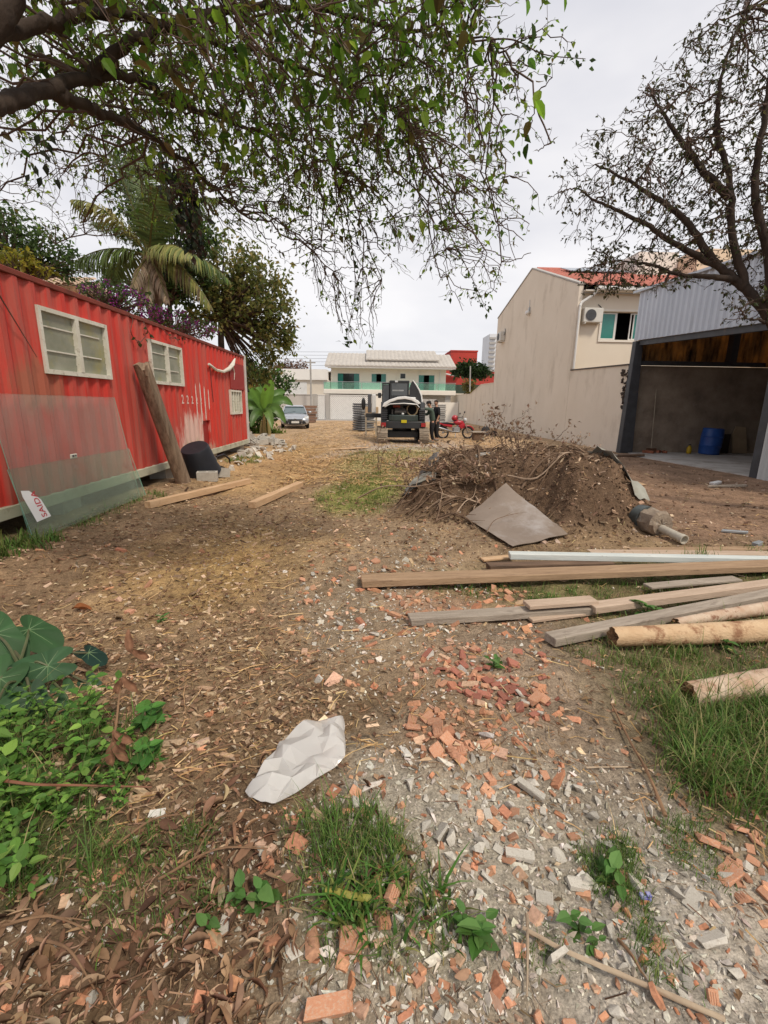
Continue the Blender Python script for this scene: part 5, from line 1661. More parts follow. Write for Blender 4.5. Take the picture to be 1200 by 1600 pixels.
# ------------------------------------------------------------------ compact excavator seen from behind
ex_ = thing('excavator', 'black and white compact excavator with its engine cover open seen from behind', 'excavator', (1.36, 20.4, 0))
EM = wm(ex_)
M_EXBLACK = pm('machine_black', (0.030, 0.032, 0.034), (0.022, 0.024, 0.026), 2, 0.42, 0.03, 20, spec=0.45, dirt=(0.085, 0.07, 0.055), dirt_scale=3, dirt_at=(0.58, 0.8))
M_EXWHITE = pm('machine_white', (0.74, 0.74, 0.72), (0.68, 0.68, 0.66), 2, 0.35, 0.02, 20, spec=0.5)
M_EXGLASS = pm('cab_glass', (0.05, 0.055, 0.055), (0.035, 0.04, 0.04), 1, 0.06, 0.0, spec=0.9)
M_TRACK = pm('muddy_track', (0.40, 0.33, 0.25), (0.22, 0.18, 0.14), 7, 0.95, 0.3, 40, rand=0.1)
M_ENGINE = pm('engine_parts', (0.13, 0.115, 0.10), (0.06, 0.055, 0.05), 8, 0.7, 0.2, 40, metal=0.3)


def ep(name, mb, mat, parent=None, **k):
    return obj(name, mb.move(EM), mat, parent or ex_, **k)


shoe_me = None
for sx in (-1, 1):
    xc = sx * 0.88
    tr_ = ep('track', MB().prism([(-1.15, 0.14), (-1.0, 0.06), (0.95, 0.06), (1.12, 0.14), (1.22, 0.30), (1.1, 0.46), (0.95, 0.52), (-1.0, 0.52), (-1.15, 0.44), (-1.22, 0.30)], 'X', xc - 0.15, xc + 0.15), pm('track_rubber', (0.05, 0.045, 0.04), None, 5, 0.9, 0.2), bevel=0.01)
    # shoes round the loop, sharing one mesh
    loop, R_, L_ = [], 0.29, 1.85
    per = 2 * L_ + 2 * PI * R_
    K = 34
    for k in range(K):
        s_ = per * k / K
        if s_ < L_:
            loop.append((-L_ / 2 + s_, 0.30 - R_, PI))
        elif s_ < L_ + PI * R_:
            a = (s_ - L_) / R_
            loop.append((L_ / 2 + R_ * math.sin(a), 0.30 - R_ * math.cos(a), PI - a))
        elif s_ < 2 * L_ + PI * R_:
            loop.append((L_ / 2 - (s_ - L_ - PI * R_), 0.30 + R_, 0))
        else:
            a = (s_ - 2 * L_ - PI * R_) / R_
            loop.append((-L_ / 2 - R_ * math.sin(a), 0.30 + R_ * math.cos(a), -a))
    for yy, zz, ang in loop:
        if shoe_me is None:
            sm_ = MB().box((0, 0, 0), (0.42, 0.145, 0.03)).box((0, 0.045, 0.028), (0.41, 0.025, 0.028)).box((0, -0.03, 0.024), (0.41, 0.018, 0.02))
            shoe_me = mesh_of(sm_, 'track_shoe', M_TRACK)
        o = link('track_shoe', shoe_me)
        o.parent = tr_
        o.matrix_parent_inverse = wm(tr_).inverted()
        o.matrix_basis = EM @ Matrix.Translation((xc, yy, zz + 0.005)) @ Matrix.Rotation(-ang if False else ang, 4, 'X').inverted()
    ep('drive_wheel', MB().lathe([(0.0, -0.17), (0.1, -0.17), (0.20, -0.16), (0.21, 0.16), (0.10, 0.17), (0.0, 0.17)], (xc, -0.93, 0.30), 14, 'X'), M_ENGINE)
    ep('tail_light', MB().span((sx * 0.84 - 0.10, -1.035, 0.70), (sx * 0.84 + 0.10, -1.005, 0.86)), M_TAILRED, bevel=0.008)
ep('undercarriage', MB().span((-0.68, -0.6, 0.22), (0.68, 0.7, 0.50)).lathe([(0.42, 0.50), (0.42, 0.62)], (0, 0, 0), 20), M_EXBLACK, bevel=0.02)
ep('deck', MB().prism([(-0.93, -0.85), (0.93, -0.85), (0.93, 0.95), (-0.93, 0.95)], 'Z', 0.62, 0.74), M_EXBLACK, bevel=0.02)
# counterweight, bowed outward at the back
arc = [(-0.94 + 1.88 * k / 12, -0.86 - 0.16 * (1 - ((k - 6) / 6) ** 2) ** 0.5 if abs(k - 6) < 6 else -0.86) for k in range(13)]
ep('counterweight', MB().prism(arc + [(0.94, -0.45), (-0.94, -0.45)], 'Z', 0.62, 0.92), M_EXBLACK, bevel=0.03, segs=2)
arc2 = [(-0.62 + 1.24 * k / 10, -0.90 - 0.13 * max(0, 1 - ((k - 5) / 5) ** 2) ** 0.5) for k in range(11)]
ep('counterweight_top', MB().prism(arc2 + [(0.62, -0.5), (-0.62, -0.5)], 'Z', 0.925, 1.18), pm('machine_dark_green', (0.035, 0.05, 0.045), (0.028, 0.04, 0.036), 2, 0.4, 0.03, 20, spec=0.5), bevel=0.03, segs=2)
ep('sticker', MB().span((-0.10, -1.050, 0.86), (0.13, -1.035, 0.98)), pm('sticker_yellow', (0.62, 0.52, 0.02), None, 3, 0.5, 0.0))
# side panels with louvres
for sx in (-1, 1):
    sp_ = ep('side_panel', MB().prism([(-0.80, 0.75), (0.3, 0.75), (0.3, 1.72), (-0.45, 1.72), (-0.74, 1.45)], 'X', sx * 0.93, sx * 0.70), M_EXBLACK, bevel=0.03)
    for k in range(5):
        ep('louvre', MB().box((sx * 0.79, -0.815 + 0.012 * k, 1.02 + k * 0.085), (0.24, 0.05, 0.03), Matrix.Rotation(0.4, 3, 'X')), M_DARKSTEEL, sp_)
# engine bay
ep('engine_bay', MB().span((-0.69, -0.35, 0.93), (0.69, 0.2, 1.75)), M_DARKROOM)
eng = ep('engine', MB().span((-0.35, -0.62, 1.18), (0.10, -0.36, 1.45)).span((-0.25, -0.60, 1.45), (0.0, -0.40, 1.62)).lathe([(0.0, -0.25), (0.09, -0.25), (0.10, 0.25), (0.0, 0.25)], (-0.12, -0.62, 1.30), 12, 'X').span((-0.5, -0.66, 1.20), (-0.42, -0.40, 1.4)), M_ENGINE, bevel=0.015)
ep('fan_shroud', MB().tube([(0.38 + 0.22 * math.cos(a), -0.66, 1.40 + 0.24 * math.sin(a)) for a in np.linspace(0, 2 * PI, 17)], 0.03, 6), pm('tan_hose', (0.33, 0.25, 0.14), (0.2, 0.15, 0.09), 6, 0.7, 0.1), smooth=0.9)
ep('filter', MB().lathe([(0, -0.15), (0.08, -0.15), (0.08, 0.15), (0, 0.15)], (-0.28, -0.60, 1.56), 12, 'X'), pm('filter_red', (0.30, 0.05, 0.03), None, 3, 0.5, 0.0))
ep('hose', MB().tube([(-0.5, -0.6, 1.2), (-0.3, -0.72, 1.12), (0.0, -0.7, 1.2), (0.2, -0.66, 1.35)], 0.025, 6), M_BLACK, smooth=0.9)
ep('canister', MB().ell((-0.02, -0.70, 1.22), (0.06, 0.06, 0.05)), M_EXWHITE, smooth=1.5)
# open cover: white rimmed arch over the bay
archpts = [(-0.90, -0.74, 1.50), (-0.84, -0.80, 1.66), (-0.60, -0.84, 1.80), (-0.25, -0.86, 1.92), (0.05, -0.86, 1.95), (0.35, -0.85, 1.90), (0.60, -0.83, 1.78), (0.72, -0.80, 1.66)]
m_ = MB()
for (p, q) in zip(archpts[:-1], archpts[1:]):
    m_.bar(p, q, 0.30, 0.055, up=(0, 0.15, 1) if abs(q[0] - p[0]) > 0.1 else (1, 0, 0.2))
ep('engine_cover', MB().prism([(x, z) for x, y, z in archpts] + [(0.62, 1.62), (0.32, 1.78), (0.05, 1.83), (-0.25, 1.80), (-0.58, 1.68), (-0.78, 1.52)], 'Y', -0.90, -0.45), M_EXWHITE, bevel=0.025, segs=2)
ep('cover_lining', MB().prism([(-0.58, 1.675), (-0.25, 1.795), (0.05, 1.825), (0.32, 1.775), (0.62, 1.615), (0.55, 1.58), (-0.55, 1.58)], 'Y', -0.86, -0.46), M_EXBLACK)
ep('cover_edge', MB().tube([(-0.80, -0.86, 1.50), (-0.58, -0.88, 1.62), (0.0, -0.90, 1.66), (0.55, -0.88, 1.62), (0.66, -0.86, 1.50)], 0.022, 6), M_EXWHITE, smooth=0.9)
# raised side cover, shaped like a fin
fin = [(0.26, 2.30), (0.34, 2.52), (0.40, 2.60), (0.52, 2.44), (0.66, 2.22), (0.76, 1.98), (0.80, 1.72), (0.78, 1.45), (0.62, 1.60), (0.26, 1.90)]
sc_ = ep('side_cover', MB().prism(fin, 'Y', -0.40, -0.34), M_EXBLACK, bevel=0.01)
ep('cover_rim', MB().tube([(0.40, -0.38, 2.61), (0.54, -0.38, 2.44), (0.68, -0.38, 2.22), (0.785, -0.38, 1.98), (0.825, -0.38, 1.72), (0.80, -0.38, 1.42)], [0.02, 0.03, 0.035, 0.035, 0.035, 0.03], 8), M_EXWHITE, sc_, smooth=0.9)
ep('tank', MB().span((0.26, -0.42, 1.72), (0.55, 0.1, 1.93)), M_EXWHITE, bevel=0.03)
# cab
cab = ep('cab', MB().span((-0.56, -0.34, 1.76), (0.24, -0.30, 1.98)).span((-0.56, -0.34, 1.5), (0.24, 0.9, 1.758)).span((-0.58, -0.36, 2.50), (0.26, 0.95, 2.60)), M_EXBLACK, bevel=0.015)
for x, y in ((-0.535, -0.32), (0.215, -0.32), (-0.535, 0.86), (0.215, 0.86)):
    ep('cab_pillar', MB().span((x - 0.035, y - 0.03, 1.76), (x + 0.035, y + 0.03, 2.498)), M_EXBLACK, cab, bevel=0.008)
ep('rear_window', MB().span((-0.498, -0.325, 1.985), (0.178, -0.315, 2.495)), M_EXGLASS, cab)
ep('front_window', MB().span((-0.498, 0.86, 1.77), (0.178, 0.87, 2.49)), M_EXGLASS, cab)
ep('window_sticker', MB().span((-0.46, -0.333, 2.16), (0.02, -0.328, 2.22)), pm('pale_label', (0.30, 0.31, 0.31), None, 4, 0.5, 0.0), cab)
ep('work_light', MB().box((-0.3, -0.38, 2.56), (0.12, 0.06, 0.07)), M_LAMP, cab)
# cab door swung open to the left with the seat seen in the gap
dr = ep('cab_door', MB().span((-0.90, -0.10, 0.95), (-0.86, -0.02, 2.52)).span((-0.858, -0.10, 2.45), (-0.60, -0.02, 2.52)).span((-0.858, -0.10, 0.95), (-0.60, -0.02, 1.05)), M_EXBLACK, bevel=0.008)
ep('door_glass', MB().span((-0.858, -0.06, 1.06), (-0.60, -0.05, 2.44)), M_EXGLASS, dr)
ep('seat', MB().span((-0.78, -0.02, 1.72), (-0.60, 0.3, 1.85)).ell((-0.69, 0.05, 2.05), (0.11, 0.08, 0.26)), pm('seat_grey', (0.16, 0.17, 0.17), None, 3, 0.8, 0.1), bevel=0.01)
ep('mirror', MB().box((-1.0, -0.05, 1.98), (0.14, 0.05, 0.22)), M_BLACK, bevel=0.02)
# boom and blade end showing on the left
ep('boom', MB().prism([(-0.05, 1.30), (0.16, 1.30), (0.16, 2.15), (-0.05, 2.15)], 'Y', 1.0, 1.5).move(Matrix.Translation((-1.30, 0.3, -0.1))), M_EXWHITE, bevel=0.03)
ep('boom_guard', MB().span((-1.52, 1.25, 1.22), (-1.36, 1.7, 2.06)), pm('guard_grey', (0.10, 0.10, 0.11), None, 3, 0.5, 0.03), bevel=0.02)
ep('boom_base', MB().span((-1.60, 1.2, 1.0), (-0.6, 1.72, 1.19)), M_EXBLACK, bevel=0.02)
ep('work_light', MB().ell((-1.72, 1.3, 1.62), (0.10, 0.08, 0.28)), M_BLACK, smooth=1.5)

# ------------------------------------------------------------------ people
M_SKIN = pm('skin', (0.48, 0.27, 0.18), (0.42, 0.23, 0.15), 6, 0.6, 0.02, 40)
M_HAIR = pm('dark_hair', (0.025, 0.018, 0.014), None, 10, 0.8, 0.2)


def skinned(name, chain, mat, parent, subdiv=1):
    """chain: dict joint -> (pos, radius); edges list -> one continuous skin surface"""
    joints, edges, root = chain
    names = list(joints)
    me = bpy.data.meshes.new(name)
    me.from_pydata([joints[k][0] for k in names], [(names.index(a), names.index(b2)) for a, b2 in edges], [])
    o = bpy.data.objects.new(name, me)
    COL.objects.link(o)
    md = o.modifiers.new('skin', 'SKIN')
    md.use_smooth_shade = True
    lay_ = me.skin_vertices[0] if me.skin_vertices else None
    if lay_ is None:
        bpy.context.view_layer.update()
        lay_ = me.skin_vertices[0]
    for i, k in enumerate(names):
        r = joints[k][1]
        lay_.data[i].radius = r if hasattr(r, '__len__') else (r, r)
        lay_.data[i].use_root = (k == root)
    sb_ = o.modifiers.new('sub', 'SUBSURF')
    sb_.levels = sb_.render_levels = subdiv
    dg = bpy.context.evaluated_depsgraph_get()
    m2 = bpy.data.meshes.new_from_object(o.evaluated_get(dg))
    bpy.data.objects.remove(o)
    m2.materials.clear()
    m2.materials.append(mat)
    for p in m2.polygons:
        p.use_smooth = True
    return link(name, m2, parent)


def person(label, loc, rz, J, shirt, trousers, hat=None, sleeves=1.0):
    """J: joint positions in a local frame, facing +y"""
    root = thing('person', label, 'person', loc, rz)
    T = wm(root)
    P = {k: T @ Vector(v) for k, v in J.items()}
    body = {'hip': (P['hip'], (0.10, 0.075)), 'waist': (P['waist'], (0.10, 0.08)), 'chest': (P['chest'], (0.13, 0.095)), 'neck': (P['neck'], 0.055), 'skull': (P['skull'], 0.06)}
    ed = [('hip', 'waist'), ('waist', 'chest'), ('chest', 'neck'), ('neck', 'skull')]
    for s_ in ('l', 'r'):
        for k, r in (('sh', 0.065), ('el', 0.045), ('wr', 0.03), ('ha', 0.036), ('hj', 0.065), ('kn', 0.05), ('an', 0.042), ('to', 0.035)):
            body[k + s_] = (P[k + s_], r)
        ed += [('chest', 'sh' + s_), ('sh' + s_, 'el' + s_), ('el' + s_, 'wr' + s_), ('wr' + s_, 'ha' + s_), ('hip', 'hj' + s_), ('hj' + s_, 'kn' + s_), ('kn' + s_, 'an' + s_), ('an' + s_, 'to' + s_)]
        # fingers: five short chains from the palm
        wr, ha = P['wr' + s_], P['ha' + s_]
        fwd = (ha - wr).normalized()
        sd = fwd.cross(T.to_3x3() @ Vector((0, 0, 1)))
        if sd.length < 0.1:
            sd = T.to_3x3() @ Vector((1, 0, 0))
        sd.normalize()
        dn = fwd.cross(sd).normalized()
        if dn.z > 0:
            dn = -dn
        for f_, (o_, L_) in enumerate(((-0.030, 0.060), (-0.010, 0.072), (0.010, 0.068), (0.029, 0.052))):
            a = ha + sd * o_ + fwd * 0.012
            b2 = a + fwd * L_ * 0.55 + dn * 0.010
            c_ = b2 + fwd * L_ * 0.35 + dn * 0.030
            for nm, p_ in (('fa', a), ('fb', b2), ('fc', c_)):
                body['%s%d%s' % (nm, f_, s_)] = (p_, 0.0095)
            ed += [('ha' + s_, 'fa%d%s' % (f_, s_)), ('fa%d%s' % (f_, s_), 'fb%d%s' % (f_, s_)), ('fb%d%s' % (f_, s_), 'fc%d%s' % (f_, s_))]
        th = wr + fwd * 0.03 - sd * 0.035
        body['ta' + s_] = (th + fwd * 0.015 - sd * 0.012, 0.011)
        body['tb' + s_] = (th + fwd * 0.045 - sd * 0.018 + dn * 0.015, 0.010)
        ed += [('wr' + s_, 'ta' + s_), ('ta' + s_, 'tb' + s_)]
    skinned('body', (body, ed, 'hip'), M_SKIN, root)
    # head with brow, nose, ears, eyes, mouth
    hc = P['head']
    HM = Matrix.Translation(hc) @ (T.to_3x3() @ Euler(J['head_rot']).to_matrix()).to_4x4()
    hm = MB().ell((0, 0, 0), (0.076, 0.095, 0.118), 16, 12)
    for i, v in enumerate(hm.v):
        v = Vector(v)
        if v.z < 0:
            v.x *= 1 + 0.22 * v.z / 0.118
            v.y = v.y * (1 + 0.10 * v.z / 0.118) + 0.008
        if v.y > 0.06:
            v.y -= 0.3 * (v.y - 0.06)
        hm.v[i] = tuple(v)
    hm.add([(-0.016, 0.082, -0.022), (0.016, 0.082, -0.022), (0, 0.112, -0.028), (0, 0.085, 0.022), (0, 0.082, -0.036)], [(0, 2, 3), (1, 3, 2), (0, 4, 2), (1, 2, 4)])
    for sx in (-1, 1):
        hm.ell((sx * 0.077, -0.005, -0.005), (0.012, 0.025, 0.034), 8, 6)
    head = obj('head', hm.move(HM), M_SKIN, root, smooth=1.2)
    for sx in (-1, 1):
        obj('eye', MB().ell((sx * 0.030, 0.083, 0.008), (0.012, 0.007, 0.007), 8, 6).move(HM), M_BLACK, head)
    obj('mouth', MB().box((0, 0.085, -0.058), (0.044, 0.012, 0.010)).move(HM), pm('lips', (0.30, 0.12, 0.09), None, 3, 0.6, 0.0), head)
    hr = MB()
    prof = [(0.001, 0.126), (0.05, 0.118), (0.075, 0.085), (0.084, 0.04), (0.083, 0.0), (0.07, -0.03)]
    for i, (r, z) in enumerate(prof):
        pass
    V, F, N = [], [], 16
    for r, z in prof:
        for k in range(N):
            a = 2 * PI * k / N
            zz = z
            yy = r * math.sin(a) * 1.22 - 0.006
            if z < 0.07 and math.sin(a) > 0.15:
                zz = 0.07 + (z - 0.07) * 0.05
                yy *= 0.98
            V.append((r * math.cos(a) * 1.0, yy, zz))
    for i in range(len(prof) - 1):
        for k in range(N):
            F.append((i * N + k, i * N + (k + 1) % N, (i + 1) * N + (k + 1) % N, (i + 1) * N + k))
    hr.add(V, F)
    obj('hair', hr.move(HM), M_HAIR, root, smooth=1.5)
    if hat:
        cp = MB().lathe([(0.092, 0.045), (0.094, 0.08), (0.082, 0.125), (0.05, 0.148), (0.0, 0.153)], n=18)
        cp.v = [(x, y * 1.18, z) for x, y, z in cp.v]
        c1 = obj('cap', cp.move(HM), hat, root, smooth=1.0)
        obj('cap_peak', MB().prism([(-0.075, 0.08), (-0.06, 0.16), (0, 0.19), (0.06, 0.16), (0.075, 0.08)], 'Z', 0.048, 0.056).move(HM), hat, c1)
    # clothes: slightly fatter shells that end at neck, wrist, waist and ankle
    sh = {'hem': (P['hip'] + (P['waist'] - P['hip']) * -0.35, (0.185, 0.15)), 'waist': (P['waist'], (0.175, 0.14)), 'chest': (P['chest'], (0.19, 0.14)), 'col': (P['chest'].lerp(P['neck'], 0.75), 0.075)}
    e2 = [('hem', 'waist'), ('waist', 'chest'), ('chest', 'col')]
    for s_ in ('l', 'r'):
        wq = P['el' + s_].lerp(P['wr' + s_], 0.93 if sleeves > 0.5 else 0.02)
        sh['sh' + s_], sh['el' + s_], sh['cf' + s_] = (P['sh' + s_], 0.088), (P['el' + s_], 0.068), (wq, 0.05)
        e2 += [('chest', 'sh' + s_), ('sh' + s_, 'el' + s_), ('el' + s_, 'cf' + s_)]
    skinned('shirt', (sh, e2, 'chest'), shirt, root)
    tr = {'wst': (P['hip'].lerp(P['waist'], 0.45), (0.16, 0.125)), 'hip': (P['hip'], (0.175, 0.14))}
    e3 = [('wst', 'hip')]
    for s_ in ('l', 'r'):
        tr['hj' + s_], tr['kn' + s_], tr['cf' + s_] = (P['hj' + s_], 0.125), (P['kn' + s_], 0.09), (P['kn' + s_].lerp(P['an' + s_], 0.92), 0.066)
        e3 += [('hip', 'hj' + s_), ('hj' + s_, 'kn' + s_), ('kn' + s_, 'cf' + s_)]
    skinned('trousers', (tr, e3, 'hip'), trousers, root)
    for s_ in ('l', 'r'):
        a, t_ = P['an' + s_], P['to' + s_]
        d = (t_ - a)
        d.z = 0
        d.normalize()
        c = Vector((a.x, a.y, 0)) + d * 0.07
        c.z = H(c.x, c.y) + 0.045
        Ms = Matrix.Translation(c) @ Matrix.Rotation(math.atan2(d.y, d.x) - PI / 2, 4, 'Z')
        sm_ = MB().ell((0, 0, 0), (0.048, 0.135, 0.05), 12, 8)
        sm_.v = [(x, y, max(z, -0.04)) for x, y, z in sm_.v]
        obj('shoe', sm_.move(Ms), pm('shoe_dark', (0.20, 0.17, 0.14), None, 4, 0.8, 0.1), root, smooth=1.0)
    return root


# worker leaning into the engine bay, facing left (local +y points to -x)
J1 = {'hip': (0, 0, 0.92), 'waist': (0, 0.02, 1.10), 'chest': (0, 0.07, 1.34), 'neck': (0, 0.12, 1.50), 'skull': (0, 0.15, 1.58), 'head': (0, 0.17, 1.63), 'head_rot': (-0.35, 0, 0.0),
      'shl': (-0.18, 0.09, 1.42), 'ell': (-0.21, 0.35, 1.44), 'wrl': (-0.14, 0.58, 1.44), 'hal': (-0.13, 0.66, 1.43),
      'shr': (0.18, 0.07, 1.42), 'elr': (0.22, 0.22, 1.18), 'wrr': (0.14, 0.44, 1.24), 'har': (0.13, 0.52, 1.25),
      'hjl': (-0.10, 0.0, 0.86), 'knl': (-0.11, 0.04, 0.48), 'anl': (-0.12, -0.03, 0.08), 'tol': (-0.12, 0.10, 0.04),
      'hjr': (0.10, 0.0, 0.86), 'knr': (0.12, 0.02, 0.48), 'anr': (0.13, -0.05, 0.08), 'tor': (0.14, 0.08, 0.04)}
person('person in black cap and green long sleeves reaching into the excavator engine', (2.66, 20.0, H(2.66, 20.0)), PI / 2, J1,
       pm('green_shirt', (0.085, 0.12, 0.095), (0.065, 0.095, 0.075), 6, 0.9, 0.2, 30), pm('black_trousers', (0.02, 0.019, 0.02), None, 6, 0.9, 0.2, 30), pm('black_cap', (0.022, 0.02, 0.02), None, 5, 0.85, 0.1))
J2 = dict(J1)
J2.update({'chest': (0, 0.03, 1.36), 'neck': (0, 0.05, 1.53), 'skull': (0, 0.06, 1.61), 'head': (0, 0.075, 1.67), 'head_rot': (-0.15, 0, 0.2),
           'shl': (-0.19, 0.03, 1.44), 'ell': (-0.24, 0.0, 1.14), 'wrl': (-0.23, 0.10, 0.90), 'hal': (-0.23, 0.13, 0.82),
           'shr': (0.19, 0.03, 1.44), 'elr': (0.25, -0.02, 1.14), 'wrr': (0.25, 0.08, 0.90), 'har': (0.25, 0.11, 0.82)})
person('person in black short sleeves standing just behind the one in green', (2.98, 20.9, H(2.98, 20.9)), PI / 2 + 0.25, J2,
       pm('black_shirt', (0.018, 0.018, 0.02), None, 6, 0.9, 0.2, 30), pm('charcoal_trousers', (0.03, 0.028, 0.028), None, 6, 0.9, 0.2, 30), None, 0.0)

# ------------------------------------------------------------------ red motorcycle
mc = thing('motorcycle', 'red motorcycle with a red helmet on its seat parked by the taupe wall', 'motorcycle', (4.15, 22.6, 0), math.radians(8))
BM = wm(mc) @ Matrix.Rotation(math.radians(-7), 4, 'X')
M_MRED = pm('motorcycle_red', (0.42, 0.018, 0.03), (0.36, 0.015, 0.025), 2, 0.3, 0.0, spec=0.6)
M_CHROME = pm('chrome', (0.55, 0.55, 0.55), None, 3, 0.22, 0.0, metal=0.9)


def bpart(name, mb, mat, parent=None, **k):
    return obj(name, mb.move(BM), mat, parent or mc, **k)


for x in (-0.62, 0.66):
    w_ = bpart('wheel', MB().tube([(x + 0.265 * math.cos(a), 0, 0.30 + 0.265 * math.sin(a)) for a in np.linspace(0, 2 * PI, 25)], 0.045, 8), M_TYRE, smooth=1)
    sp = MB().tube([(x, -0.05, 0.30), (x, 0.05, 0.30)], 0.04, 8)
    for k in range(10):
        a = 2 * PI * k / 10
        sp.tube([(x, 0, 0.30), (x + 0.23 * math.cos(a), 0, 0.30 + 0.23 * math.sin(a))], 0.006, 4)
    bpart('rim', sp.tube([(x + 0.232 * math.cos(a), 0, 0.30 + 0.232 * math.sin(a)) for a in np.linspace(0, 2 * PI, 21)], 0.014, 5), M_CHROME, w_)
bpart('frame', MB().tube([(0.40, 0, 0.85), (0.30, 0, 0.45), (-0.15, 0, 0.34), (-0.62, 0, 0.32)], 0.03, 6).tube([(0.40, 0, 0.82), (-0.1, 0, 0.68), (-0.65, 0, 0.72)], 0.025, 6), M_BLACK, smooth=1)
bpart('engine', MB().box((0.05, 0, 0.42), (0.34, 0.26, 0.26)).tube([(0.10, 0, 0.5), (0.2, 0, 0.66)], 0.08, 10), pm('engine_alloy', (0.36, 0.35, 0.34), (0.2, 0.2, 0.2), 10, 0.45, 0.1, metal=0.5), bevel=0.03)
bpart('fork', MB().tube([(0.42, -0.08, 0.92), (0.66, -0.08, 0.30)], 0.024, 6).tube([(0.42, 0.08, 0.92), (0.66, 0.08, 0.30)], 0.024, 6), M_CHROME)
bpart('exhaust', MB().tube([(0.15, -0.14, 0.34), (-0.2, -0.16, 0.33), (-0.45, -0.17, 0.40), (-0.88, -0.17, 0.52)], [0.022, 0.028, 0.05, 0.055], 8), M_CHROME, smooth=0.9)
bpart('fuel_tank', MB().ell((0.18, 0, 0.78), (0.28, 0.13, 0.13), 14, 10), M_MRED, smooth=1.5)
bpart('seat', MB().prism([(-0.75, 0.78), (-0.45, 0.80), (-0.05, 0.74), (0.0, 0.70), (-0.4, 0.70), (-0.72, 0.72)], 'Y', -0.12, 0.12), M_BLACK, bevel=0.03)
bpart('tail_fairing', MB().prism([(-0.85, 0.78), (-0.5, 0.70), (-0.15, 0.66), (-0.2, 0.54), (-0.6, 0.62), (-0.86, 0.72)], 'Y', -0.11, 0.11), M_MRED, bevel=0.02)
bpart('side_cover', MB().prism([(0.12, 0.62), (0.42, 0.78), (0.50, 0.66), (0.30, 0.44)], 'Y', -0.12, 0.12), M_MRED, bevel=0.03)
bpart('mudguard', MB().tube([(0.66 + 0.33 * math.cos(a), 0, 0.30 + 0.33 * math.sin(a)) for a in np.linspace(0.4, 2.4, 9)], 0.035, 6), M_MRED)
bpart('mudguard', MB().tube([(-0.62 + 0.34 * math.cos(a), 0, 0.31 + 0.34 * math.sin(a)) for a in np.linspace(0.9, 2.7, 9)], 0.035, 6), M_BLACK)
bpart('headlight', MB().ell((0.52, 0, 0.92), (0.09, 0.10, 0.10)), M_LAMP, smooth=1.5)
bpart('handlebar', MB().tube([(0.22, -0.36, 1.04), (0.34, -0.2, 1.06), (0.40, 0, 1.0), (0.34, 0.2, 1.06), (0.22, 0.36, 1.04)], 0.016, 6), M_BLACK)
for sy in (-1, 1):
    mi = bpart('mirror', MB().ell((0.36, sy * 0.34, 1.26), (0.03, 0.07, 0.05)), M_BLACK, smooth=1.5)
    bpart('mirror_stem', MB().tube([(0.28, sy * 0.28, 1.05), (0.36, sy * 0.33, 1.23)], 0.008, 4), M_BLACK, mi)
bpart('kickstand', MB().tube([(0.0, -0.12, 0.3), (-0.1, -0.28, 0.04)], 0.014, 5), M_CHROME)
bpart('number_plate', MB().box((-0.92, 0, 0.62), (0.02, 0.18, 0.14)), M_WHITEPAINT)
t = thing('helmet', 'red crash helmet with dark visor resting on the tank of the motorcycle', 'helmet', BM @ Vector((0.02, 0, 0.9)))
Mh = BM @ Matrix.Translation((-0.02, 0, 1.0))
obj('shell', MB().ell((0, 0, 0), (0.165, 0.135, 0.15), 14, 10).move(Mh), M_MRED, t, smooth=1.5)
obj('visor', MB().ell((0.05, 0, 0.005), (0.125, 0.128, 0.07), 12, 8).move(Mh), M_DARKGLASS, t, smooth=1.5)
obj('lining', MB().ell((0.02, 0, -0.11), (0.12, 0.10, 0.05), 10, 6).move(Mh), M_BLACK, t, smooth=1.5)

# ------------------------------------------------------------------ stacks, trestle, crate, bag
M_FORM = pm('formwork_grey', (0.20, 0.21, 0.22), (0.13, 0.14, 0.15), 3, 0.6, 0.1, 30, rand=0.25, metal=0.2)
M_FORML = pm('formwork_edge', (0.48, 0.48, 0.46), (0.36, 0.36, 0.35), 3, 0.7, 0.1, 30, rand=0.2)
for (lab, cx, cy, wx, wy, nn, rz) in (('tall stack of dark grey steel formwork panels left of the excavator', -0.46, 28.2, 0.95, 1.0, 12, 0.62),
                                      ('pale stack of flat panels behind the people by the taupe wall', 4.35, 30.0, 0.95, 1.0, 14, -0.2)):
    t = thing('panel_stack', lab, 'panel stack', (cx, cy, 0))
    h_ = 1.62 / nn
    for k in range(nn):
        Rk = Matrix.Rotation(rz + RNG.uniform(-0.03, 0.03), 3, 'Z')
        dx, dy = RNG.uniform(-0.015, 0.015, 2)
        p_ = obj('panel', MB().box((cx + dx, cy + dy, 0.05 + (k + 0.5) * h_), (wx, wy, h_ * 0.62), Rk), M_FORML if cx > 2 else M_FORM, t, bevel=0.008)
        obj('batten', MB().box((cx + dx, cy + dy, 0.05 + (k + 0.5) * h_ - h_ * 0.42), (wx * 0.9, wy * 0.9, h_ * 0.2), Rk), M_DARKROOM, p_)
t = thing('trestle', 'rough timber trestle with thin legs between the panel stack and the excavator', 'trestle', (0.0, 23.4, 0))
lm = pm('trestle_wood', (0.42, 0.36, 0.28), (0.33, 0.28, 0.21), 4, 0.9, 0.2)
for x, y in ((-0.26, 23.2), (0.26, 23.2), (-0.26, 23.8), (0.26, 23.8)):
    obj('leg', MB().span((x - 0.04, y - 0.03, 0), (x + 0.04, y + 0.03, 1.10)), lm, t)
obj('rail', MB().span((-0.30, 23.16, 0.34), (0.30, 23.168, 0.42)), lm, t)
obj('rail', MB().span((-0.30, 23.16, 0.72), (0.30, 23.168, 0.80)), lm, t)
obj('top', MB().span((-0.36, 23.1, 1.102), (0.36, 23.9, 1.15)), lm, t)
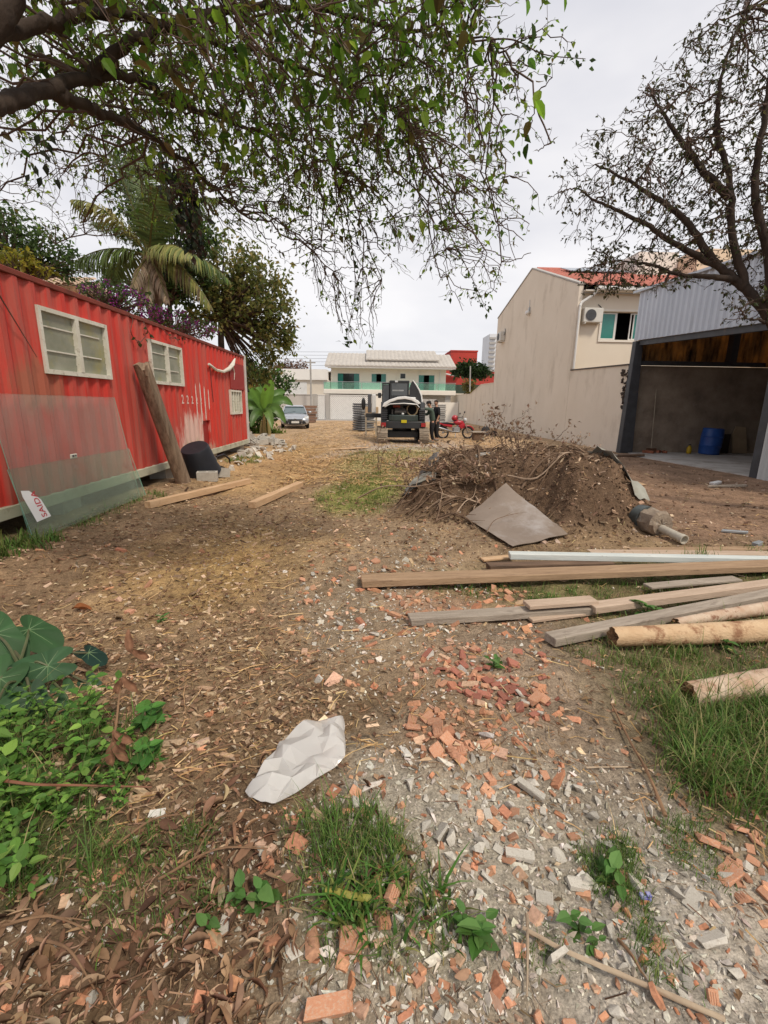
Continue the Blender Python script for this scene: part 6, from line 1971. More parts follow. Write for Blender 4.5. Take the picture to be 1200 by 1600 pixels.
t = obj('crate', MB().span((-0.30, 23.15, 1.152), (0.36, 23.8, 1.48)), pm('tan_crate', (0.50, 0.37, 0.24), (0.42, 0.30, 0.19), 3, 0.9, 0.1), bevel=0.02)
tag(t, 'tan crate sitting on top of the timber trestle', 'crate')
t = thing('stump', 'squat dark wooden block on the ground in front of the motorcycle wheel', 'wooden block', (5.06, 21.6, 0))
obj('block', MB().span((4.82, 21.45, -0.02), (5.32, 21.9, 0.36)), M_DARKPLK, t, bevel=0.03)
obj('top_board', MB().span((4.74, 21.38, 0.362), (5.40, 21.96, 0.42)), M_GREYPLK, t, bevel=0.01)
t = thing('backpack', 'dark backpack left on the ground against the taupe wall right of the motorcycle', 'backpack', (6.2, 24.6, 0))
obj('body', MB().ell((6.15, 24.6, 0.26), (0.25, 0.17, 0.29), 14, 10), pm('backpack_dark', (0.05, 0.045, 0.045), (0.03, 0.028, 0.028), 6, 0.9, 0.2), t, smooth=1.5)
obj('pocket', MB().ell((6.15, 24.44, 0.18), (0.17, 0.07, 0.14), 12, 8), pm('backpack_grey', (0.12, 0.11, 0.11), None, 6, 0.9, 0.2), t, smooth=1.5)
obj('strap', MB().tube([(6.05, 24.6, 0.5), (6.15, 24.6, 0.62), (6.25, 24.6, 0.5)], 0.016, 6), M_BLACK, t)
t = obj('sack', MB().ell((6.62, 24.7, 0.14), (0.20, 0.15, 0.17), 12, 8), M_TYRE, smooth=1.5)
tag(t, 'small black sack beside the dark backpack', 'sack')

# ------------------------------------------------------------------ vegetation helpers (vectorised)
def tubes_np(P, Rr, ns=4):
    """P (n,k,3) polylines, Rr (n,k) radii -> V, F(quads)"""
    n_, k = P.shape[:2]
    T = np.gradient(P, axis=1)
    T /= np.linalg.norm(T, axis=2, keepdims=True) + 1e-9
    ref = np.tile(np.array([0.31, 0.87, 0.38]), (n_, k, 1))
    X = np.cross(T, ref)
    X /= np.linalg.norm(X, axis=2, keepdims=True) + 1e-9
    Y = np.cross(T, X)
    a = 2 * PI * np.arange(ns) / ns
    V = P[:, :, None, :] + Rr[:, :, None, None] * (X[:, :, None, :] * np.cos(a)[None, None, :, None] + Y[:, :, None, :] * np.sin(a)[None, None, :, None])
    idx = np.arange(n_ * k * ns).reshape(n_, k, ns)
    r = np.roll(idx, -1, axis=2)
    F = np.stack([idx[:, :-1], r[:, :-1], r[:, 1:], idx[:, 1:]], -1).reshape(-1, 4)
    return V.reshape(-1, 3), F


def unit(a):
    return a / (np.linalg.norm(a, axis=-1, keepdims=True) + 1e-9)


def leaves_np(p, d, nrm, L, w, fold=0.15, curl=0.15, fine=False):
    """pointed folded leaves, 4 triangles each (8 when fine). p,d,nrm (n,3); L,w (n,)"""
    d = unit(d)
    s = unit(np.cross(d, nrm))
    u = np.cross(s, d)
    L = L[:, None]
    w = w[:, None]
    if not fine:
        V = np.stack([p, p + d * L * 0.42 + s * w * 0.5 + u * w * fold, p + d * L - u * L * curl, p + d * L * 0.42 - s * w * 0.5 + u * w * fold, p + d * L * 0.48], 1).reshape(-1, 3)
        k = np.arange(len(p))[:, None] * 5
        return V, np.concatenate([k + np.array([[0, 4, 1]]), k + np.array([[1, 4, 2]]), k + np.array([[2, 4, 3]]), k + np.array([[3, 4, 0]])])
    A = lambda t, q, f_: p + d * L * t + s * w * q + u * (w * fold * f_ - L * curl * t * t)
    V = np.stack([p, A(0.2, 0.42, 1), A(0.5, 0.48, 1.1), A(0.8, 0.24, 0.6), A(1, 0, 0), A(0.8, -0.24, 0.6), A(0.5, -0.48, 1.1), A(0.2, -0.42, 1), A(0.3, 0, 0), A(0.65, 0, 0)], 1).reshape(-1, 3)
    k = np.arange(len(p))[:, None] * 10
    return V, np.concatenate([k + np.array([f]) for f in ((0, 8, 1), (1, 8, 2), (2, 8, 9), (2, 9, 3), (3, 9, 4), (4, 9, 5), (5, 9, 6), (6, 9, 8), (6, 8, 7), (7, 8, 0))])


def per_leaf(c, k=5):
    return np.repeat(c, k, axis=0)


def tints(n_, base, var=0.25, warm=0.0, rng=RNG):
    base = np.asarray(base)
    c = base[rng.integers(0, len(base), n_)] if base.ndim == 2 else np.tile(base, (n_, 1))
    return np.clip(c * (1 + rng.normal(0, var, (n_, 1))) * (1 + rng.normal(0, 0.035, (n_, 3))), 0.004, 0.9)


def in_poly_pts(poly, n_, rng):
    """n random (x,z) points in a polygon"""
    a = np.array(poly)
    lo, hi = a.min(0), a.max(0)
    out_ = np.zeros((0, 2))
    while len(out_) < n_:
        q = rng.uniform(lo, hi, (n_ * 3, 2))
        out_ = np.concatenate([out_, q[inpoly(poly, q[:, 0], q[:, 1])]])
    return out_[:n_]


def spline(pts, rad, m_=8):
    """smooth a polyline by Catmull-Rom"""
    p = np.array([tuple(q) for q in pts], float)
    r = np.array(rad, float)
    pe = np.vstack([2 * p[0] - p[1], p, 2 * p[-1] - p[-2]])
    out_, ro = [], []
    for i in range(len(p) - 1):
        a, b_, c, d = pe[i:i + 4]
        for t in np.linspace(0, 1, m_, endpoint=False):
            out_.append(0.5 * ((2 * b_) + (-a + c) * t + (2 * a - 5 * b_ + 4 * c - d) * t * t + (-a + 3 * b_ - 3 * c + d) * t ** 3))
            ro.append(r[i] + (r[i + 1] - r[i]) * t)
    out_.append(p[-1])
    ro.append(r[-1])
    return np.array(out_), np.array(ro)


def branch_to(tg, src, srad, rng, k=7, sag=0.12, prefer_up=0.6, wob=0.05, rmin=0.001, shrink=0.5, lean=None):
    """grow one branch to each target from the best source point"""
    st = np.zeros_like(tg)
    rad = np.zeros(len(tg))
    for i0 in range(0, len(tg), 400):
        q = tg[i0:i0 + 400]
        dv = q[:, None, :] - src[None]
        cost = np.linalg.norm(dv, axis=2) + prefer_up * np.clip(dv[:, :, 2], 0, None)
        if lean is not None:
            cost += lean * np.clip(-dv[:, :, 0], 0, None)
        j = cost.argmin(1)
        st[i0:i0 + 400] = src[j]
        rad[i0:i0 + 400] = srad[j]
    t = np.linspace(0, 1, k)[None, :, None]
    dist = np.linalg.norm(tg - st, axis=1)[:, None, None]
    mid = (st + tg) / 2 + np.array([0, 0, 1.0]) * dist[:, 0] * sag * rng.uniform(0.2, 2.0, (len(tg), 1)) + rng.normal(0, 1, tg.shape) * dist[:, 0] * 0.08
    P = (1 - t) ** 2 * st[:, None] + 2 * t * (1 - t) * mid[:, None] + t ** 2 * tg[:, None]
    P = P + rng.normal(0, 1, P.shape) * dist * wob * np.sin(PI * t) ** 0.5
    r0 = np.clip(rad * shrink, rmin * 1.5, None)
    R_ = r0[:, None] + (rmin - r0[:, None]) * np.linspace(0, 1, k)[None]
    return P, R_


M_BARK = pm('tree_bark', (0.062, 0.043, 0.032), (0.03, 0.021, 0.016), 9, 0.95, 0.6, 30, stretch=(1, 1, 0.5))
M_TWIG = pm('twig_bark', (0.115, 0.075, 0.055), (0.07, 0.046, 0.035), 6, 0.9, 0.0)
M_LEAF = vc_mat('leaf', rough=0.5, trans=0.6, spec=0.35)
M_LEAFTHIN = vc_mat('leaf_thin', rough=0.45, trans=0.7, spec=0.35)


def tree(name, label, cat, loc, limbs, crowns, seed, lv, leaf, group=None, leaf_mat=None, dens_fn=None, lean=None, sag=0.12):
    """limbs: list of (points, radii). crowns: list of (poly(x,z), y-range, n1, n2, n3)."""
    rng = np.random.default_rng(seed)
    t = thing(name, label, cat, loc, 0, group)
    src, srad = [], []
    for i, (pts, rad) in enumerate(limbs):
        p, r = spline(pts, rad)
        p = p + rng.normal(0, 0.008, p.shape)
        m_ = MB().tube([tuple(q) for q in p], list(r), 10, jitter=0.08, seed=seed + i)
        obj('trunk' if i == 0 else 'limb', m_, M_BARK, t, smooth=1.2)
        keep = slice(len(p) // 3, None) if i == 0 else slice(None)
        src.append(p[keep])
        srad.append(r[keep])
    src, srad = np.concatenate(src), np.concatenate(srad)

    def targets(poly, yr, n_):
        q = in_poly_pts(poly, n_, rng)
        y = rng.uniform(yr[0], yr[1], n_)
        return np.stack([q[:, 0], y, q[:, 1]], 1)
    Vs, Fs, off = [], [], 0
    tips = []
    t1 = np.concatenate([targets(c[0], c[1], c[2]) for c in crowns])
    P1, R1 = branch_to(t1, src, np.minimum(srad, lv[0]), rng, 10, sag, 0.5, 0.03, lv[1], 0.7, lean)
    s2, r2 = np.concatenate([src, P1[:, 2:].reshape(-1, 3)]), np.concatenate([np.minimum(srad, lv[0]) * 0.5, R1[:, 2:].reshape(-1)])
    t2 = np.concatenate([targets(c[0], c[1], c[3]) for c in crowns])
    P2, R2 = branch_to(t2, s2, r2, rng, 8, sag, 0.8, 0.035, lv[2], 0.6, lean)
    s3, r3 = P2[:, 2:].reshape(-1, 3), R2[:, 2:].reshape(-1)
    t3 = np.concatenate([targets(c[0], c[1], c[4]) for c in crowns])
    P3, R3 = branch_to(t3, s3, r3, rng, 6, sag * 0.8, 0.9, 0.045, lv[3], 0.6, lean)
    for P_, R_, ns in ((P1, R1, 6), (P2, R2, 4), (P3, R3, 3)):
        V, F = tubes_np(P_, R_, ns)
        Vs.append(V)
        Fs.append(F + off)
        off += len(V)
    tag(link('branches', np_mesh('branches', np.concatenate(Vs), np.concatenate(Fs), M_TWIG, smooth=True), t), kind='stuff')
    # leaves along the outer part of the fine twigs
    size, wid, per, cols, var = leaf
    f = rng.uniform(0.35, 1.0, (len(P3), per))
    ii_ = np.clip((f * 5).astype(int), 0, 4)
    fr = (f * 5 - ii_)[..., None]
    rows_ = np.arange(len(P3))[:, None]
    pos = P3[rows_, ii_] * (1 - fr) + P3[rows_, ii_ + 1] * fr
    dr = P3[rows_, ii_ + 1] - P3[rows_, ii_]
    pos, dr = pos.reshape(-1, 3), unit(dr.reshape(-1, 3))
    keep = rng.random(len(pos)) < (dens_fn(pos) if dens_fn else 0.8)
    pos, dr = pos[keep], dr[keep]
    d = unit(dr * 0.5 + rng.normal(0, 0.6, dr.shape) + np.array([0, 0, -0.35]))
    nr = unit(rng.normal(0, 0.6, dr.shape) + np.array([0, 0, 1.0]))
    L = size * np.exp(rng.normal(0, 0.35, len(pos)))
    V, F = leaves_np(pos, d, nr, L, L * wid * rng.uniform(0.8, 1.2, len(pos)))
    tag(link('foliage', np_mesh('foliage', V, F, leaf_mat or M_LEAF, per_leaf(tints(len(pos), cols, var, rng=rng))), t), kind='stuff')
    return t, P1, P2, P3


# ------------------------------------------------------------------ tree overhead (trunk just outside the left edge)
OV_DENSE = [(-2.42, 4.09), (0.44, 4.19), (0.69, 3.95), (0.55, 3.61), (0.23, 3.33), (-0.09, 3.11), (-0.68, 3.02), (-1.16, 3.11), (-1.59, 3.28), (-1.94, 3.34), (-2.56, 3.35)]
OV_MID = [(-2.92, 3.69), (-1.87, 3.52), (-1.19, 3.38), (-0.30, 3.57), (0.54, 3.91), (0.94, 4.07), (1.03, 3.60), (1.11, 3.15), (0.78, 2.92), (0.28, 3.04), (-0.21, 2.90), (-0.70, 2.80), (-1.36, 3.00), (-1.82, 3.20), (-2.50, 2.97), (-3.07, 2.92)]
OV_LOW = [(-0.79, 3.12), (0.09, 3.19), (0.93, 3.30), (1.28, 3.22), (1.26, 2.79), (0.99, 2.43), (0.65, 2.58), (0.31, 2.82), (0.10, 2.61), (0.05, 2.10), (-0.20, 2.10), (-0.50, 2.50)]
OV_TIP = [(0.65, 3.94), (0.99, 4.02), (1.41, 3.86), (1.18, 3.79), (0.84, 3.67)]
ov_limbs = [
    ([(-3.05, 0.75, -0.05), (-3.0, 0.9, 1.2), (-2.95, 1.2, 2.3), (-1.567, 2, 2.67)], [0.17, 0.14, 0.12, 0.085]),
    ([(-1.567, 2, 2.67), (-1.569, 2.3, 2.814), (-1.542, 2.6, 3.031), (-1.495, 2.9, 3.265), (-1.333, 3.1, 3.366), (-1.179, 3.4, 3.41), (-0.834, 3.8, 3.482), (-0.322, 4.2, 3.454)], [0.05, 0.037, 0.031, 0.027, 0.023, 0.017, 0.011, 0.005]),
    ([(-1.567, 2, 2.67), (-1.566, 2.2, 2.951), (-1.487, 2.5, 3.215), (-1.329, 2.9, 3.539), (-1.002, 3.3, 3.699), (-0.437, 3.6, 3.737), (0.171, 3.9, 3.7)], [0.042, 0.034, 0.029, 0.022, 0.016, 0.010, 0.005]),
    ([(-1.542, 2.6, 3.031), (-1.481, 2.9, 3.11), (-1.421, 3.2, 3.182), (-1.235, 3.6, 3.165), (-1.053, 4, 3.044)], [0.034, 0.024, 0.019, 0.013, 0.006]),
    ([(-1.495, 2.9, 3.265), (-1.324, 3, 3.467), (-0.927, 3.2, 3.757), (-0.457, 3.5, 4.01), (0.24, 3.7, 4.032), (0.781, 3.6, 3.949)], [0.034, 0.029, 0.023, 0.017, 0.011, 0.005]),
    ([(-1.566, 2.2, 2.951), (-1.395, 2.3, 3.232), (-1.178, 2.5, 3.452), (-0.889, 2.8, 3.689)], [0.06, 0.05, 0.04, 0.02]),
]
ov_cols = np.array([(0.13, 0.22, 0.025), (0.17, 0.29, 0.032), (0.08, 0.14, 0.022), (0.24, 0.34, 0.045), (0.14, 0.12, 0.035)])


def ov_dens(p):
    return np.clip(0.22 + 0.30 * (p[:, 2] - 2.5) + 0.06 * p[:, 0], 0.10, 0.72)


tree_ov, oP1, oP2, oP3 = tree('broadleaf_tree', 'large tree overhanging from the left with a dense curtain of drooping twigs', 'tree', (-3.05, 0.75, 0), ov_limbs,
     [(OV_DENSE, (2.3, 4.6), 150, 1700, 7000), (OV_MID, (3.0, 4.9), 56, 600, 1700), (OV_LOW, (3.7, 4.8), 18, 150, 520), (OV_TIP, (3.4, 3.8), 2, 8, 30)], 31,
     (0.011, 0.0045, 0.0026, 0.0013), (0.034, 0.5, 5, ov_cols, 0.3), dens_fn=ov_dens, lean=0.5, sag=0.16)
# bigger fresh leaves of a creeper among the limbs
rng = np.random.default_rng(5)
q = np.concatenate([in_poly_pts(OV_DENSE, 900, rng), in_poly_pts(OV_MID, 150, rng)])
pos = np.stack([q[:, 0], rng.uniform(2.4, 3.6, len(q)), q[:, 1]], 1)
pos[:, 2] += 0.05
d = unit(np.stack([rng.normal(0.2, 0.5, len(q)), rng.normal(-0.1, 0.5, len(q)), rng.uniform(-1.1, -0.2, len(q))], 1))
L = rng.uniform(0.05, 0.105, len(q))
V, F = leaves_np(pos, d, unit(rng.normal(0, 0.7, d.shape) + np.array([0.1, -0.8, 0.5])), L, L * 0.55, 0.15, 0.2, True)
tag(link('large_leaves', np_mesh('large_leaves', V, F, M_LEAFTHIN, per_leaf(tints(len(q), np.array([(0.14, 0.28, 0.025), (0.20, 0.37, 0.035), (0.08, 0.17, 0.022), (0.28, 0.43, 0.05), (0.09, 0.20, 0.022), (0.13, 0.28, 0.03), (0.15, 0.11, 0.03)]), 0.25, rng=rng), 10)), tree_ov), kind='stuff')
# two long thin twigs that reach out at the top and hang at the bottom
for pts in ([(0.617, 3.5, 3.862), (0.883, 3.5, 3.881), (1.097, 3.5, 3.809), (1.371, 3.5, 3.793)], [(-0.314, 4.1, 3.41), (-0.195, 4.2, 2.997), (-0.145, 4.25, 2.571), (-0.229, 4.25, 2.154)], [(0.085, 4, 3.419), (0.503, 4.1, 3.118), (0.835, 4.2, 2.679), (0.99, 4.2, 2.404)]):
    p, r = spline(pts, np.linspace(0.006, 0.002, len(pts)))
    tw = obj('twig', MB().tube([tuple(x) for x in p], list(r), 5), M_TWIG, tree_ov)
    k = 60
    j = rng.integers(2, len(p), k)
    d = unit(rng.normal(0, 0.6, (k, 3)) + np.array([0.3, 0, -0.3]))
    L = rng.uniform(0.025, 0.065, k)
    V, F = leaves_np(p[j] + rng.normal(0, 0.03, (k, 3)), d, unit(rng.normal(0, 0.6, (k, 3)) + np.array([0, -0.5, 0.6])), L, L * 0.5)
    tag(link('leaves', np_mesh('leaves', V, F, M_LEAF, per_leaf(tints(k, (0.05, 0.085, 0.025), 0.25, rng=rng))), tw), kind='stuff')
# a dead brown leaf and a pale rope-like root near the limb
# ------------------------------------------------------------------ tree at the right edge
RT = [(2.74, 5.16), (2.95, 5.36), (3.53, 5.22), (3.86, 5.54), (3.65, 6.04), (4.14, 6.13), (4.04, 6.50), (4.55, 6.66), (4.85, 6.99), (4.94, 7.45), (7.23, 7.52), (8.26, 3.94), (6.49, 3.26), (5.73, 3.70), (4.88, 3.69), (4.06, 3.89), (3.33, 4.22), (2.99, 4.59)]
RT_LOW = [(3.15, 3.70), (3.49, 3.96), (4.37, 3.77), (5.09, 3.52), (4.83, 3.35), (4.23, 3.49), (3.82, 3.31), (3.47, 3.41)]
RT_LOW2 = [(5.07, 3.05), (5.55, 3.27), (6.30, 3.33), (6.45, 2.72), (5.84, 2.84), (5.21, 2.86)]
rt_limbs = [
    ([(6.75, 6.7, -0.1), (6.72, 6.75, 0.9), (6.403, 6.9, 2.075), (5.958, 7.1, 2.905), (5.635, 7.3, 3.384)], [0.17, 0.14, 0.105, 0.085, 0.068]),
    ([(5.635, 7.3, 3.384), (5.275, 7.5, 3.739), (4.695, 7.6, 4.022), (4.153, 7.8, 4.43), (3.565, 7.9, 4.692), (3.179, 8, 4.925)], [0.075, 0.055, 0.043, 0.032, 0.02, 0.009]),
    ([(5.635, 7.3, 3.384), (5.376, 7.4, 4.105), (5.182, 7.4, 4.853), (4.875, 7.4, 5.482), (4.773, 7.3, 6.102), (4.881, 7.2, 6.713)], [0.065, 0.052, 0.042, 0.032, 0.022, 0.011]),
    ([(5.23, 7.4, 4.608), (4.737, 7.5, 5.089), (4.344, 7.6, 5.569), (4.054, 7.7, 6.009)], [0.06, 0.045, 0.03, 0.012]),
    ([(5.958, 7.1, 2.905), (5.725, 7.1, 3.767), (5.369, 7.1, 4.574), (5.238, 7, 5.436), (5.166, 6.9, 6.351)], [0.08, 0.062, 0.05, 0.035, 0.02]),
    ([(5.5, 7.35, 3.518), (5.136, 7.4, 3.549), (4.759, 7.6, 3.637), (4.344, 7.8, 3.828), (3.875, 7.9, 3.883)], [0.05, 0.038, 0.03, 0.02, 0.01]),
    ([(5.275, 7.5, 3.739), (4.736, 7.6, 4.374), (4.196, 7.8, 4.825), (3.441, 8, 5.28)], [0.06, 0.045, 0.03, 0.012]),
    ([(5.942, 7, 2.8), (5.73, 7, 2.884), (5.408, 6.9, 2.879)], [0.03, 0.02, 0.01]),
    ([(5.985, 7.2, 3.192), (6.247, 7.2, 4.392), (6.567, 7.2, 5.729)], [0.1, 0.07, 0.03]),
]
rt_cols = np.array([(0.05, 0.06, 0.022), (0.065, 0.085, 0.025), (0.075, 0.06, 0.03), (0.045, 0.05, 0.025), (0.10, 0.085, 0.035)])
tree('broadleaf_tree', 'dark sparse tree with crooked limbs reaching in from the right over the shed', 'tree', (6.75, 6.7, 0), rt_limbs,
     [(RT, (6.7, 8.6), 110, 1100, 4800), (RT_LOW, (7.2, 8.2), 8, 50, 260), (RT_LOW2, (6.6, 7.3), 5, 30, 130)], 47,
     (0.032, 0.008, 0.004, 0.002), (0.048, 0.5, 4, rt_cols, 0.3), dens_fn=lambda p: np.full(len(p), 0.85), sag=0.02)

# ------------------------------------------------------------------ trees and shrubs behind
def bush(name, label, cat, base, trunk_top, crowns, n_leaf, size, cols, seed, trunk_r=0.14, group=None, var=0.3, wid=0.55, limbs=True, droop=0.2, haze=False):
    """crowns: list of (centre, radii); leaves sit in clumps so gaps stay open"""
    rng = np.random.default_rng(seed)
    t = thing(name, label, cat, base, 0, group)
    base, trunk_top = np.array(base, float), np.array(trunk_top, float)
    if trunk_r:
        p, r = spline([base - np.array([0, 0, 0.05]), base * 0.6 + trunk_top * 0.4 + rng.normal(0, 0.06, 3), trunk_top], [trunk_r, trunk_r * 0.75, trunk_r * 0.5])
        obj('trunk', MB().tube([tuple(x) for x in p], list(r), 9, jitter=0.08, seed=seed), M_BARK, t, smooth=1.2)
    pos, nr, Ps, Rs = [], [], [], []
    tot = sum(r[0] * r[1] * r[2] for c, r in crowns) ** 1.0
    for c, r in crowns:
        c, r = np.array(c, float), np.array(r, float)
        share = r[0] * r[1] * r[2] / tot
        ncl = max(10, int(90 * share) + 12)
        u = unit(rng.normal(0, 1, (ncl, 3)))
        rad = rng.uniform(0.45, 1.0, (ncl, 1)) ** 0.6
        cc = c + u * rad * r
        per = int(n_leaf * share / ncl) + 1
        spread_ = 0.23 * r.mean() * rng.uniform(0.6, 1.3, (ncl, 1, 1))
        pp = cc[:, None, :] + rng.normal(0, 1, (ncl, per, 3)) * spread_ * np.array([1, 1, 0.75])
        pos.append(pp.reshape(-1, 3))
        if limbs:
            s_ = np.tile(trunk_top, (ncl, 1))
            tt = np.linspace(0, 1, 7)[None, :, None]
            mid = (s_ + cc) / 2 + rng.normal(0, 0.12, (ncl, 3)) * r.mean() + np.array([0, 0, 0.1]) * r.mean()
            Ps.append((1 - tt) ** 2 * s_[:, None] + 2 * tt * (1 - tt) * mid[:, None] + tt ** 2 * cc[:, None])
            Rs.append(np.tile(np.linspace(max(trunk_r, 0.03) * 0.32, 0.008, 7)[None], (ncl, 1)))
    pos = np.concatenate(pos)
    n_ = len(pos)
    if limbs:
        V, F = tubes_np(np.concatenate(Ps), np.concatenate(Rs), 5)
        tag(link('limbs', np_mesh('limbs', V, F, M_TWIG, smooth=True), t), kind='stuff')
    d = unit(rng.normal(0, 0.8, (n_, 3)) + np.array([0, 0, -droop]))
    nn = unit(rng.normal(0, 0.7, (n_, 3)) + np.array([0, 0, 1.0]))
    L = size * np.exp(rng.normal(0, 0.3, n_))
    V, F = leaves_np(pos, d, nn, L, L * wid)
    tag(link('crown', np_mesh('crown', V, F, M_LEAF, per_leaf(tints(n_, np.array(cols), var, rng=rng))), t), kind='stuff')
    return t


OLIVE = [(0.142, 0.162, 0.042), (0.19, 0.19, 0.053), (0.104, 0.133, 0.038), (0.247, 0.209, 0.067)]
DEEP = [(0.052, 0.096, 0.028), (0.079, 0.131, 0.035), (0.096, 0.158, 0.038), (0.061, 0.088, 0.035)]
FRESH = [(0.078, 0.182, 0.026), (0.117, 0.247, 0.039), (0.065, 0.13, 0.026)]
bush('broadleaf_tree', 'olive green tree rising behind the far end of the red container', 'tree', (-5.74, 18.5, 1.32), (-5.69, 18.5, 4.62),
     [((-4.34, 18.5, 5.31), (1.35, 1.3, 1.3)), ((-5.54, 18.8, 6.46), (1.3, 1.2, 1.1)), ((-3.83, 18.6, 3.86), (1.0, 1.0, 0.8)), ((-5.82, 18.2, 4.78), (0.9, 0.9, 0.8)), ((-3.36, 18.2, 4.61), (0.6, 0.7, 0.5)), ((-4.7, 19, 3.06), (0.8, 0.8, 0.7))], 7200, 0.17, OLIVE, 61, 0.20)
bush('broadleaf_tree', 'dense dark tree behind the near end of the red container at the left edge', 'tree', (-14.14, 19, 2.19), (-13.46, 19, 5.91),
     [((-13.5, 19, 7.31), (1.6, 1.2, 0.95)), ((-12.49, 19.5, 7.06), (1.1, 1.0, 0.7)), ((-15.05, 19, 7.6), (1.5, 1.2, 1.2)), ((-11.89, 20, 6.76), (0.9, 0.9, 0.45))], 4800, 0.16, DEEP, 62, 0.2)
bush('broadleaf_tree', 'dark leafy tree close behind the palm trunk', 'tree', (-7.34, 17.2, 2.21), (-7.01, 17.2, 4.99),
     [((-6.73, 17.2, 6.8), (1.35, 0.9, 1.3)), ((-6.48, 17.4, 5.66), (1.1, 0.9, 0.7)), ((-7.78, 17.3, 8.33), (0.75, 0.7, 1.1)), ((-8.75, 17.6, 5.87), (0.7, 0.7, 0.45))], 5600, 0.16, DEEP, 63, 0.15)
bush('shrub', 'yellow green bush showing just over the near end of the red container', 'shrub', (-9.32, 13, 3.31), (-9.14, 13, 4.4),
     [((-9.04, 13, 4.97), (0.45, 0.4, 0.32)), ((-8.74, 13.3, 4.94), (0.3, 0.3, 0.2))], 420, 0.13, [(0.30, 0.26, 0.03), (0.22, 0.22, 0.03)], 64, 0.05)
bush('shrub', 'dense green shrub mass behind the banana plant', 'shrub', (-6.39, 27, 0.05), (-6.35, 27, 0.86),
     [((-6.43, 27, 1.57), (1.1, 0.9, 1.1)), ((-5.65, 27.5, 2.67), (1.0, 0.9, 0.9)), ((-6.7, 26.5, 2.95), (0.8, 0.8, 1.0)), ((-5.72, 27, 1.04), (0.6, 0.6, 0.5)), ((-6.47, 25.5, 0.55), (0.9, 0.6, 0.5))], 4200, 0.20, DEEP + FRESH[:1], 65, 0.08)
bush('shrub', 'low bright green creeping shrub on the ground beside the silver car', 'shrub', (-6.47, 27.97, 0), Vector((-6.47, 27.97, 0)) + Vector((0, 0, 0.2)),
     [(Vector((-5.64, 25.59, 0)) + Vector((0, -0.3, 0.12)), (0.9, 0.6, 0.16)), (Vector((-6.24, 25.47, 0)) + Vector((0, 0, 0.25)), (0.5, 0.5, 0.3))], 900, 0.14, [(0.13, 0.20, 0.03), (0.18, 0.24, 0.04)], 66, 0.0, limbs=False)
bush('broadleaf_tree', 'round dark green tree in front of the long red block', 'tree', (15.26, 72, 3.7), (15.15, 72, 5.59),
     [((15.07, 72, 7), (2.0, 1.6, 1.1)), ((13.42, 72, 6.5), (1.2, 1.2, 0.7)), ((16.75, 72, 6.74), (1.4, 1.2, 0.9))], 2600, 0.42, [(0.03, 0.055, 0.018), (0.04, 0.07, 0.02)], 67, 0.2)
bush('broadleaf_tree', 'bare reddish brown tree top above the low white hall', 'tree', (-12.71, 75, 3.57), (-12.63, 75, 6.01),
     [((-12.59, 75, 7.26), (2.6, 1.2, 0.9)), ((-14.1, 75, 6.85), (1.8, 1.2, 0.7))], 900, 0.30, [(0.22, 0.11, 0.06), (0.16, 0.09, 0.05)], 68, 0.15)
bush('shrub', 'yellowish shrub beside the thin post at the far end of the taupe wall', 'shrub', (10.48, 50, 2.66), (10.46, 50, 3.05),
     [((10.43, 50, 3.52), (0.7, 0.6, 0.9))], 380, 0.24, [(0.20, 0.16, 0.04), (0.13, 0.12, 0.03)], 69, 0.05)
t = tag(obj('post', MB().tube([(10.32, 49, 3.03), (10.23, 49, 5.59)], 0.07, 6), M_POLE), 'thin grey post in front of the round green tree', 'post')
# bougainvillea over the container roof
for lab, cs, sd in (('bougainvillea with purple blooms over the middle of the red container', [((-7.1, 13.5, 4.42), (0.75, 0.5, 0.32)), ((-6.47, 13.2, 4.18), (0.5, 0.4, 0.28))], 71),
                    ('bougainvillea with purple blooms over the far half of the red container', [((-5.66, 14, 3.86), (0.6, 0.4, 0.30)), ((-5.19, 14.4, 3.67), (0.65, 0.4, 0.26)), ((-6.01, 13.6, 3.92), (0.4, 0.3, 0.25))], 72)):
    c0_ = np.array(cs[0][0])
    tb = bush('bougainvillea', lab, 'shrub', (c0_[0], c0_[1], 0.0), tuple(c0_ - np.array([0, 0, 0.5])), cs, 900, 0.085, DEEP, sd, 0.04)
    rng = np.random.default_rng(sd)
    pp = np.concatenate([np.array(c) + unit(rng.normal(0, 1, (95, 3))) * np.array(r) * rng.uniform(0.7, 1.05, (95, 1)) for c, r in cs])
    # blooms come in small tufts
    pp = (pp[:, None] + rng.normal(0, 0.03, (len(pp), 3, 3))).reshape(-1, 3)
    L = rng.uniform(0.04, 0.07, len(pp))
    V, F = leaves_np(pp, rng.normal(0, 1, pp.shape), unit(rng.normal(0, 1, pp.shape)), L, L * 0.8)
    tag(link('blooms', np_mesh('blooms', V, F, M_LEAF, per_leaf(tints(len(pp), np.array([(0.28, 0.03, 0.28), (0.36, 0.05, 0.24), (0.22, 0.03, 0.30)]), 0.2, rng=rng))), tb), kind='stuff')
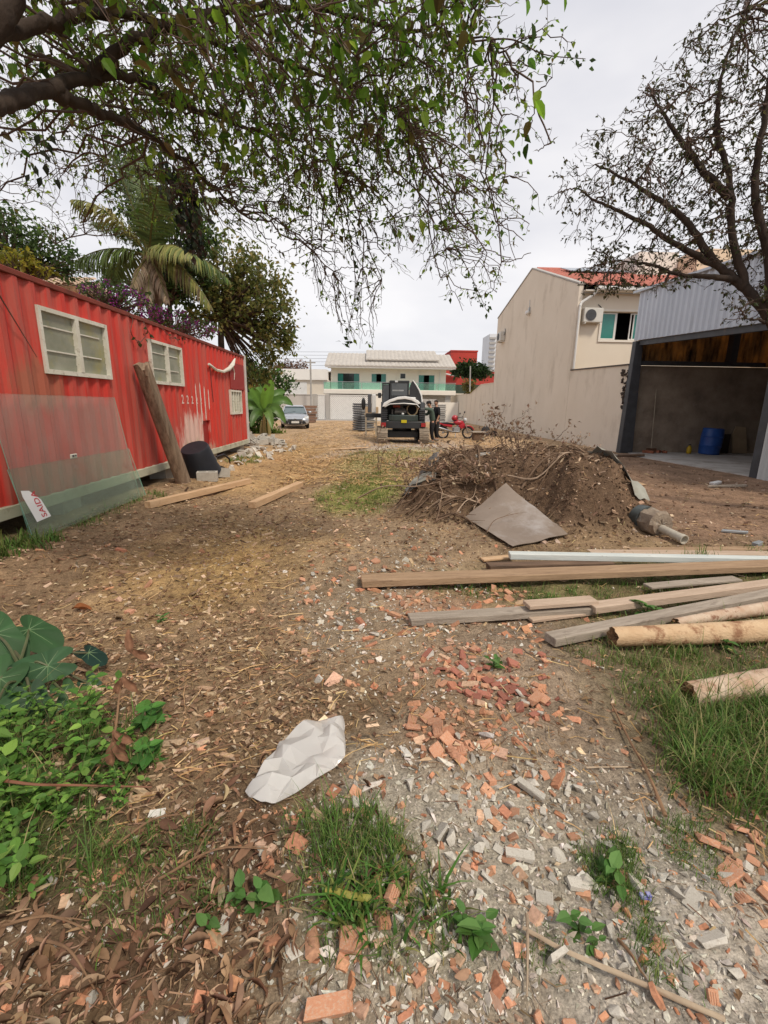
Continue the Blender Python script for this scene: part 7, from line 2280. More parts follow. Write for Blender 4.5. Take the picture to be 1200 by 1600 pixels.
# thin creeper hanging over the container edge
t = thing('creeper', 'thin leafy creeper hanging over the top edge of the container between two windows', 'creeper', (CX + 0.03, 9, 3.0))
rng = np.random.default_rng(9)
lp, ld = [], []
for pts in ([(CX - 0.05, 8.3, 3.07), (CX + 0.05, 8.35, 2.95), (CX + 0.05, 8.25, 2.72), (CX + 0.05, 8.5, 2.6), (CX + 0.05, 8.75, 2.72)],
            [(CX - 0.05, 8.9, 3.07), (CX + 0.05, 8.8, 2.9), (CX + 0.05, 8.95, 2.78)], [(CX - 0.05, 9.5, 3.07), (CX + 0.05, 9.6, 2.93), (CX + 0.05, 9.9, 2.85), (CX + 0.05, 10.1, 2.9)],
            [(CX - 0.05, 10.3, 3.07), (CX + 0.05, 10.35, 2.95), (CX + 0.05, 10.6, 2.9)]):
    p, r = spline(pts, [0.006] * len(pts))
    obj('stem', MB().tube([tuple(x) for x in p], list(r), 5), M_TWIG, t)
    j = rng.integers(len(p) // 2, len(p), 6)
    lp.append(p[j] + rng.normal(0, 0.02, (6, 3)))
lp = np.concatenate(lp)
L = rng.uniform(0.06, 0.11, len(lp))
V, F = leaves_np(lp, unit(rng.normal(0, 0.5, lp.shape) + np.array([0.3, 0, -0.6])), unit(rng.normal(0, 0.3, lp.shape) + np.array([1, 0, 0.4])), L, L * 0.75)
tag(link('leaves', np_mesh('leaves', V, F, M_LEAF, per_leaf(tints(len(lp), np.array([(0.05, 0.08, 0.025), (0.10, 0.05, 0.03)]), 0.2, rng=rng))), t), kind='stuff')
# stray stick and wire against the red wall
tag(obj('stick', MB().tube([(CX + 0.06, 5.2, 3.05), (CX + 0.05, 5.5, 2.65), (CX + 0.05, 5.9, 2.1)], [0.008, 0.008, 0.004], 5), M_TWIG), 'thin dry stick hanging down the red wall left of the first window', 'stick')
# hanging creeper below the big tree, its backlit shade put into the leaf tints
t = thing('creeper', 'dark clump of hanging creeper leaves in front of the palm', 'creeper', (-2.336, 6.5, 4.559))
rng = np.random.default_rng(12)
hp = []
for (a, b2, n_) in (((-2.551, 6.4, 4.673), (-2.553, 6.5, 4.139), 60), ((-2.528, 6.5, 4.404), (-2.288, 6.6, 4.186), 110), ((-2.316, 6.6, 4.327), (-2.356, 6.7, 3.516), 190), ((-2.439, 6.6, 4.289), (-2.446, 6.7, 3.929), 90)):
    a, b2 = np.array(a), np.array(b2)
    obj('stem', MB().tube([tuple(a + np.array([0, 0, 0.25])), tuple((a + b2) / 2 + 0.03), tuple(b2)], [0.012, 0.01, 0.004], 5), M_TWIG, t)
    u = rng.random((n_, 1))
    hp.append(a + (b2 - a) * u + rng.normal(0, 0.075, (n_, 3)))
hp = np.concatenate(hp)
L = rng.uniform(0.07, 0.14, len(hp))
V, F = leaves_np(hp, unit(rng.normal(0, 0.4, hp.shape) + np.array([0, 0, -0.8])), unit(rng.normal(0, 0.5, hp.shape) + np.array([0, -0.8, 0.4])), L, L * 0.6)
tag(link('leaves', np_mesh('leaves', V, F, M_LEAF, per_leaf(tints(len(hp), np.array([(0.018, 0.028, 0.014), (0.028, 0.042, 0.018), (0.05, 0.03, 0.02)]), 0.25, rng=rng))), t), kind='stuff')
# a hanging sprig of dark leaves at the far left
t = thing('sprig', 'drooping sprig of oval dark leaves hanging at the upper left edge', 'twig', (-1.819, 3, 3.1))
p, r = spline([(-1.741, 2.9, 3.123), (-1.838, 3, 3.069), (-1.838, 3, 2.977), (-1.846, 3, 2.883)], [0.004, 0.003, 0.003, 0.002])
obj('stem', MB().tube([tuple(x) for x in p], list(r), 5), M_TWIG, t)
ts = np.array([(-1.86, 3, 3.041), (-1.797, 3, 3.04), (-1.813, 3, 3.002), (-1.869, 3, 2.964), (-1.837, 3, 2.94), (-1.905, 3, 2.888), (-1.879, 3, 2.832), (-1.944, 3, 2.843), (-1.79, 3, 2.827), (-1.851, 3, 2.899)])
d = unit(np.stack([rng.normal(0, 0.5, 10), rng.normal(0, 0.2, 10), np.full(10, -0.8)], 1))
L = rng.uniform(0.045, 0.07, 10)
V, F = leaves_np(ts, d, unit(rng.normal(0, 0.2, (10, 3)) + np.array([0, -1, 0.2])), L, L * 0.55)
tag(link('leaves', np_mesh('leaves', V, F, M_LEAF, per_leaf(tints(10, (0.03, 0.04, 0.02), 0.2, rng=rng))), t), kind='stuff')

# ------------------------------------------------------------------ palm
M_FROND = vc_mat('palm_leaflet', rough=0.5, trans=0.35, spec=0.35)
palm = thing('palm_tree', 'palm with arching fronds and brown hanging dead ones behind the red container', 'palm tree', (-7.35, 15, 0))
pc = np.array((-6.6, 15, 5.74))
p, r = spline([(pc[0] + 0.1, 15.0, -0.1), (pc[0] + 0.05, 15.0, 2.5), tuple(pc)], [0.26, 0.2, 0.2])
tr_ = MB().tube([tuple(x) for x in p], [v * (1 + 0.10 * (i % 2)) for i, v in enumerate(r)], 12, jitter=0.06, seed=3)
obj('trunk', tr_, pm('palm_trunk', (0.22, 0.15, 0.10), (0.12, 0.08, 0.05), 8, 0.95, 0.6, 30), palm, smooth=0.6)
rng = np.random.default_rng(77)


def frond(tip, rise, width, cols, droop=0.5, n_l=64):
    if cols is DEADF:
        width, n_l = width * 0.6, 26
    tip = np.array(tip, float)
    t_ = np.linspace(0, 1, 22)[:, None]
    mid = (pc + tip) / 2 + np.array([0, 0, rise])
    P_ = (1 - t_) ** 2 * pc + 2 * t_ * (1 - t_) * mid + t_ ** 2 * tip
    R_ = np.linspace(0.035, 0.006, 22)
    V, F = tubes_np(P_[None], R_[None], 5)
    fo = np.linspace(0.12, 1.0, n_l)
    j = np.clip((fo * 21).astype(int), 0, 20)
    fr = (fo * 21 - j)[:, None]
    q = P_[j] * (1 - fr) + P_[j + 1] * fr
    T = unit(P_[j + 1] - P_[j])
    sd = unit(np.cross(T, np.array([0, 0, 1.0])))
    up = np.cross(sd, T)
    VV, FF, CC = [V], [np.concatenate([F[:, [0, 1, 2]], F[:, [0, 2, 3]]])], [np.tile(np.array([(0.16, 0.14, 0.04)]), (len(V), 1))]
    off = len(V)
    for sg in (-1, 1):
        dd = unit(sd * sg * 0.9 + T * 0.55 + up * 0.25 + np.array([0, 0, -droop]) * (0.5 + fo[:, None]) + rng.normal(0, 0.10, q.shape))
        L = width * np.sin(PI * np.clip(fo * 0.86 + 0.14, 0, 1)) ** 0.7 * rng.uniform(0.85, 1.1, n_l) + 0.08
        # three-segment blade that bends down
        w_ = 0.022
        s2 = unit(np.cross(dd, up))
        b0 = q
        b1 = q + dd * L[:, None] * 0.5
        b2 = q + dd * L[:, None] * 0.85 + np.array([0, 0, -0.16 * droop * 2]) * L[:, None]
        b3 = q + dd * L[:, None] * 1.0 + np.array([0, 0, -0.45 * droop * 2]) * L[:, None]
        vs = np.stack([b0 - s2 * w_ * .6, b0 + s2 * w_ * .6, b1 - s2 * w_, b1 + s2 * w_, b2 - s2 * w_ * .7, b2 + s2 * w_ * .7, b3], 1)
        k = np.arange(n_l)[:, None] * 7 + off
        VV.append(vs.reshape(-1, 3))
        FF += [k + np.array([[0, 1, 3]]), k + np.array([[0, 3, 2]]), k + np.array([[2, 3, 5]]), k + np.array([[2, 5, 4]]), k + np.array([[4, 5, 6]])]
        CC.append(np.repeat(tints(n_l, np.array(cols), 0.18, rng=rng), 7, axis=0))
        off += n_l * 7
    return link('frond', np_mesh('frond', np.concatenate(VV), np.concatenate(FF), M_FROND, np.concatenate(CC)), palm)


GREENF = [(0.105, 0.15, 0.045), (0.135, 0.195, 0.053), (0.083, 0.12, 0.038)]
YELF = [(0.24, 0.25, 0.07), (0.17, 0.20, 0.06), (0.28, 0.26, 0.09)]
DEADF = [(0.20, 0.14, 0.085), (0.14, 0.10, 0.06), (0.27, 0.20, 0.12)]
for tip, rise, w_, cols, dr_ in (((-8, 13.9, 6.79), 0.75, 0.62, YELF, 0.5), ((-8.29, 14.2, 5.38), 0.55, 0.62, GREENF, 0.7), ((-7.3, 14.6, 8.42), 0.6, 0.6, GREENF, 0.3), ((-6.9, 15.6, 8.75), 0.5, 0.6, GREENF, 0.3),
                                 ((-5.33, 15, 8.12), 0.6, 0.6, GREENF, 0.4), ((-4.63, 15.5, 7.52), 0.9, 0.6, GREENF, 0.5), ((-4.14, 14.6, 5.03), 0.9, 0.55, GREENF + YELF[:1], 0.6), ((-4.62, 14.2, 4.25), 0.9, 0.5, YELF + DEADF[:1], 0.7),
                                 ((-4.77, 13.4, 5.35), 0.6, 0.55, YELF, 0.6), ((-8.59, 16.4, 5.38), 0.7, 0.55, GREENF, 0.6), ((-5.72, 13.9, 4.34), 0.35, 0.4, DEADF, 0.9), ((-6.56, 14, 4.18), 0.15, 0.4, DEADF, 0.9),
                                 ((-6.21, 13.8, 4.18), 0.1, 0.35, DEADF, 0.9), ((-6.6, 13.7, 4.53), 0.3, 0.4, DEADF, 0.9), ((-5.53, 13.6, 7.06), 0.5, 0.55, GREENF, 0.4), ((-8.66, 16, 6.92), 0.7, 0.6, GREENF, 0.5)):
    frond(tip, rise, w_, cols, dr_)

# ------------------------------------------------------------------ banana plant
M_BANANA = vc_mat('banana_leaf', rough=0.4, trans=0.4, spec=0.4)
bn = thing('banana_plant', 'banana plant with broad bright leaves beyond the far end of the container', 'plant', (-5.6, 24.2, 0))
bc = np.array([-5.55, 24.2, 0.0])
for dx, dy, h_ in ((0, 0, 1.15), (0.22, 0.1, 0.8), (-0.2, 0.12, 0.7)):
    obj('stem', MB().tube([(bc[0] + dx, bc[1] + dy, -0.05), (bc[0] + dx * 0.9, bc[1] + dy, h_ * 0.5), (bc[0] + dx * 0.7, bc[1] + dy, h_)], [0.10, 0.085, 0.05], 9), pm('banana_stem', (0.30, 0.20, 0.08), (0.18, 0.16, 0.06), 5, 0.7, 0.2, 30, stretch=(1, 1, 0.3)), bn, smooth=1)


def banana_leaf(tip, base_h, width, col, bend):
    b0 = bc + np.array([0, 0, base_h])
    tip = np.array(tip, float)
    V, F, C_ = [], [], []
    nl = 16
    mid = (b0 + tip) / 2 + np.array([0, 0, bend])
    sd0 = None
    for i in range(nl + 1):
        t_ = i / nl
        p_ = (1 - t_) ** 2 * b0 + 2 * t_ * (1 - t_) * mid + t_ ** 2 * tip
        tg = unit(2 * (1 - t_) * (mid - b0) + 2 * t_ * (tip - mid))
        ref = np.array([0.2, -1.0, 0.3])
        sd = unit(np.cross(tg, ref))
        up = np.cross(sd, tg)
        wv = width * (math.sin(PI * min(1, max(0, (t_ - 0.12) / 0.88)) ** 0.8) ** 0.6 if t_ > 0.12 else 0.04) + 0.012
        for k, s_ in enumerate((-1, -0.5, 0, 0.5, 1)):
            V.append(p_ + sd * wv * s_ * 0.5 + up * (abs(s_) * wv * 0.14) + (rng.normal(0, 0.01, 3) if abs(s_) == 1 else 0))
            C_.append(np.array(col) * (1.25 if s_ == 0 else rng.uniform(0.85, 1.1)))
    for i in range(nl):
        for k in range(4):
            F.append((i * 5 + k, i * 5 + k + 1, i * 5 + 5 + k + 1, i * 5 + 5 + k))
    link('leaf', np_mesh('leaf', np.array(V), np.array(F), M_BANANA, np.array(C_), smooth=True), bn)


for tip, bh, wd, col, bd in (((-5.04, 24, 2.84), 1.0, 0.62, (0.16, 0.30, 0.04), 0.1), ((-6.69, 24.4, 1.63), 1.05, 0.50, (0.10, 0.21, 0.035), 1.0), ((-6.97, 23.8, 0.77), 0.95, 0.45, (0.08, 0.17, 0.03), 1.2),
                             ((-4.1, 24.6, 1.47), 1.0, 0.5, (0.09, 0.19, 0.035), 1.0), ((-4.42, 24, 0.57), 0.9, 0.5, (0.10, 0.19, 0.04), 1.2), ((-4.92, 23.2, 0.28), 0.9, 0.42, (0.13, 0.22, 0.05), 1.1),
                             ((-5.99, 23.2, 0.39), 0.8, 0.45, (0.07, 0.14, 0.03), 1.0), ((-6.11, 25.2, 2.63), 1.0, 0.5, (0.11, 0.22, 0.04), 0.35), ((-4.58, 25.2, 2.19), 0.95, 0.5, (0.09, 0.19, 0.035), 0.7), ((-6.17, 23.8, 2.32), 1.0, 0.46, (0.12, 0.24, 0.04), 0.6)):
    banana_leaf(tip, bh, wd, col, bd)

# ------------------------------------------------------------------ elephant ear plant in the left foreground
M_TARO = vc_mat('elephant_ear_leaf', rough=0.55, trans=0.25, spec=0.2)
taro = thing('elephant_ear_plant', 'dark green elephant ear plant with big heart shaped leaves at the left edge', 'plant', (-1.95, 2.35, 0))
tb_ = np.array([-1.95, 2.35, 0.02])


def taro_leaf(c, size, tip_x, tip_z, face, col):
    """face: 0 = blade lies flat, 1 = blade stands open towards the yard"""
    c = np.array(c, float)
    nv = Vector((0.50 * face + rng.normal(0, 0.08), -0.62 * face + rng.normal(0, 0.08), 1.0 - 0.45 * face)).normalized()
    tv = Vector((tip_x, -0.45, tip_z))
    tv = (tv - nv * tv.dot(nv)).normalized()
    Rm = np.array(Matrix((tv.cross(nv), tv, nv)).transposed())
    V, F, C_ = [(0, 0, 0)], [], [np.array(col) * 1.6]
    NA, NR = 40, 5
    for i in range(1, NR + 1):
        for k in range(NA):
            a = 2 * PI * k / NA            # a=0 -> tip direction (+y), a=pi -> notch
            prof = 0.62 + 0.38 * max(0, math.cos(a)) ** 3 * 1.15 + 0.10 * math.cos(2 * a) - 0.62 * max(0, math.cos(a - PI)) ** 26 + 0.10 * max(0, -math.cos(a))
            r = i / NR * prof
            x, y = math.sin(a) * r * 0.86, math.cos(a) * r
            z = -0.16 * r * r + 0.05 * abs(math.sin(a)) * r + 0.025 * math.sin(a * 7) * r
            V.append((x, y, z))
            vein = 1.0 + (0.45 if k % 5 == 0 else 0.0) * (1 - 0.6 * i / NR)
            C_.append(np.array(col) * vein * (0.92 + 0.1 * math.sin(3 * a)))
    for k in range(NA):
        F.append((0, 1 + k, 1 + (k + 1) % NA, 1 + (k + 1) % NA))
    for i in range(NR - 1):
        for k in range(NA):
            a0_, a1_ = 1 + i * NA + k, 1 + i * NA + (k + 1) % NA
            F.append((a0_, a0_ + NA, a1_ + NA, a1_))
    Vn = np.array(V) * size @ Rm.T + c
    F3 = [f[:3] for f in F[:NA]]
    me_v, quads = Vn, np.array(F[NA:])
    tris = np.array(F3)
    allf = np.concatenate([tris, quads[:, [0, 1, 2]], quads[:, [0, 2, 3]]])
    lf = link('leaf', np_mesh('leaf', me_v, allf, M_TARO, np.array(C_), smooth=True), taro)
    vb = MB()
    for a in (0, 0.7, -0.7, 1.4, -1.4, 2.2, -2.2):
        ln_ = 0.9 if a == 0 else 0.5
        pts = []
        for s_ in np.linspace(0, ln_, 5):
            x, y = math.sin(a) * s_ * 0.86, math.cos(a) * s_
            pts.append(tuple(np.array((x, y, -0.16 * s_ * s_ + 0.05 * abs(math.sin(a)) * s_ + 0.004)) * size @ Rm.T + c))
        vb.tube(pts, [0.0022, 0.002, 0.0015, 0.001, 0.0006], 4)
    obj('vein', vb, pm('leaf_vein', (0.17, 0.26, 0.12), None, 5, 0.5, 0.0), lf)
    mid = (tb_ + c) / 2 + np.array([0, 0, 0.08])
    pts, r_ = spline([tuple(tb_ + rng.normal(0, 0.05, 3) * np.array([1, 1, 0])), tuple(mid), tuple(c)], [0.011, 0.008, 0.005])
    obj('stalk', MB().tube([tuple(x) for x in pts], list(r_), 6), pm('leaf_stalk', (0.10, 0.13, 0.05), (0.08, 0.07, 0.04), 5, 0.5, 0.0), taro, smooth=1)


DG = (0.040, 0.10, 0.034)
for c, s_, yw, pt_, rl_, cl in (((-1.816, 2.35, 0.138), 0.20, -1.0, -0.3, 0.85, (0.040, 0.098, 0.040)), ((-2.127, 2.65, 0.202), 0.20, 1.0, 0.05, 0.55, (0.038, 0.095, 0.034)), ((-2.206, 2.5, 0.256), 0.22, 0.8, -0.5, 0.6, (0.045, 0.11, 0.04)),
                                ((-1.961, 2.2, 0.156), 0.19, -0.5, -0.8, 0.9, DG), ((-1.716, 2.55, 0.1), 0.12, 0.9, 0.1, 0.25, (0.015, 0.042, 0.03)), ((-1.715, 2.3, 0), 0.12, 0.6, -0.8, 0.8, DG),
                                ((-1.635, 2.4, -0.011), 0.105, 0.8, -0.5, 0.7, (0.04, 0.08, 0.045)), ((-1.734, 2.1, 0.095), 0.15, 0.5, -0.8, 0.9, (0.034, 0.074, 0.035)), ((-1.619, 2.1, 0.042), 0.12, 0.3, -0.9, 0.9, (0.035, 0.088, 0.033)),
                                ((-1.845, 2, 0.111), 0.17, -0.3, -0.9, 0.9, DG), ((-2.221, 2.6, 0.116), 0.16, 0.5, -0.7, 0.7, (0.028, 0.075, 0.032))):
    taro_leaf(c, s_, yw, pt_, rl_, cl)

# ------------------------------------------------------------------ broad-leaved weeds
M_WEED = vc_mat('weed_leaf', rough=0.55, trans=0.35, spec=0.3)


def weed_mesh(seed, h_, nl, Ls, cols, name='weed'):
    rng = np.random.default_rng(seed)
    stems, rads, pos, dd = [], [], [], []
    for s_ in range(rng.integers(2, 5)):
        top = np.array([rng.normal(0, 0.35) * h_, rng.normal(0, 0.35) * h_, h_ * rng.uniform(0.6, 1.1)])
        tt = np.linspace(0, 1, 6)[:, None]
        P_ = tt * top * np.array([1, 1, 0]) * tt + np.array([0, 0, 1]) * top[2] * tt
        stems.append(P_)
        rads.append(np.linspace(0.0028, 0.001, 6))
        for lv_ in np.linspace(0.2, 1.0, nl):
            c = np.array([np.interp(lv_, tt[:, 0], P_[:, k]) for k in range(3)])
            a = rng.uniform(0, 2 * PI)
            for q_ in (0, PI):
                pos.append(c)
                dd.append((math.cos(a + q_), math.sin(a + q_), rng.uniform(-0.1, 0.5)))
    V1, F1 = tubes_np(np.array(stems), np.array(rads), 3)
    pos, dd = np.array(pos), np.array(dd)
    L = Ls * rng.uniform(0.6, 1.25, len(pos))
    V2, F2 = leaves_np(pos, dd, np.tile(np.array([(0, 0, 1.0)]), (len(pos), 1)) + rng.normal(0, 0.25, pos.shape), L, L * 0.62, 0.14, 0.2, True)
    V = np.concatenate([V1, V2])
    F = np.concatenate([F1[:, [0, 1, 2]], F1[:, [0, 2, 3]], F2 + len(V1)])
    C_ = np.concatenate([np.tile(np.array([(0.10, 0.13, 0.04)]), (len(V1), 1)), per_leaf(tints(len(pos), np.array(cols), 0.2, rng=rng), 10)])
    return np_mesh(name, V, F, M_WEED, C_)


WCOL = [(0.10, 0.22, 0.035), (0.14, 0.28, 0.05), (0.075, 0.17, 0.03), (0.19, 0.32, 0.06)]
weeds = [weed_mesh(100 + k, (0.14, 0.24, 0.18, 0.30, 0.16, 0.12, 0.20)[k], (3, 4, 3, 5, 4, 3, 4)[k], (0.04, 0.05, 0.065, 0.045, 0.032, 0.06, 0.038)[k], WCOL, 'broadleaf_weed') for k in range(7)]
rng = np.random.default_rng(21)
cnt = 0
q = in_poly_pts(Z_WEEDS, 80, rng)
for x, y in q:
    o = link('broadleaf_weed', weeds[cnt % 7])
    o.location = (x, y, H(x, y) - 0.01)
    o.rotation_euler = (rng.normal(0, 0.15), rng.normal(0, 0.15), rng.uniform(0, 6.28))
    s_ = rng.uniform(0.6, 1.15) * (1.0 if x < -1.15 else 0.7)
    o.scale = (s_,) * 3
    tag(o, 'small bright green broad leaved weed crowded under the elephant ear plant', 'weed', 'weeds in the left foreground')
    cnt += 1
big = weed_mesh(300, 0.10, 3, 0.105, [(0.085, 0.22, 0.04), (0.075, 0.20, 0.04)], 'broadleaf_weed')
for px_, lab, s_ in (((-1.091, 1.994, 0), 'weed with the largest rounded leaves right of the dried brown seedling', 1.0), ((-0.996, 1.764, 0), 'weed with rounded leaves just below the largest leaved one', 0.9)):
    o = link('broadleaf_weed', big)
    o.location = (px_[0], px_[1], H(px_[0], px_[1]))
    o.scale = (s_,) * 3
    tag(o, lab, 'weed')
lowp = [weed_mesh(320 + k, 0.05, 2, 0.05, [(0.07, 0.16, 0.03), (0.10, 0.20, 0.05)], 'seedling') for k in range(3)]
for k, (px_, lab) in enumerate((((-0.425, 1.136, 0), 'seedling with pale oval leaves beside the small white stone left of the front grass'), ((-0.347, 1.127, 0), 'seedling growing right beside the pale oval leaved one'), ((-0.468, 1.065, 0), 'tiny seedling among brown leaves below the left grass tuft'),
                   ((0.293, 1.083, 0), 'broad seedling between the front grass and the long stick'), ((0.334, 1.038, 0), 'pale seedling at the tip of the long stick'), ((0.684, 1.023, -0), 'blue green seedling near the right grass tufts'),
                   ((0.664, 1.067, 0), 'seedling with round blue green leaves left of the right grass tufts'), ((0.858, 1.221, 0), 'clover like seedling at the foot of the upper right grass tuft'), ((0.841, 1.278, 0), 'low seedling inside the upper right grass tuft'),
                   ((-1.594, 3.222, 0), 'lone green sprig on the litter above the dried seedling'), ((0.759, 2.472, 0), 'green sprout in the red brick heap'), ((2.179, 2.786, 0), 'leafy weed in front of the peeled yellow log'),
                   ((2.45, 2.785, 0), 'leafy weed under the right part of the peeled yellow log'), ((2.204, 3.278, 0), 'weed between the two long pale planks'), ((2.007, 3.395, 0), 'weed at the end of the pale pinkish plank'), ((2.775, 2.872, 0), 'big leaved weed at the right edge above the blotched log'))):
    o = link('seedling', lowp[k % 3])
    o.location = (px_[0], px_[1], H(px_[0], px_[1]))
    o.rotation_euler = (0, 0, k * 1.3)
    s_ = (1.0, 1.3, 0.8)[k % 3] * (1.6 if k > 10 else 1.0)
    o.scale = (s_,) * 3
    tag(o, lab, 'seedling')

# ------------------------------------------------------------------ grass
def blades(name, poly, n_, h_, w_, cols, seed, lean=0.5, kindlab=None, wob=0.04):
    rng = np.random.default_rng(seed)
    q = in_poly_pts(poly, n_, rng)
    # tufts
    tuft = in_poly_pts(poly, max(6, n_ // 26), rng)
    j = rng.integers(0, len(tuft), n_)
    mixv = rng.random(n_)[:, None]
    rr = np.hypot(q[:, 0], q[:, 1])[:, None]
    q = np.where(mixv < 0.75, tuft[j] + rng.normal(0, 1, (n_, 2)) * 0.028 * (0.6 + 0.25 * rr), q)
    x, y = q[:, 0], q[:, 1]
    z = hgt(x, y) - 0.005
    a = rng.uniform(0, 2 * PI, n_)
    hh = h_ * np.exp(rng.normal(0, 0.35, n_))
    ln = lean * rng.uniform(0.2, 1.5, n_) * hh
    dx, dy = np.cos(a), np.sin(a)
    px_, py_ = -dy, dx
    tt = np.array([0, 0.4, 0.75, 1.0])
    V = []
    for k, t_ in enumerate(tt):
        cx, cy = x + dx * ln * t_ ** 2, y + dy * ln * t_ ** 2
        cz = z + hh * (t_ - 0.35 * t_ ** 3 * np.clip(ln / hh, 0, 1.2))
        ww = w_ * (1 - t_ ** 2) * rng.uniform(0.8, 1.2, n_) * 0.5
        if k < 3:
            V += [np.stack([cx - px_ * ww, cy - py_ * ww, cz], 1), np.stack([cx + px_ * ww, cy + py_ * ww, cz], 1)]
        else:
            V.append(np.stack([cx, cy, cz], 1))
    V = np.stack(V, 1).reshape(-1, 3)
    k = np.arange(n_)[:, None] * 7
    F = np.concatenate([k + np.array([f]) for f in ((0, 1, 3), (0, 3, 2), (2, 3, 5), (2, 5, 4), (4, 5, 6))])
    c = tints(n_, np.array(cols), 0.22, rng=rng)
    return tag(link(name, np_mesh(name, V, F, M_WEED, np.repeat(c, 7, axis=0))), kind='stuff')


GC = [(0.10, 0.19, 0.035), (0.13, 0.23, 0.045), (0.075, 0.145, 0.03), (0.20, 0.24, 0.07)]
GD = GC + [(0.30, 0.25, 0.12)]
blades('grass', Z_GRASSR, 4300, 0.08, 0.005, GD, 1, 0.7)
blades('grass', [(1.65, 2.17), (2.56, 2.28), (1.73, 1.42), (1.44, 1.51), (1.42, 1.72)], 3700, 0.14, 0.006, GD, 2, 0.7)
blades('grass', Z_GRASSF, 850, 0.06, 0.004, GD, 3, 0.7)
blades('grass', [(-0.26, 1.42), (0.06, 1.44), (0.15, 1.29), (0.05, 1.18), (-0.16, 1.19)], 750, 0.08, 0.004, GC, 4, 0.6)
blades('broad_grass', [(-0.16, 1.19), (0.14, 1.22), (0.33, 1.08), (0.35, 1.00), (0.09, 0.99), (-0.10, 1.04)], 260, 0.075, 0.012, [(0.06, 0.15, 0.025), (0.09, 0.20, 0.035), (0.17, 0.20, 0.05)], 5, 0.9)
blades('grass', Z_GRASSL, 1000, 0.055, 0.0035, GC, 6, 0.7)
for k, zz in enumerate((GP, GP2, GP3, GP4)):
    blades('grass', zz, (1000, 700, 450, 130)[k], (0.045, 0.035, 0.04, 0.03)[k], 0.003, GC, 7 + k, 0.6)
blades('grass', Z_PLANKGRASS, 3000, 0.06, 0.007, GC, 12, 0.7)
blades('grass', Z_WEEDS, 1300, 0.11, 0.005, GD, 13, 0.8)
blades('grass', Z_GREEN1, 2600, 0.05, 0.012, [(0.13, 0.19, 0.04), (0.18, 0.22, 0.05)], 14, 0.8)
blades('grass', Z_GREEN2, 3200, 0.06, 0.016, [(0.19, 0.20, 0.06), (0.26, 0.24, 0.09)], 15, 0.8)
blades('grass', [(-3.9, 5.0), (-3.5, 5.0), (-3.4, 7.6), (-3.9, 7.8)], 500, 0.08, 0.008, GC, 16, 0.8)
blades('grass', [(-3.95, 4.0), (-3.5, 4.1), (-3.4, 5.0), (-3.95, 5.0)], 500, 0.13, 0.014, GC, 17, 0.9)
blades('grass', [(-3.9, 12.0), (-3.2, 11.8), (-3.2, 13.6), (-3.9, 13.9)], 600, 0.07, 0.014, GC, 18, 0.8)
blades('grass', [(3.53, 4.70), (3.88, 4.93), (3.59, 4.49), (3.35, 4.39)], 90, 0.16, 0.010, GC, 19, 0.4)

# ------------------------------------------------------------------ dried seedling and sticks in the foreground
M_DRYLEAF = vc_mat('dry_leaf', rough=0.9, trans=0.22, spec=0.08, grain=0.15, gscale=45)


def dry_leaf_big(c, d, nrm, L, w, col, name, parent):
    """curled dry leaf: a grid bent along and across"""
    d = np.array(Vector(d).normalized())
    s_ = unit(np.cross(d, np.array(nrm, float)))
    u_ = np.cross(s_, d)
    V, F, C_ = [], [], []
    for i in range(9):
        t_ = i / 8
        wv = w * (math.sin(PI * (0.06 + 0.9 * t_)) ** 0.8)
        for k, q_ in enumerate((-1, -0.5, 0, 0.5, 1)):
            V.append(np.array(c) + d * L * t_ + s_ * wv * 0.5 * q_ * 0.8 + u_ * (abs(q_) ** 1.5 * wv * 0.38 - 0.25 * L * t_ ** 2) + u_ * 0.006 * math.sin(9 * t_ + q_))
            C_.append(np.array(col) * (0.85 + 0.3 * t_) * (1.2 if q_ == 0 else 1))
    for i in range(8):
        for k in range(4):
            F.append((i * 5 + k, i * 5 + k + 1, i * 5 + 6 + k, i * 5 + 5 + k))
    return link(name, np_mesh(name, np.array(V), np.array(F), M_DRYLEAF, np.array(C_), smooth=True), parent)


M_DRYSTEM = pm('dry_stem', (0.26, 0.155, 0.085), (0.16, 0.09, 0.05), 8, 0.85, 0.2)
ds = thing('dried_seedling', 'dried brown seedling standing with curled dead leaves beside the weeds', 'dead plant', (-1.086, 1.517, 0))
sp_pts = [(-1.201, 1.726, 0), (-1.122, 1.75, 0.164), (-1.129, 1.85, 0.318), (-1.098, 1.9, 0.433)]
p, r = spline(sp_pts, [0.006, 0.005, 0.004, 0.002])
obj('stem', MB().tube([tuple(x) for x in p], list(r), 6), M_DRYSTEM, ds, smooth=1)
BR = (0.24, 0.125, 0.075)
for c, d in (((-1.121, 1.86, 0.377), (-0.3, -0.2, -0.8)), ((-1.115, 1.86, 0.383), (0.6, -0.1, -0.7)), ((-1.087, 1.9, 0.482), (-0.1, 0.1, 0.9)), ((-1.085, 1.9, 0.498), (0.5, 0.2, -0.5)), ((-1.124, 1.76, 0.189), (0.4, -0.2, -0.8)), ((-1.114, 1.75, 0.181), (0.8, -0.1, -0.5)), ((-1.112, 1.7, 0.158), (0.1, -0.3, -0.9)), ((-1.099, 1.7, 0.174), (0.6, -0.2, -0.8))):
    dry_leaf_big(c, d, (0.3, -0.9, 0.4), rng.uniform(0.08, 0.11), 0.045, BR, 'leaf', ds)


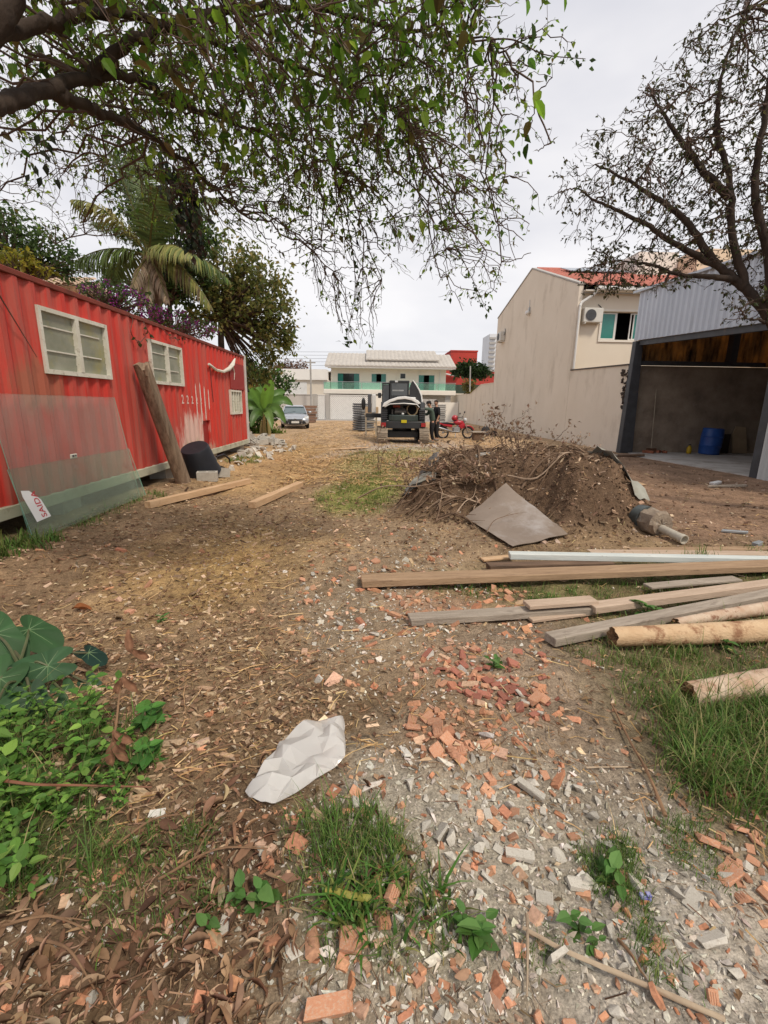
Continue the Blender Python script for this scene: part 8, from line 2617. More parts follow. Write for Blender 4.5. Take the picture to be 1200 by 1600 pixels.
def stick(label, pts, r0, r1, name='stick', mat=None, forks=0, seed=0, cat='stick', group=None):
    p, r = spline(pts, np.linspace(r0, r1, len(pts)), 5)
    rr = random.Random(seed)
    m_ = MB().tube([tuple(x) for x in p], list(r), 6, jitter=0.15, seed=seed)
    for f_ in range(forks):
        i = rr.randrange(len(p) // 3, len(p) - 1)
        d = Vector(p[min(i + 1, len(p) - 1)] - p[i - 1]).normalized()
        e = d + Vector((rr.uniform(-0.8, 0.8), rr.uniform(-0.8, 0.8), rr.uniform(-0.1, 0.7)))
        L = rr.uniform(0.25, 0.6) * (Vector(p[-1]) - Vector(p[0])).length * 0.6
        a = Vector(p[i])
        m_.tube([a, a + e * L * 0.5 + Vector((0, 0, 0.03 * L)), a + e * L], [r[i] * 0.7, r[i] * 0.5, r[i] * 0.25], 5, jitter=0.15, seed=seed + f_)
    o = obj(name, m_, mat or M_DRYSTEM, smooth=1.0)
    return tag(o, label, cat, group)


def gz_(q, dz=0.0):
    return (q[0], q[1], H(q[0], q[1]) + dz)


stick('long reddish stem lying across the weeds from the left edge', [gz_((-1.584, 1.548, 0), 0.16), gz_((-1.321, 1.498, 0), 0.16), gz_((-1.145, 1.533, 0), 0.12), gz_((-0.886, 1.575, 0), 0.06)], 0.007, 0.003, mat=pm('red_stem', (0.22, 0.09, 0.05), (0.15, 0.07, 0.04), 8, 0.7, 0.1))
stick('pale dry stem slanting up to the dried seedling', [gz_((-1.297, 1.497, 0), 0.05), gz_((-1.235, 1.595, 0), 0.07), gz_((-1.193, 1.726, 0), 0.04)], 0.006, 0.005)
stick('long dark branch lying along the edge of the right hand grass', [gz_((1.328, 2.145, 0), 0.03), gz_((1.285, 1.879, 0), 0.03), gz_((1.236, 1.663, 0), 0.03), gz_((1.198, 1.469, 0), 0.02)], 0.005, 0.008)
stick('long pale stick crossing the rubble at the lower right', [gz_((0.475, 1.048, -0), 0.03), gz_((0.582, 0.992, 0), 0.035), gz_((0.707, 0.936, 0), 0.03), gz_((0.95, 0.839, 0), 0.02)], 0.006, 0.008, mat=pm('pale_stick', (0.42, 0.33, 0.23), (0.30, 0.22, 0.15), 8, 0.85, 0.2), seed=4)
stick('thin pale straw stalk standing across the long stick', [gz_((0.505, 1.097, 0), 0.02), gz_((0.471, 0.995, 0), 0.03), gz_((0.437, 0.892, -0), 0.02)], 0.005, 0.003, mat=pm('pale_stick', (0.42, 0.33, 0.23)), seed=5)
stick('short forked twig beside the right grass tufts', [gz_((0.767, 1.03, 0), 0.02), gz_((0.774, 0.973, -0), 0.03), gz_((0.781, 0.935, 0), 0.02)], 0.006, 0.004, seed=6, forks=1)
stick('pale thin stick lying on the soil right of the brick heap', [gz_((0.98, 1.702, 0), 0.02), gz_((1.171, 1.703, 0), 0.02)], 0.004, 0.003, mat=pm('pale_stick', (0.42, 0.33, 0.23)))
for k, (a, b2) in enumerate((((-1.129, 1.091, 0), (-0.826, 1.068, 0)), ((-0.988, 1.054, 0), (-0.745, 0.929, 0)), ((-0.951, 0.906, 0), (-0.957, 1.037, 0)), ((-0.7, 1.216, 0), (-0.354, 1.298, 0)), ((-0.916, 1.342, 0), (-0.708, 1.455, 0)), ((-0.72, 1.78, 0), (-0.529, 1.77, 0)), ((-0.536, 2.135, 0), (-0.552, 1.988, 0)), ((0.011, 2.157, 0), (0.077, 2.029, 0)))):
    stick(('brown twig on the dead leaves along the left edge', 'forked twig on the dead leaves below the weeds', 'thin twig among dead leaves in the lower left corner', 'bent twig above the left grass tuft', 'pale twig between weeds and plastic bag', 'curved bark strip above the plastic bag', 'short stick on the litter above the plastic bag', 'small pale stick at the top of the mid rubble')[k],
          [gz_(a, 0.03), gz_(((a[0] + b2[0]) / 2, (a[1] + b2[1]) / 2 + 0.02), 0.05), gz_(b2, 0.03)], 0.005, 0.0025, forks=1 + k % 2, seed=40 + k)

# ------------------------------------------------------------------ roots, dead wood and a bare shrub on the mound
M_ROOT = pm('root_wood', (0.22, 0.145, 0.095), (0.12, 0.078, 0.05), 8, 0.95, 0.3)
M_PALEROOT = pm('pale_root', (0.42, 0.31, 0.22), (0.28, 0.20, 0.14), 8, 0.9, 0.3)
rr_ = random.Random(77)
for k in range(80):
    left = k < 56
    if left:
        x, y = rr_.uniform(0.65, 1.9), rr_.uniform(5.9, 8.2)
    else:
        x, y = rr_.uniform(1.2, 3.6), rr_.uniform(6.3, 8.6)
    a, L = rr_.uniform(0, 2 * PI), rr_.uniform(0.3, 1.0)
    pts, px_, py_ = [], x, y
    lift = rr_.uniform(0.01, 0.10 if left else 0.06)
    for s_ in range(4):
        pts.append((px_, py_, H(px_, py_) + lift * math.sin(PI * s_ / 3.2 + 0.1) + 0.015))
        a += rr_.uniform(-0.6, 0.6)
        px_ += math.cos(a) * L / 3
        py_ += math.sin(a) * L / 3 * 0.7
    stick('dead branch in the dark tangle on the left face of the soil mound' if left else 'broken root sticking out of the top of the soil mound', pts, rr_.uniform(0.008, 0.02), 0.003, 'dead_branch', M_ROOT if rr_.random() < 0.75 else M_PALEROOT, rr_.randint(1, 4), 100 + k, 'branch', 'tangle on the left of the mound' if left else 'roots on the mound')
stick('pale forked root hanging at the right shoulder of the mound', [(2.95, 7.2, H(2.95, 7.2) + 0.1), (3.2, 7.15, H(3.2, 7.15) + 0.1), (3.4, 7.2, H(3.4, 7.2) + 0.06)], 0.018, 0.012, 'root', M_PALEROOT, 3, 7, 'root')
stick('long thin pale root trailing across the front of the mound', [(2.0, 6.6, H(2.0, 6.6) + 0.1), (2.4, 6.45, H(2.4, 6.45) + 0.08), (2.8, 6.5, H(2.8, 6.5) + 0.05), (3.1, 6.6, H(3.1, 6.6) + 0.05)], 0.016, 0.008, 'root', M_PALEROOT, 3, 8, 'root')
stick('twig lying on the dull metal sheet', [(1.42, 5.3, 0.10), (1.55, 5.5, 0.19), (1.72, 5.6, 0.23), (1.9, 5.62, 0.27)], 0.006, 0.003, 'twig', M_ROOT, 2, 9, 'twig')
stick('long pale bent branch lying in front of the dark hollow of the mound', [(-0.197, 7.2, 0.126), (0.205, 6.9, 0.372), (0.669, 6.6, 0.429), (1.013, 6.4, 0.542)], 0.014, 0.006, 'branch', M_PALEROOT, 3, 10, 'branch')


def bare_shrub(label, base, hgt_, spread_, n_, seed, leaves=0):
    rng = np.random.default_rng(seed)
    t = thing('dead_shrub', label, 'dead shrub', base)
    Ps, Rs, tips = [], [], []
    b0 = np.array(base)
    for k in range(n_):
        e = b0 + np.array([rng.normal(0, spread_), rng.normal(0, spread_ * 0.6), hgt_ * rng.uniform(0.5, 1.05)])
        m_ = (b0 + e) / 2 + rng.normal(0, 0.07, 3) * hgt_ + np.array([0, 0, 0.08 * hgt_])
        tt = np.linspace(0, 1, 7)[:, None]
        P_ = (1 - tt) ** 2 * b0 + 2 * tt * (1 - tt) * m_ + tt ** 2 * e + rng.normal(0, 0.012, (7, 3)) * hgt_
        Ps.append(P_)
        Rs.append(np.linspace(0.010, 0.003, 7))
        for j in range(4):
            i = rng.integers(3, 7)
            e2 = P_[i] + np.array([rng.normal(0, 0.13), rng.normal(0, 0.1), rng.uniform(0.0, 0.22)]) * hgt_ * 1.2
            Ps.append(P_[i] + (e2 - P_[i]) * tt + rng.normal(0, 0.01, (7, 3)) * hgt_)
            Rs.append(np.linspace(0.005, 0.002, 7))
            tips.append(e2)
    V, F = tubes_np(np.array(Ps), np.array(Rs), 4)
    tag(link('branches', np_mesh('branches', V, F, M_ROOT, smooth=True), t), kind='stuff')
    if leaves:
        tips = np.array(tips)
        q = tips[rng.integers(0, len(tips), leaves)] + rng.normal(0, 0.05, (leaves, 3)) * hgt_
        L = rng.uniform(0.05, 0.11, leaves)
        V, F = leaves_np(q, rng.normal(0, 1, q.shape) + np.array([0, 0, -0.5]), rng.normal(0, 1, q.shape), L, L * 0.55, 0.3, 0.3)
        tag(link('dry_leaves', np_mesh('dry_leaves', V, F, M_DRYLEAF, per_leaf(tints(leaves, np.array([(0.36, 0.25, 0.17), (0.28, 0.18, 0.12), (0.42, 0.31, 0.22)]), 0.2, rng=rng))), t), kind='stuff')
    return t


bare_shrub('dry leafed shrub standing behind the crest of the soil mound', gz_((3.0, 9.2)), 1.25, 0.42, 13, 5, 300)
bare_shrub('bare dark twiggy shrub on the left crest of the soil mound', gz_((1.5, 7.3)), 0.30, 0.30, 9, 6, 30)
bare_shrub('dry weeds along the base of the taupe wall beyond the mound', gz_((5.2, 12.5)), 0.8, 0.7, 16, 8, 200)
bare_shrub('low dead twigs between the mound and the motorcycle', gz_((3.4, 12.2)), 0.6, 0.6, 12, 9, 60)
bare_shrub('thin bare sapling with a few hanging dry leaves left of the mound', gz_((0.19, 10.72, 0)), 1.05, 0.16, 3, 11, 26)
bare_shrub('tangle of dry brush on the left shoulder of the soil mound', gz_((1.05, 6.9)), 0.22, 0.5, 26, 14, 200)
bare_shrub('dry brush over the dark hollow of the soil mound', gz_((1.45, 6.6)), 0.20, 0.5, 24, 15, 160)
bare_shrub('pale dead twigs lying in front of the hollow of the mound', gz_((0.618, 6.991, 0)), 0.32, 0.5, 9, 12, 20)

# ------------------------------------------------------------------ rubble: single pieces
def chunk_mesh(name, seed, mat, flat=0.6, n_=14, boxy=False, groove=False):
    rn = random.Random(seed)
    bm = bmesh.new()
    if boxy:
        L, W_, T_ = 1.0, rn.uniform(0.45, 0.85), rn.uniform(0.16, 0.30)
        for x in (-0.5, 0.5):
            for y in (-0.5, 0.5):
                for z in (-0.5, 0.5):
                    bm.verts.new((x * L * rn.uniform(0.75, 1.1), y * W_ * rn.uniform(0.7, 1.1), z * T_ * rn.uniform(0.9, 1.1)))
        for _ in range(3):
            bm.verts.new((rn.uniform(-0.5, 0.5), rn.choice((-0.55, 0.55)) * W_, rn.uniform(-0.4, 0.4) * T_))
    else:
        for _ in range(n_):
            v = Vector((rn.gauss(0, 1), rn.gauss(0, 1), rn.gauss(0, 1))).normalized()
            bm.verts.new((v.x * 0.55 * rn.uniform(0.8, 1.1), v.y * 0.42 * rn.uniform(0.7, 1.1), v.z * 0.42 * flat * rn.uniform(0.8, 1.15)))
    bmesh.ops.convex_hull(bm, input=bm.verts)
    bmesh.ops.delete(bm, geom=[v for v in bm.verts if not v.link_faces], context='VERTS')
    if groove and boxy:
        # ribs of a hollow clay brick on the top face
        for k in range(3):
            y = (-0.25 + 0.25 * k) * W_
            bmesh.ops.create_cube(bm, size=1.0, matrix=Matrix.Translation((0, y, T_ * 0.52)) @ Matrix.Diagonal((L * 0.72, W_ * 0.12, T_ * 0.25, 1)))
    bmesh.ops.recalc_face_normals(bm, faces=bm.faces)
    me = bpy.data.meshes.new(name)
    bm.to_mesh(me)
    bm.free()
    me.materials.append(mat)
    return me


M_CHUNK = pm('rubble_concrete', (0.60, 0.56, 0.485), (0.50, 0.46, 0.39), 14, 0.97, 0.5, 60, rand=0.22, dirt=(0.27, 0.21, 0.15), dirt_scale=9, dirt_at=(0.55, 0.75))
M_BRICKO = pm('orange_clay', (0.50, 0.25, 0.145), (0.43, 0.20, 0.115), 12, 0.95, 0.3, 50, rand=0.25, dirt=(0.46, 0.37, 0.28), dirt_scale=14, dirt_at=(0.48, 0.72))
M_BRICKR = pm('red_clay', (0.36, 0.145, 0.10), (0.30, 0.115, 0.08), 12, 0.95, 0.3, 50, rand=0.25, dirt=(0.36, 0.25, 0.18), dirt_scale=10, dirt_at=(0.58, 0.78))
CH = [chunk_mesh('concrete_chunk', k, M_CHUNK, random.Random(k).uniform(0.45, 0.95), 8 + k % 3) for k in range(11)] + [chunk_mesh('concrete_chunk', 50 + k, M_CHUNK, boxy=True) for k in range(3)]
BO = [chunk_mesh('brick_shard', 20 + k, M_BRICKO, boxy=True, groove=(k == 4)) for k in range(7)]
BR_ = [chunk_mesh('tile_shard', 40 + k, M_BRICKR, boxy=True) for k in range(6)]
rng = np.random.default_rng(99)


def scatter(name, meshes, poly, n_, smin, smax, label, cat, group, tilt=0.5, zrel=0.18):
    q = in_poly_pts(poly, n_ * 2, rng)
    # pieces gather in drifts
    g_ = np.sin(5.1 * q[:, 0] + 2.0 * np.sin(3 * q[:, 1])) * np.sin(4.3 * q[:, 1] + 1.7 * q[:, 0]) + rng.normal(0, 0.6, len(q))
    q = q[np.argsort(-g_)[:n_]]
    for k, (x, y) in enumerate(q):
        s_ = smin * (smax / smin) ** (rng.random() ** 1.7)
        o = link(name, meshes[rng.integers(len(meshes))])
        o.location = (x, y, H(x, y) + s_ * zrel)
        o.rotation_euler = (rng.normal(0, tilt), rng.normal(0, tilt), rng.uniform(0, 2 * PI))
        o.scale = (s_, s_ * rng.uniform(0.8, 1.2), s_)
        tag(o, label, cat, group)


scatter('concrete_chunk', CH, Z_RUB, 185, 0.025, 0.078, 'pale broken concrete chunk in the rubble spread across the lower right foreground', 'rubble', 'concrete chunks in the foreground rubble')
scatter('concrete_chunk', CH, Z_TRAIL, 70, 0.03, 0.085, 'grey concrete chunk in the rubble trail between the plastic bag and the planks', 'rubble', 'concrete chunks in the middle trail')
scatter('concrete_chunk', CH, Z_HEAP, 26, 0.025, 0.07, 'grey concrete chunk mixed into the heap of red and orange tile shards', 'rubble', 'concrete chunks in the shard heap')
scatter('concrete_chunk', CH, Z_BROWN, 16, 0.02, 0.06, 'pale stone chunk lying among the brown dead leaves at lower left', 'rubble', 'stones among the dead leaves')
scatter('brick_shard', BO, Z_RUB, 66, 0.018, 0.048, 'orange hollow brick shard in the pale rubble of the lower right foreground', 'brick shard', 'orange shards in the foreground rubble', 0.35)
scatter('tile_shard', BR_, Z_HEAP, 70, 0.03, 0.085, 'red tile shard in the heap above the foreground rubble', 'tile shard', 'red shards in the heap', 0.3)
scatter('brick_shard', BO, Z_HEAP, 40, 0.025, 0.07, 'orange brick shard in the heap above the foreground rubble', 'brick shard', 'orange shards in the heap', 0.3)
scatter('brick_shard', BO, Z_HEAP2, 44, 0.025, 0.07, 'orange brick shard in the small pile right of the plastic bag', 'brick shard', 'orange shards right of the bag', 0.35)
scatter('brick_shard', BO, Z_BTRAIL, 40, 0.04, 0.10, 'orange brick shard in the strip between the long brown and the grey plank', 'brick shard', 'orange shards between the planks', 0.3)
scatter('brick_shard', BO, Z_TRAIL, 36, 0.03, 0.085, 'orange brick shard in the rubble trail between the plastic bag and the planks', 'brick shard', 'orange shards in the middle trail', 0.3)
scatter('tile_shard', BR_, [(1.54, 1.81), (1.73, 1.85), (1.57, 1.57), (1.46, 1.57)], 16, 0.04, 0.10, 'red tile shard lying at the edge of the right hand grass', 'tile shard', 'red shards at the grass edge', 0.3)
scatter('brick_shard', BO, [(1.36, 1.54), (1.56, 1.37), (1.34, 1.12), (1.23, 1.20)], 22, 0.03, 0.08, 'orange brick shard at the right edge below the grass', 'brick shard', 'orange shards at the right edge', 0.3)
STRIP = [(-3.95, 11.2), (-3.3, 10.8), (-2.9, 13.0), (-2.6, 16.0), (-3.2, 17.2), (-3.95, 15.5)]
scatter('concrete_chunk', CH, STRIP, 80, 0.12, 0.34, 'pale rough stone in the strip of rubble along the base of the red container', 'rubble', 'stones along the container')


def single(name, me, q, s_, rot, label, cat, dz=0.2):
    o = link(name, me)
    o.location = (q[0], q[1], H(q[0], q[1]) + dz * (s_[2] if hasattr(s_, '__len__') else s_))
    o.rotation_euler = rot
    o.scale = s_ if hasattr(s_, '__len__') else (s_, s_, s_)
    return tag(o, label, cat)


M_WHITESTONE = pm('white_stone', (0.66, 0.63, 0.57), (0.55, 0.52, 0.46), 8, 0.9, 0.3, 50)
wsm = [chunk_mesh('white_slab', 70 + k, M_WHITESTONE, boxy=True) for k in range(3)]
single('white_slab', wsm[0], (0.164, 1.761, -0), (0.075, 0.05, 0.05), (0.3, 0.2, 1.9), 'white flat tile fragment standing among the orange shards right of the plastic bag', 'tile fragment')
single('white_slab', wsm[1], (0.742, 1.226, 0), (0.07, 0.06, 0.05), (0.1, -0.1, 0.5), 'pale cream slab fragment lying left of the upper right grass tuft', 'slab fragment')
single('white_slab', wsm[2], (-0.533, 1.066, 0), (0.045, 0.04, 0.04), (0.3, 0.2, 0.8), 'small bright white stone between the left grass tuft and the seedlings', 'stone')
single('white_slab', wsm[1], (-0.831, 1.493, 0), (0.06, 0.055, 0.07), (0.2, 0.1, 0.2), 'crumbly white lump on dead leaves below the long reddish stem', 'stone')
single('white_slab', wsm[0], (-0.623, 1.031, 0), (0.05, 0.04, 0.05), (0.5, 0.1, 1.2), 'jagged white stone at the lower end of the left grass tuft', 'stone')
single('long_slab', CH[11], (0.548, 1.295, 0), (0.10, 0.05, 0.09), (0.1, 0.1, -0.1), 'long pinkish slab lying in the middle of the foreground rubble', 'slab fragment')
single('long_slab', CH[12], (0.682, 1.575, 0), (0.12, 0.05, 0.12), (0.1, 0.2, -0.7), 'long grey slab slanting in the upper part of the foreground rubble', 'slab fragment')
single('brick_shard', BO[1], (-0.104, 0.885, 0), (0.125, 0.085, 0.12), (0.25, -0.1, 0.1), 'large smooth orange tile piece at the bottom edge of the picture', 'brick shard', 0.25)
single('brick_shard', BO[2], (-0.051, 1.034, 0), (0.075, 0.07, 0.1), (0.2, 0.1, -0.1), 'orange brick piece in the front grass above the bottom edge', 'brick shard')
single('brick_shard', BO[4], (0.078, 1.142, 0), (0.07, 0.05, 0.08), (0.9, 0.2, 1.2), 'orange shard standing upright in the front grass', 'brick shard', 0.4)
single('brick_shard', BO[5], (0.913, 2.176, 0), (0.13, 0.085, 0.10), (0.15, 0.15, 0.8), 'ribbed orange hollow brick piece at the lower end of the shard heap', 'brick shard')
t = obj('wrapper', MB().box((0, 0, 0), (0.035, 0.02, 0.008), Matrix.Rotation(0.3, 3, 'Y')).box((0.012, 0.002, 0.006), (0.014, 0.016, 0.006)), pm('blue_wrapper', (0.06, 0.06, 0.40), (0.45, 0.45, 0.55), 60, 0.4, 0.0))
t.location = gz_((0.933, 1.165, 0), 0.012)
tag(t, 'tiny blue and white wrapper between the right grass tufts', 'wrapper')
yl = stick('yellowing rolled leaf lying in the front grass', [gz_((-0.135, 1.15, 0), 0.03), gz_((-0.071, 1.13, 0), 0.04), gz_((0.011, 1.121, 0), 0.03)], 0.010, 0.012, 'rolled_leaf', pm('yellow_leaf', (0.34, 0.28, 0.06), (0.18, 0.20, 0.04), 12, 0.6, 0.1), cat='leaf')
t = thing('fallen_leaf', 'big rust coloured curled leaf lying alone on the litter at left', 'leaf', gz_((-2.307, 3.412, 0)))
dry_leaf_big(gz_((-2.352, 3.388, 0), 0.03), (0.9, 0.2, 0.1), (0, 0, 1), 0.13, 0.09, (0.26, 0.10, 0.04), 'blade', t)

# ------------------------------------------------------------------ litter: countless small stuff
def polar(n_, r0, r1, a0=-0.98, a1=0.95):
    r = np.exp(rng.uniform(math.log(r0), math.log(r1), n_))
    a = rng.uniform(a0, a1, n_)
    return r * np.sin(a), r * np.cos(a)


def pick(n_, r0, r1, polys, base=0.0):
    """points of a polar scatter kept by zone weights"""
    x, y = polar(n_, r0, r1)
    w_ = np.full(n_, base)
    for poly, k in polys:
        w_ = np.where(soft_poly(poly, x, y), k, w_)
    keep = (rng.random(n_) < w_) & (x > -3.95) & ~((x > 8.9))
    return x[keep], y[keep]


BOX_V = np.array([(x, y, z) for x in (-1, 1) for y in (-1, 1) for z in (-1, 1)], float)
BOX_F = np.array([(0, 1, 3), (0, 3, 2), (4, 6, 7), (4, 7, 5), (0, 4, 5), (0, 5, 1), (2, 3, 7), (2, 7, 6), (0, 2, 6), (0, 6, 4), (1, 5, 7), (1, 7, 3)])

BOXES = [(BOX_V, BOX_F)]


def rand_rot(n_, tilt):
    a, b_, c = rng.uniform(0, 2 * PI, n_), rng.normal(0, tilt, n_), rng.normal(0, tilt, n_)
    Rz = np.zeros((n_, 3, 3)); Rx = np.zeros((n_, 3, 3)); Ry = np.zeros((n_, 3, 3))
    Rz[:, 0, 0] = np.cos(a); Rz[:, 0, 1] = -np.sin(a); Rz[:, 1, 0] = np.sin(a); Rz[:, 1, 1] = np.cos(a); Rz[:, 2, 2] = 1
    Rx[:, 1, 1] = np.cos(b_); Rx[:, 1, 2] = -np.sin(b_); Rx[:, 2, 1] = np.sin(b_); Rx[:, 2, 2] = np.cos(b_); Rx[:, 0, 0] = 1
    Ry[:, 0, 0] = np.cos(c); Ry[:, 0, 2] = np.sin(c); Ry[:, 2, 0] = -np.sin(c); Ry[:, 2, 2] = np.cos(c); Ry[:, 1, 1] = 1
    return Rz @ Rx @ Ry


HULLS = []
for k in range(7):
    me_ = chunk_mesh('hull', 200 + k, M_CHUNK, 0.85, 7 + k % 3)
    me_.calc_loop_triangles()
    HULLS.append((np.array([tuple(v.co) for v in me_.vertices]) * 1.9, np.array([tuple(t_.vertices) for t_ in me_.loop_triangles])))
    bpy.data.meshes.remove(me_)


def bits(name, x, y, size, bases, dims, jit, cols, var, mat, tilt=0.5, sink=0.2):
    """many small angular pieces, each its own closed shape, joined into one mesh"""
    VV, FF, CC, off = [], [], [], 0
    cols = np.array(cols)
    size = np.minimum(size, np.median(size) * 3.2)
    which = rng.integers(0, len(bases), len(x))
    for b_i, (bv, bf) in enumerate(bases):
        m_ = which == b_i
        n_ = int(m_.sum())
        if not n_:
            continue
        k = len(bv)
        D = np.array(dims)[None, :] * np.exp(rng.normal(0, 0.25, (n_, 3)))
        V = bv[None] * D[:, None, :] + rng.normal(0, jit * 0.5, (n_, k, 3)) * D[:, None, :]
        V = V * size[m_][:, None, None] * 0.5
        V = np.einsum('nij,nkj->nki', rand_rot(n_, tilt), V)
        V += np.stack([x[m_], y[m_], hgt(x[m_], y[m_]) + size[m_] * dims[2] * sink], 1)[:, None, :]
        c = tints(n_, cols, var, rng=rng)
        c = 0.7 * c + 0.3 * c.mean(1, keepdims=True) * cols.mean(0) / cols.mean()
        VV.append(V.reshape(-1, 3))
        FF.append((np.arange(n_)[:, None, None] * k + bf[None]).reshape(-1, 3) + off)
        CC.append(np.repeat(c, k, axis=0))
        off += n_ * k
    return tag(link(name, np_mesh(name, np.concatenate(VV), np.concatenate(FF), mat, np.concatenate(CC))), kind='stuff')


M_BIT = vc_mat('small_rubble', rough=0.95, spec=0.12, grain=0.22, gscale=90)
CC_ = [(0.54, 0.50, 0.42), (0.49, 0.445, 0.37), (0.62, 0.58, 0.51), (0.45, 0.39, 0.315)]
OC = [(0.50, 0.235, 0.13), (0.43, 0.185, 0.105), (0.54, 0.29, 0.175), (0.48, 0.34, 0.24)]
x, y = pick(42000, 0.75, 9, ((Z_RUB, 0.80), (Z_DUST, 0.55), (Z_TRAIL, 0.8), (Z_HEAP, 0.45), (Z_HEAP2, 0.3), (Z_FARRUB, 0.45), (Z_BTRAIL, 0.35), (Z_BROWN, 0.30), (Z_GRASSF, 0.5), (Z_LITTER, 0.04)), 0.03)
bits('gravel', x, y, 0.0065 * np.exp(rng.normal(0.2, 0.62, len(x))) * (0.75 + 0.22 * np.hypot(x, y)), HULLS, (1.15, 0.95, 0.75), 0.08, CC_, 0.16, M_BIT)
x, y = pick(6400, 0.75, 7, ((Z_RUB, 0.8), (Z_TRAIL, 0.9), (Z_FARRUB, 0.4), (Z_GRASSF, 0.3), (Z_BROWN, 0.12), (Z_LITTER, 0.015)), 0.01)
bits('small_stones', x, y, 0.022 * np.exp(rng.normal(0, 0.4, len(x))) * (0.8 + 0.15 * np.hypot(x, y)), HULLS, (1.15, 0.95, 0.8), 0.08, CC_, 0.16, M_BIT)
x, y = pick(15000, 0.75, 9, ((Z_RUB, 0.13), (Z_TRAIL, 0.26), (Z_HEAP, 0.8), (Z_HEAP2, 0.85), (Z_BTRAIL, 0.85), (Z_FARRUB, 0.28), (Z_GRASSF, 0.2), (Z_BROWN, 0.14), (Z_LITTER, 0.025)), 0.008)
bits('brick_grit', x, y, 0.014 * np.exp(rng.normal(0.1, 0.55, len(x))) * (0.75 + 0.2 * np.hypot(x, y)), BOXES, (1.3, 0.8, 0.4), 0.2, OC, 0.16, M_BIT, 0.4)
SHEETQ = [(1.97, 6.6), (2.55, 5.5), (1.64, 4.95), (1.2, 6.05)]
# clods on the mound and bare soil
n_ = 9500
x, y = rng.uniform(0.2, 4.8, n_), rng.uniform(5.0, 9.6, n_)
k_ = ((mound(x, y) > 0.02) | (rng.random(n_) < 0.12)) & ~inpoly(SHEETQ, x, y)
x, y = x[k_], y[k_]
bits('soil_clods', x, y, 0.028 * np.exp(rng.normal(0, 0.55, len(x))), HULLS, (1.1, 1.0, 0.8), 0.25, [(0.13, 0.083, 0.052), (0.17, 0.11, 0.07), (0.10, 0.063, 0.04)], 0.15, M_BIT)
x, y = polar(7000, 4.0, 17, 0.12, 0.80)
k_ = (x < 8.9) & (y > 4.5) & (rng.random(len(x)) < 0.6)
x, y = x[k_], y[k_]
bits('soil_clods', x, y, 0.02 * np.exp(rng.normal(0, 0.6, len(x))) * (0.5 + 0.1 * np.hypot(x, y)), HULLS, (1.1, 1.0, 0.7), 0.25, [(0.22, 0.14, 0.09), (0.28, 0.18, 0.12), (0.42, 0.33, 0.26), (0.17, 0.10, 0.065)], 0.15, M_BIT)


def flat_leaves(name, x, y, size, wid, cols, var, fold, curl, mat, up=0.006, tilt=0.35):
    n_ = len(x)
    a = rng.uniform(0, 2 * PI, n_)
    d = np.stack([np.cos(a), np.sin(a), rng.normal(0.05, tilt * 0.5, n_)], 1)
    nn = unit(np.stack([rng.normal(0, tilt, n_), rng.normal(0, tilt, n_), np.ones(n_)], 1))
    p = np.stack([x, y, hgt(x, y) + up + rng.random(n_) * 0.012], 1)
    V, F = leaves_np(p, d, nn, size, size * wid * rng.uniform(0.7, 1.2, n_), fold, curl)
    V[:, 2] = np.maximum(V[:, 2], hgt(V[:, 0], V[:, 1]) + 0.002)
    return tag(link(name, np_mesh(name, V, F, mat, per_leaf(tints(n_, np.array(cols), var, rng=rng)))), kind='stuff')


def curled_leaves(name, x, y, L, w, cols, var, mat):
    """5x3 curled dead leaves lying on the ground"""
    n_ = len(x)
    a = rng.uniform(0, 2 * PI, n_)
    d = unit(np.stack([np.cos(a), np.sin(a), rng.normal(0.1, 0.25, n_)], 1))
    nn = unit(np.stack([rng.normal(0, 0.5, n_), rng.normal(0, 0.5, n_), np.ones(n_)], 1))
    s_ = unit(np.cross(d, nn))
    u_ = np.cross(s_, d)
    roll = rng.uniform(0.4, 1.9, n_)[:, None]
    bend = rng.uniform(-0.15, 0.35, n_)[:, None]
    p = np.stack([x, y, hgt(x, y) + 0.006 + rng.random(n_) * 0.02], 1)
    V = []
    for t_ in (0.0, 0.28, 0.55, 0.8, 1.0):
        wv = (w * (math.sin(PI * (0.04 + 0.92 * t_)) ** 0.75))[:, None]
        for q_ in (-1, 0, 1):
            V.append(p + d * L[:, None] * t_ + s_ * wv * 0.5 * q_ * np.cos(roll * 0.8) + u_ * wv * (abs(q_) * 0.5 * np.sin(roll)) + u_ * L[:, None] * bend * (t_ - t_ * t_) * 1.6)
    V = np.stack(V, 1)
    V[:, :, 2] = np.maximum(V[:, :, 2], hgt(V[:, :, 0], V[:, :, 1]) + 0.002)
    k = np.arange(n_)[:, None] * 15
    fs = []
    for i in range(4):
        for j in range(2):
            q0 = i * 3 + j
            fs.append(k + np.array([[q0, q0 + 1, q0 + 4, q0 + 3]]))
    F = np.concatenate(fs)
    c = tints(n_, np.array(cols), var, rng=rng)
    return tag(link(name, np_mesh(name, V.reshape(-1, 3), F, mat, np.repeat(c, 15, axis=0), smooth=True)), kind='stuff')


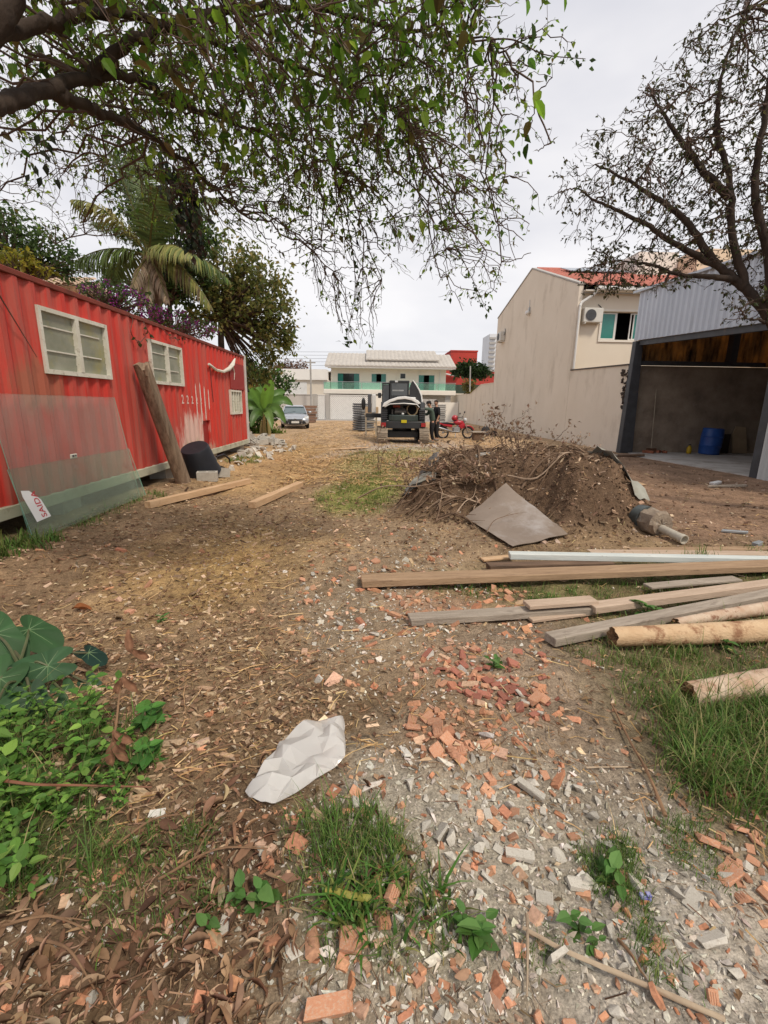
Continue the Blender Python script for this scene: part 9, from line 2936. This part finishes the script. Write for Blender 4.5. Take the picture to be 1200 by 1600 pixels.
DLC = [(0.26, 0.155, 0.092), (0.18, 0.10, 0.062), (0.33, 0.21, 0.13), (0.12, 0.07, 0.045), (0.27, 0.155, 0.10), (0.44, 0.32, 0.21)]
x, y = pick(11000, 0.8, 4.5, ((Z_BROWN, 0.95), (Z_GRASSL, 0.5), (Z_WEEDS, 0.12), (Z_GRASSF, 0.08)), 0.0)
L = 0.034 * np.exp(rng.normal(0, 0.5, len(x)))
L = np.minimum(L, 0.085)
curled_leaves('dead_leaves', x, y, L, L * rng.uniform(0.28, 0.62, len(x)), DLC, 0.28, M_DRYLEAF)
x, y = pick(30000, 1.3, 13, ((Z_LITTER, 0.85), (Z_TRAIL, 0.10), (Z_HEAP, 0.06), (Z_RUB, 0.03), (Z_FARRUB, 0.45), (Z_STRAW, 0.3)), 0.16)
L = 0.032 * np.exp(rng.normal(0, 0.35, len(x))) * (0.7 + 0.13 * np.hypot(x, y))
L = np.minimum(L, 0.03 + 0.008 * np.hypot(x, y))
flat_leaves('dead_leaves', x, y, L, 0.5, [(0.32, 0.20, 0.115), (0.25, 0.15, 0.09), (0.42, 0.29, 0.175), (0.18, 0.105, 0.065), (0.52, 0.40, 0.27)], 0.25, 0.25, 0.15, M_DRYLEAF)


def straws(name, x, y, L, w, cols, var, lift, mat):
    n_ = len(x)
    a = rng.uniform(0, 2 * PI, n_)
    b_ = a + rng.normal(0, 0.7, n_)
    p0 = np.stack([x, y], 1)
    p1 = p0 + np.stack([np.cos(a), np.sin(a)], 1) * L[:, None] * 0.5
    p2 = p1 + np.stack([np.cos(b_), np.sin(b_)], 1) * L[:, None] * 0.5
    V = []
    for i, p_ in enumerate((p0, p1, p2)):
        s_ = np.stack([-np.sin(a), np.cos(a)], 1) * (w * (1 - 0.3 * i))[:, None] * 0.5
        z = hgt(p_[:, 0], p_[:, 1]) + 0.004 + rng.random(n_) * lift
        for sg in (-1, 1):
            q_ = p_ + s_ * sg
            V.append(np.stack([q_[:, 0], q_[:, 1], z + sg * 0.0015], 1))
    V = np.stack(V, 1).reshape(-1, 3)
    k = np.arange(n_)[:, None] * 6
    F = np.concatenate([k + np.array([[0, 1, 3, 2]]), k + np.array([[2, 3, 5, 4]])])
    return tag(link(name, np_mesh(name, V, F, mat, np.repeat(tints(n_, np.array(cols), var, rng=rng), 6, axis=0))), kind='stuff')


SC = [(0.56, 0.37, 0.17), (0.66, 0.47, 0.24), (0.44, 0.27, 0.12), (0.52, 0.35, 0.18)]
x, y = pick(36000, 1.6, 16, ((Z_STRAW, 0.95), (Z_STRAW2, 0.75), (Z_LITTER, 0.13), (Z_GREEN1, 0.3)), 0.05)
straws('straw', x, y, 0.10 * np.exp(rng.normal(0, 0.4, len(x))), 0.0035 * (0.7 + 0.16 * np.hypot(x, y)), SC, 0.2, 0.03, M_DRYLEAF)
x, y = pick(22000, 0.8, 12, ((Z_LITTER, 0.7), (Z_BROWN, 0.5), (Z_HEAP2, 0.5), (Z_TRAIL, 0.25), (Z_HEAP, 0.2), (Z_GRASSR, 0.3), (Z_GRASSL, 0.5), (Z_RUB, 0.05), (Z_DUST, 0.0)), 0.25)
straws('twig_litter', x, y, 0.06 * np.exp(rng.normal(0, 0.5, len(x))), 0.003 * (0.7 + 0.18 * np.hypot(x, y)), [(0.22, 0.135, 0.08), (0.15, 0.09, 0.055), (0.32, 0.22, 0.14), (0.27, 0.17, 0.11)], 0.25, 0.015, M_DRYLEAF)
# wood chips and pale litter over the left half and the mound
x, y = pick(17000, 1.8, 13, ((Z_LITTER, 0.6), (Z_FARRUB, 0.3), (Z_STRAW2, 0.12)), 0.07)
k_ = np.ones(len(x), bool)
bits('wood_chips', x, y, 0.026 * np.exp(rng.normal(0, 0.5, len(x))) * (0.6 + 0.1 * np.hypot(x, y)), BOXES, (1.4, 0.45, 0.16), 0.2, [(0.40, 0.28, 0.17), (0.28, 0.18, 0.11), (0.54, 0.41, 0.28), (0.19, 0.12, 0.075)], 0.25, M_BIT, 0.3)
n_ = 1500
x, y = rng.uniform(0.5, 4.3, n_), rng.uniform(5.2, 9.3, n_)
k_ = (mound(x, y) > 0.05) & ~inpoly(SHEETQ, x, y)
x, y = x[k_], y[k_]
bits('wood_chips', x, y, 0.032 * np.exp(rng.normal(0, 0.4, len(x))), BOXES, (1.5, 0.3, 0.15), 0.2, [(0.33, 0.23, 0.15), (0.42, 0.31, 0.21), (0.20, 0.12, 0.08)], 0.2, M_BIT, 0.5, 0.6)
# dry stubble over the far yard
x, y = polar(9000, 9, 42, -0.2, 0.28)
k_ = (x > -4) & (x < 8.5)
x, y = x[k_], y[k_]
straws('straw', x, y, 0.22 * np.exp(rng.normal(0, 0.4, len(x))), 0.010 + 0.0012 * np.hypot(x, y), SC + [(0.30, 0.20, 0.12)], 0.22, 0.05, M_DRYLEAF)
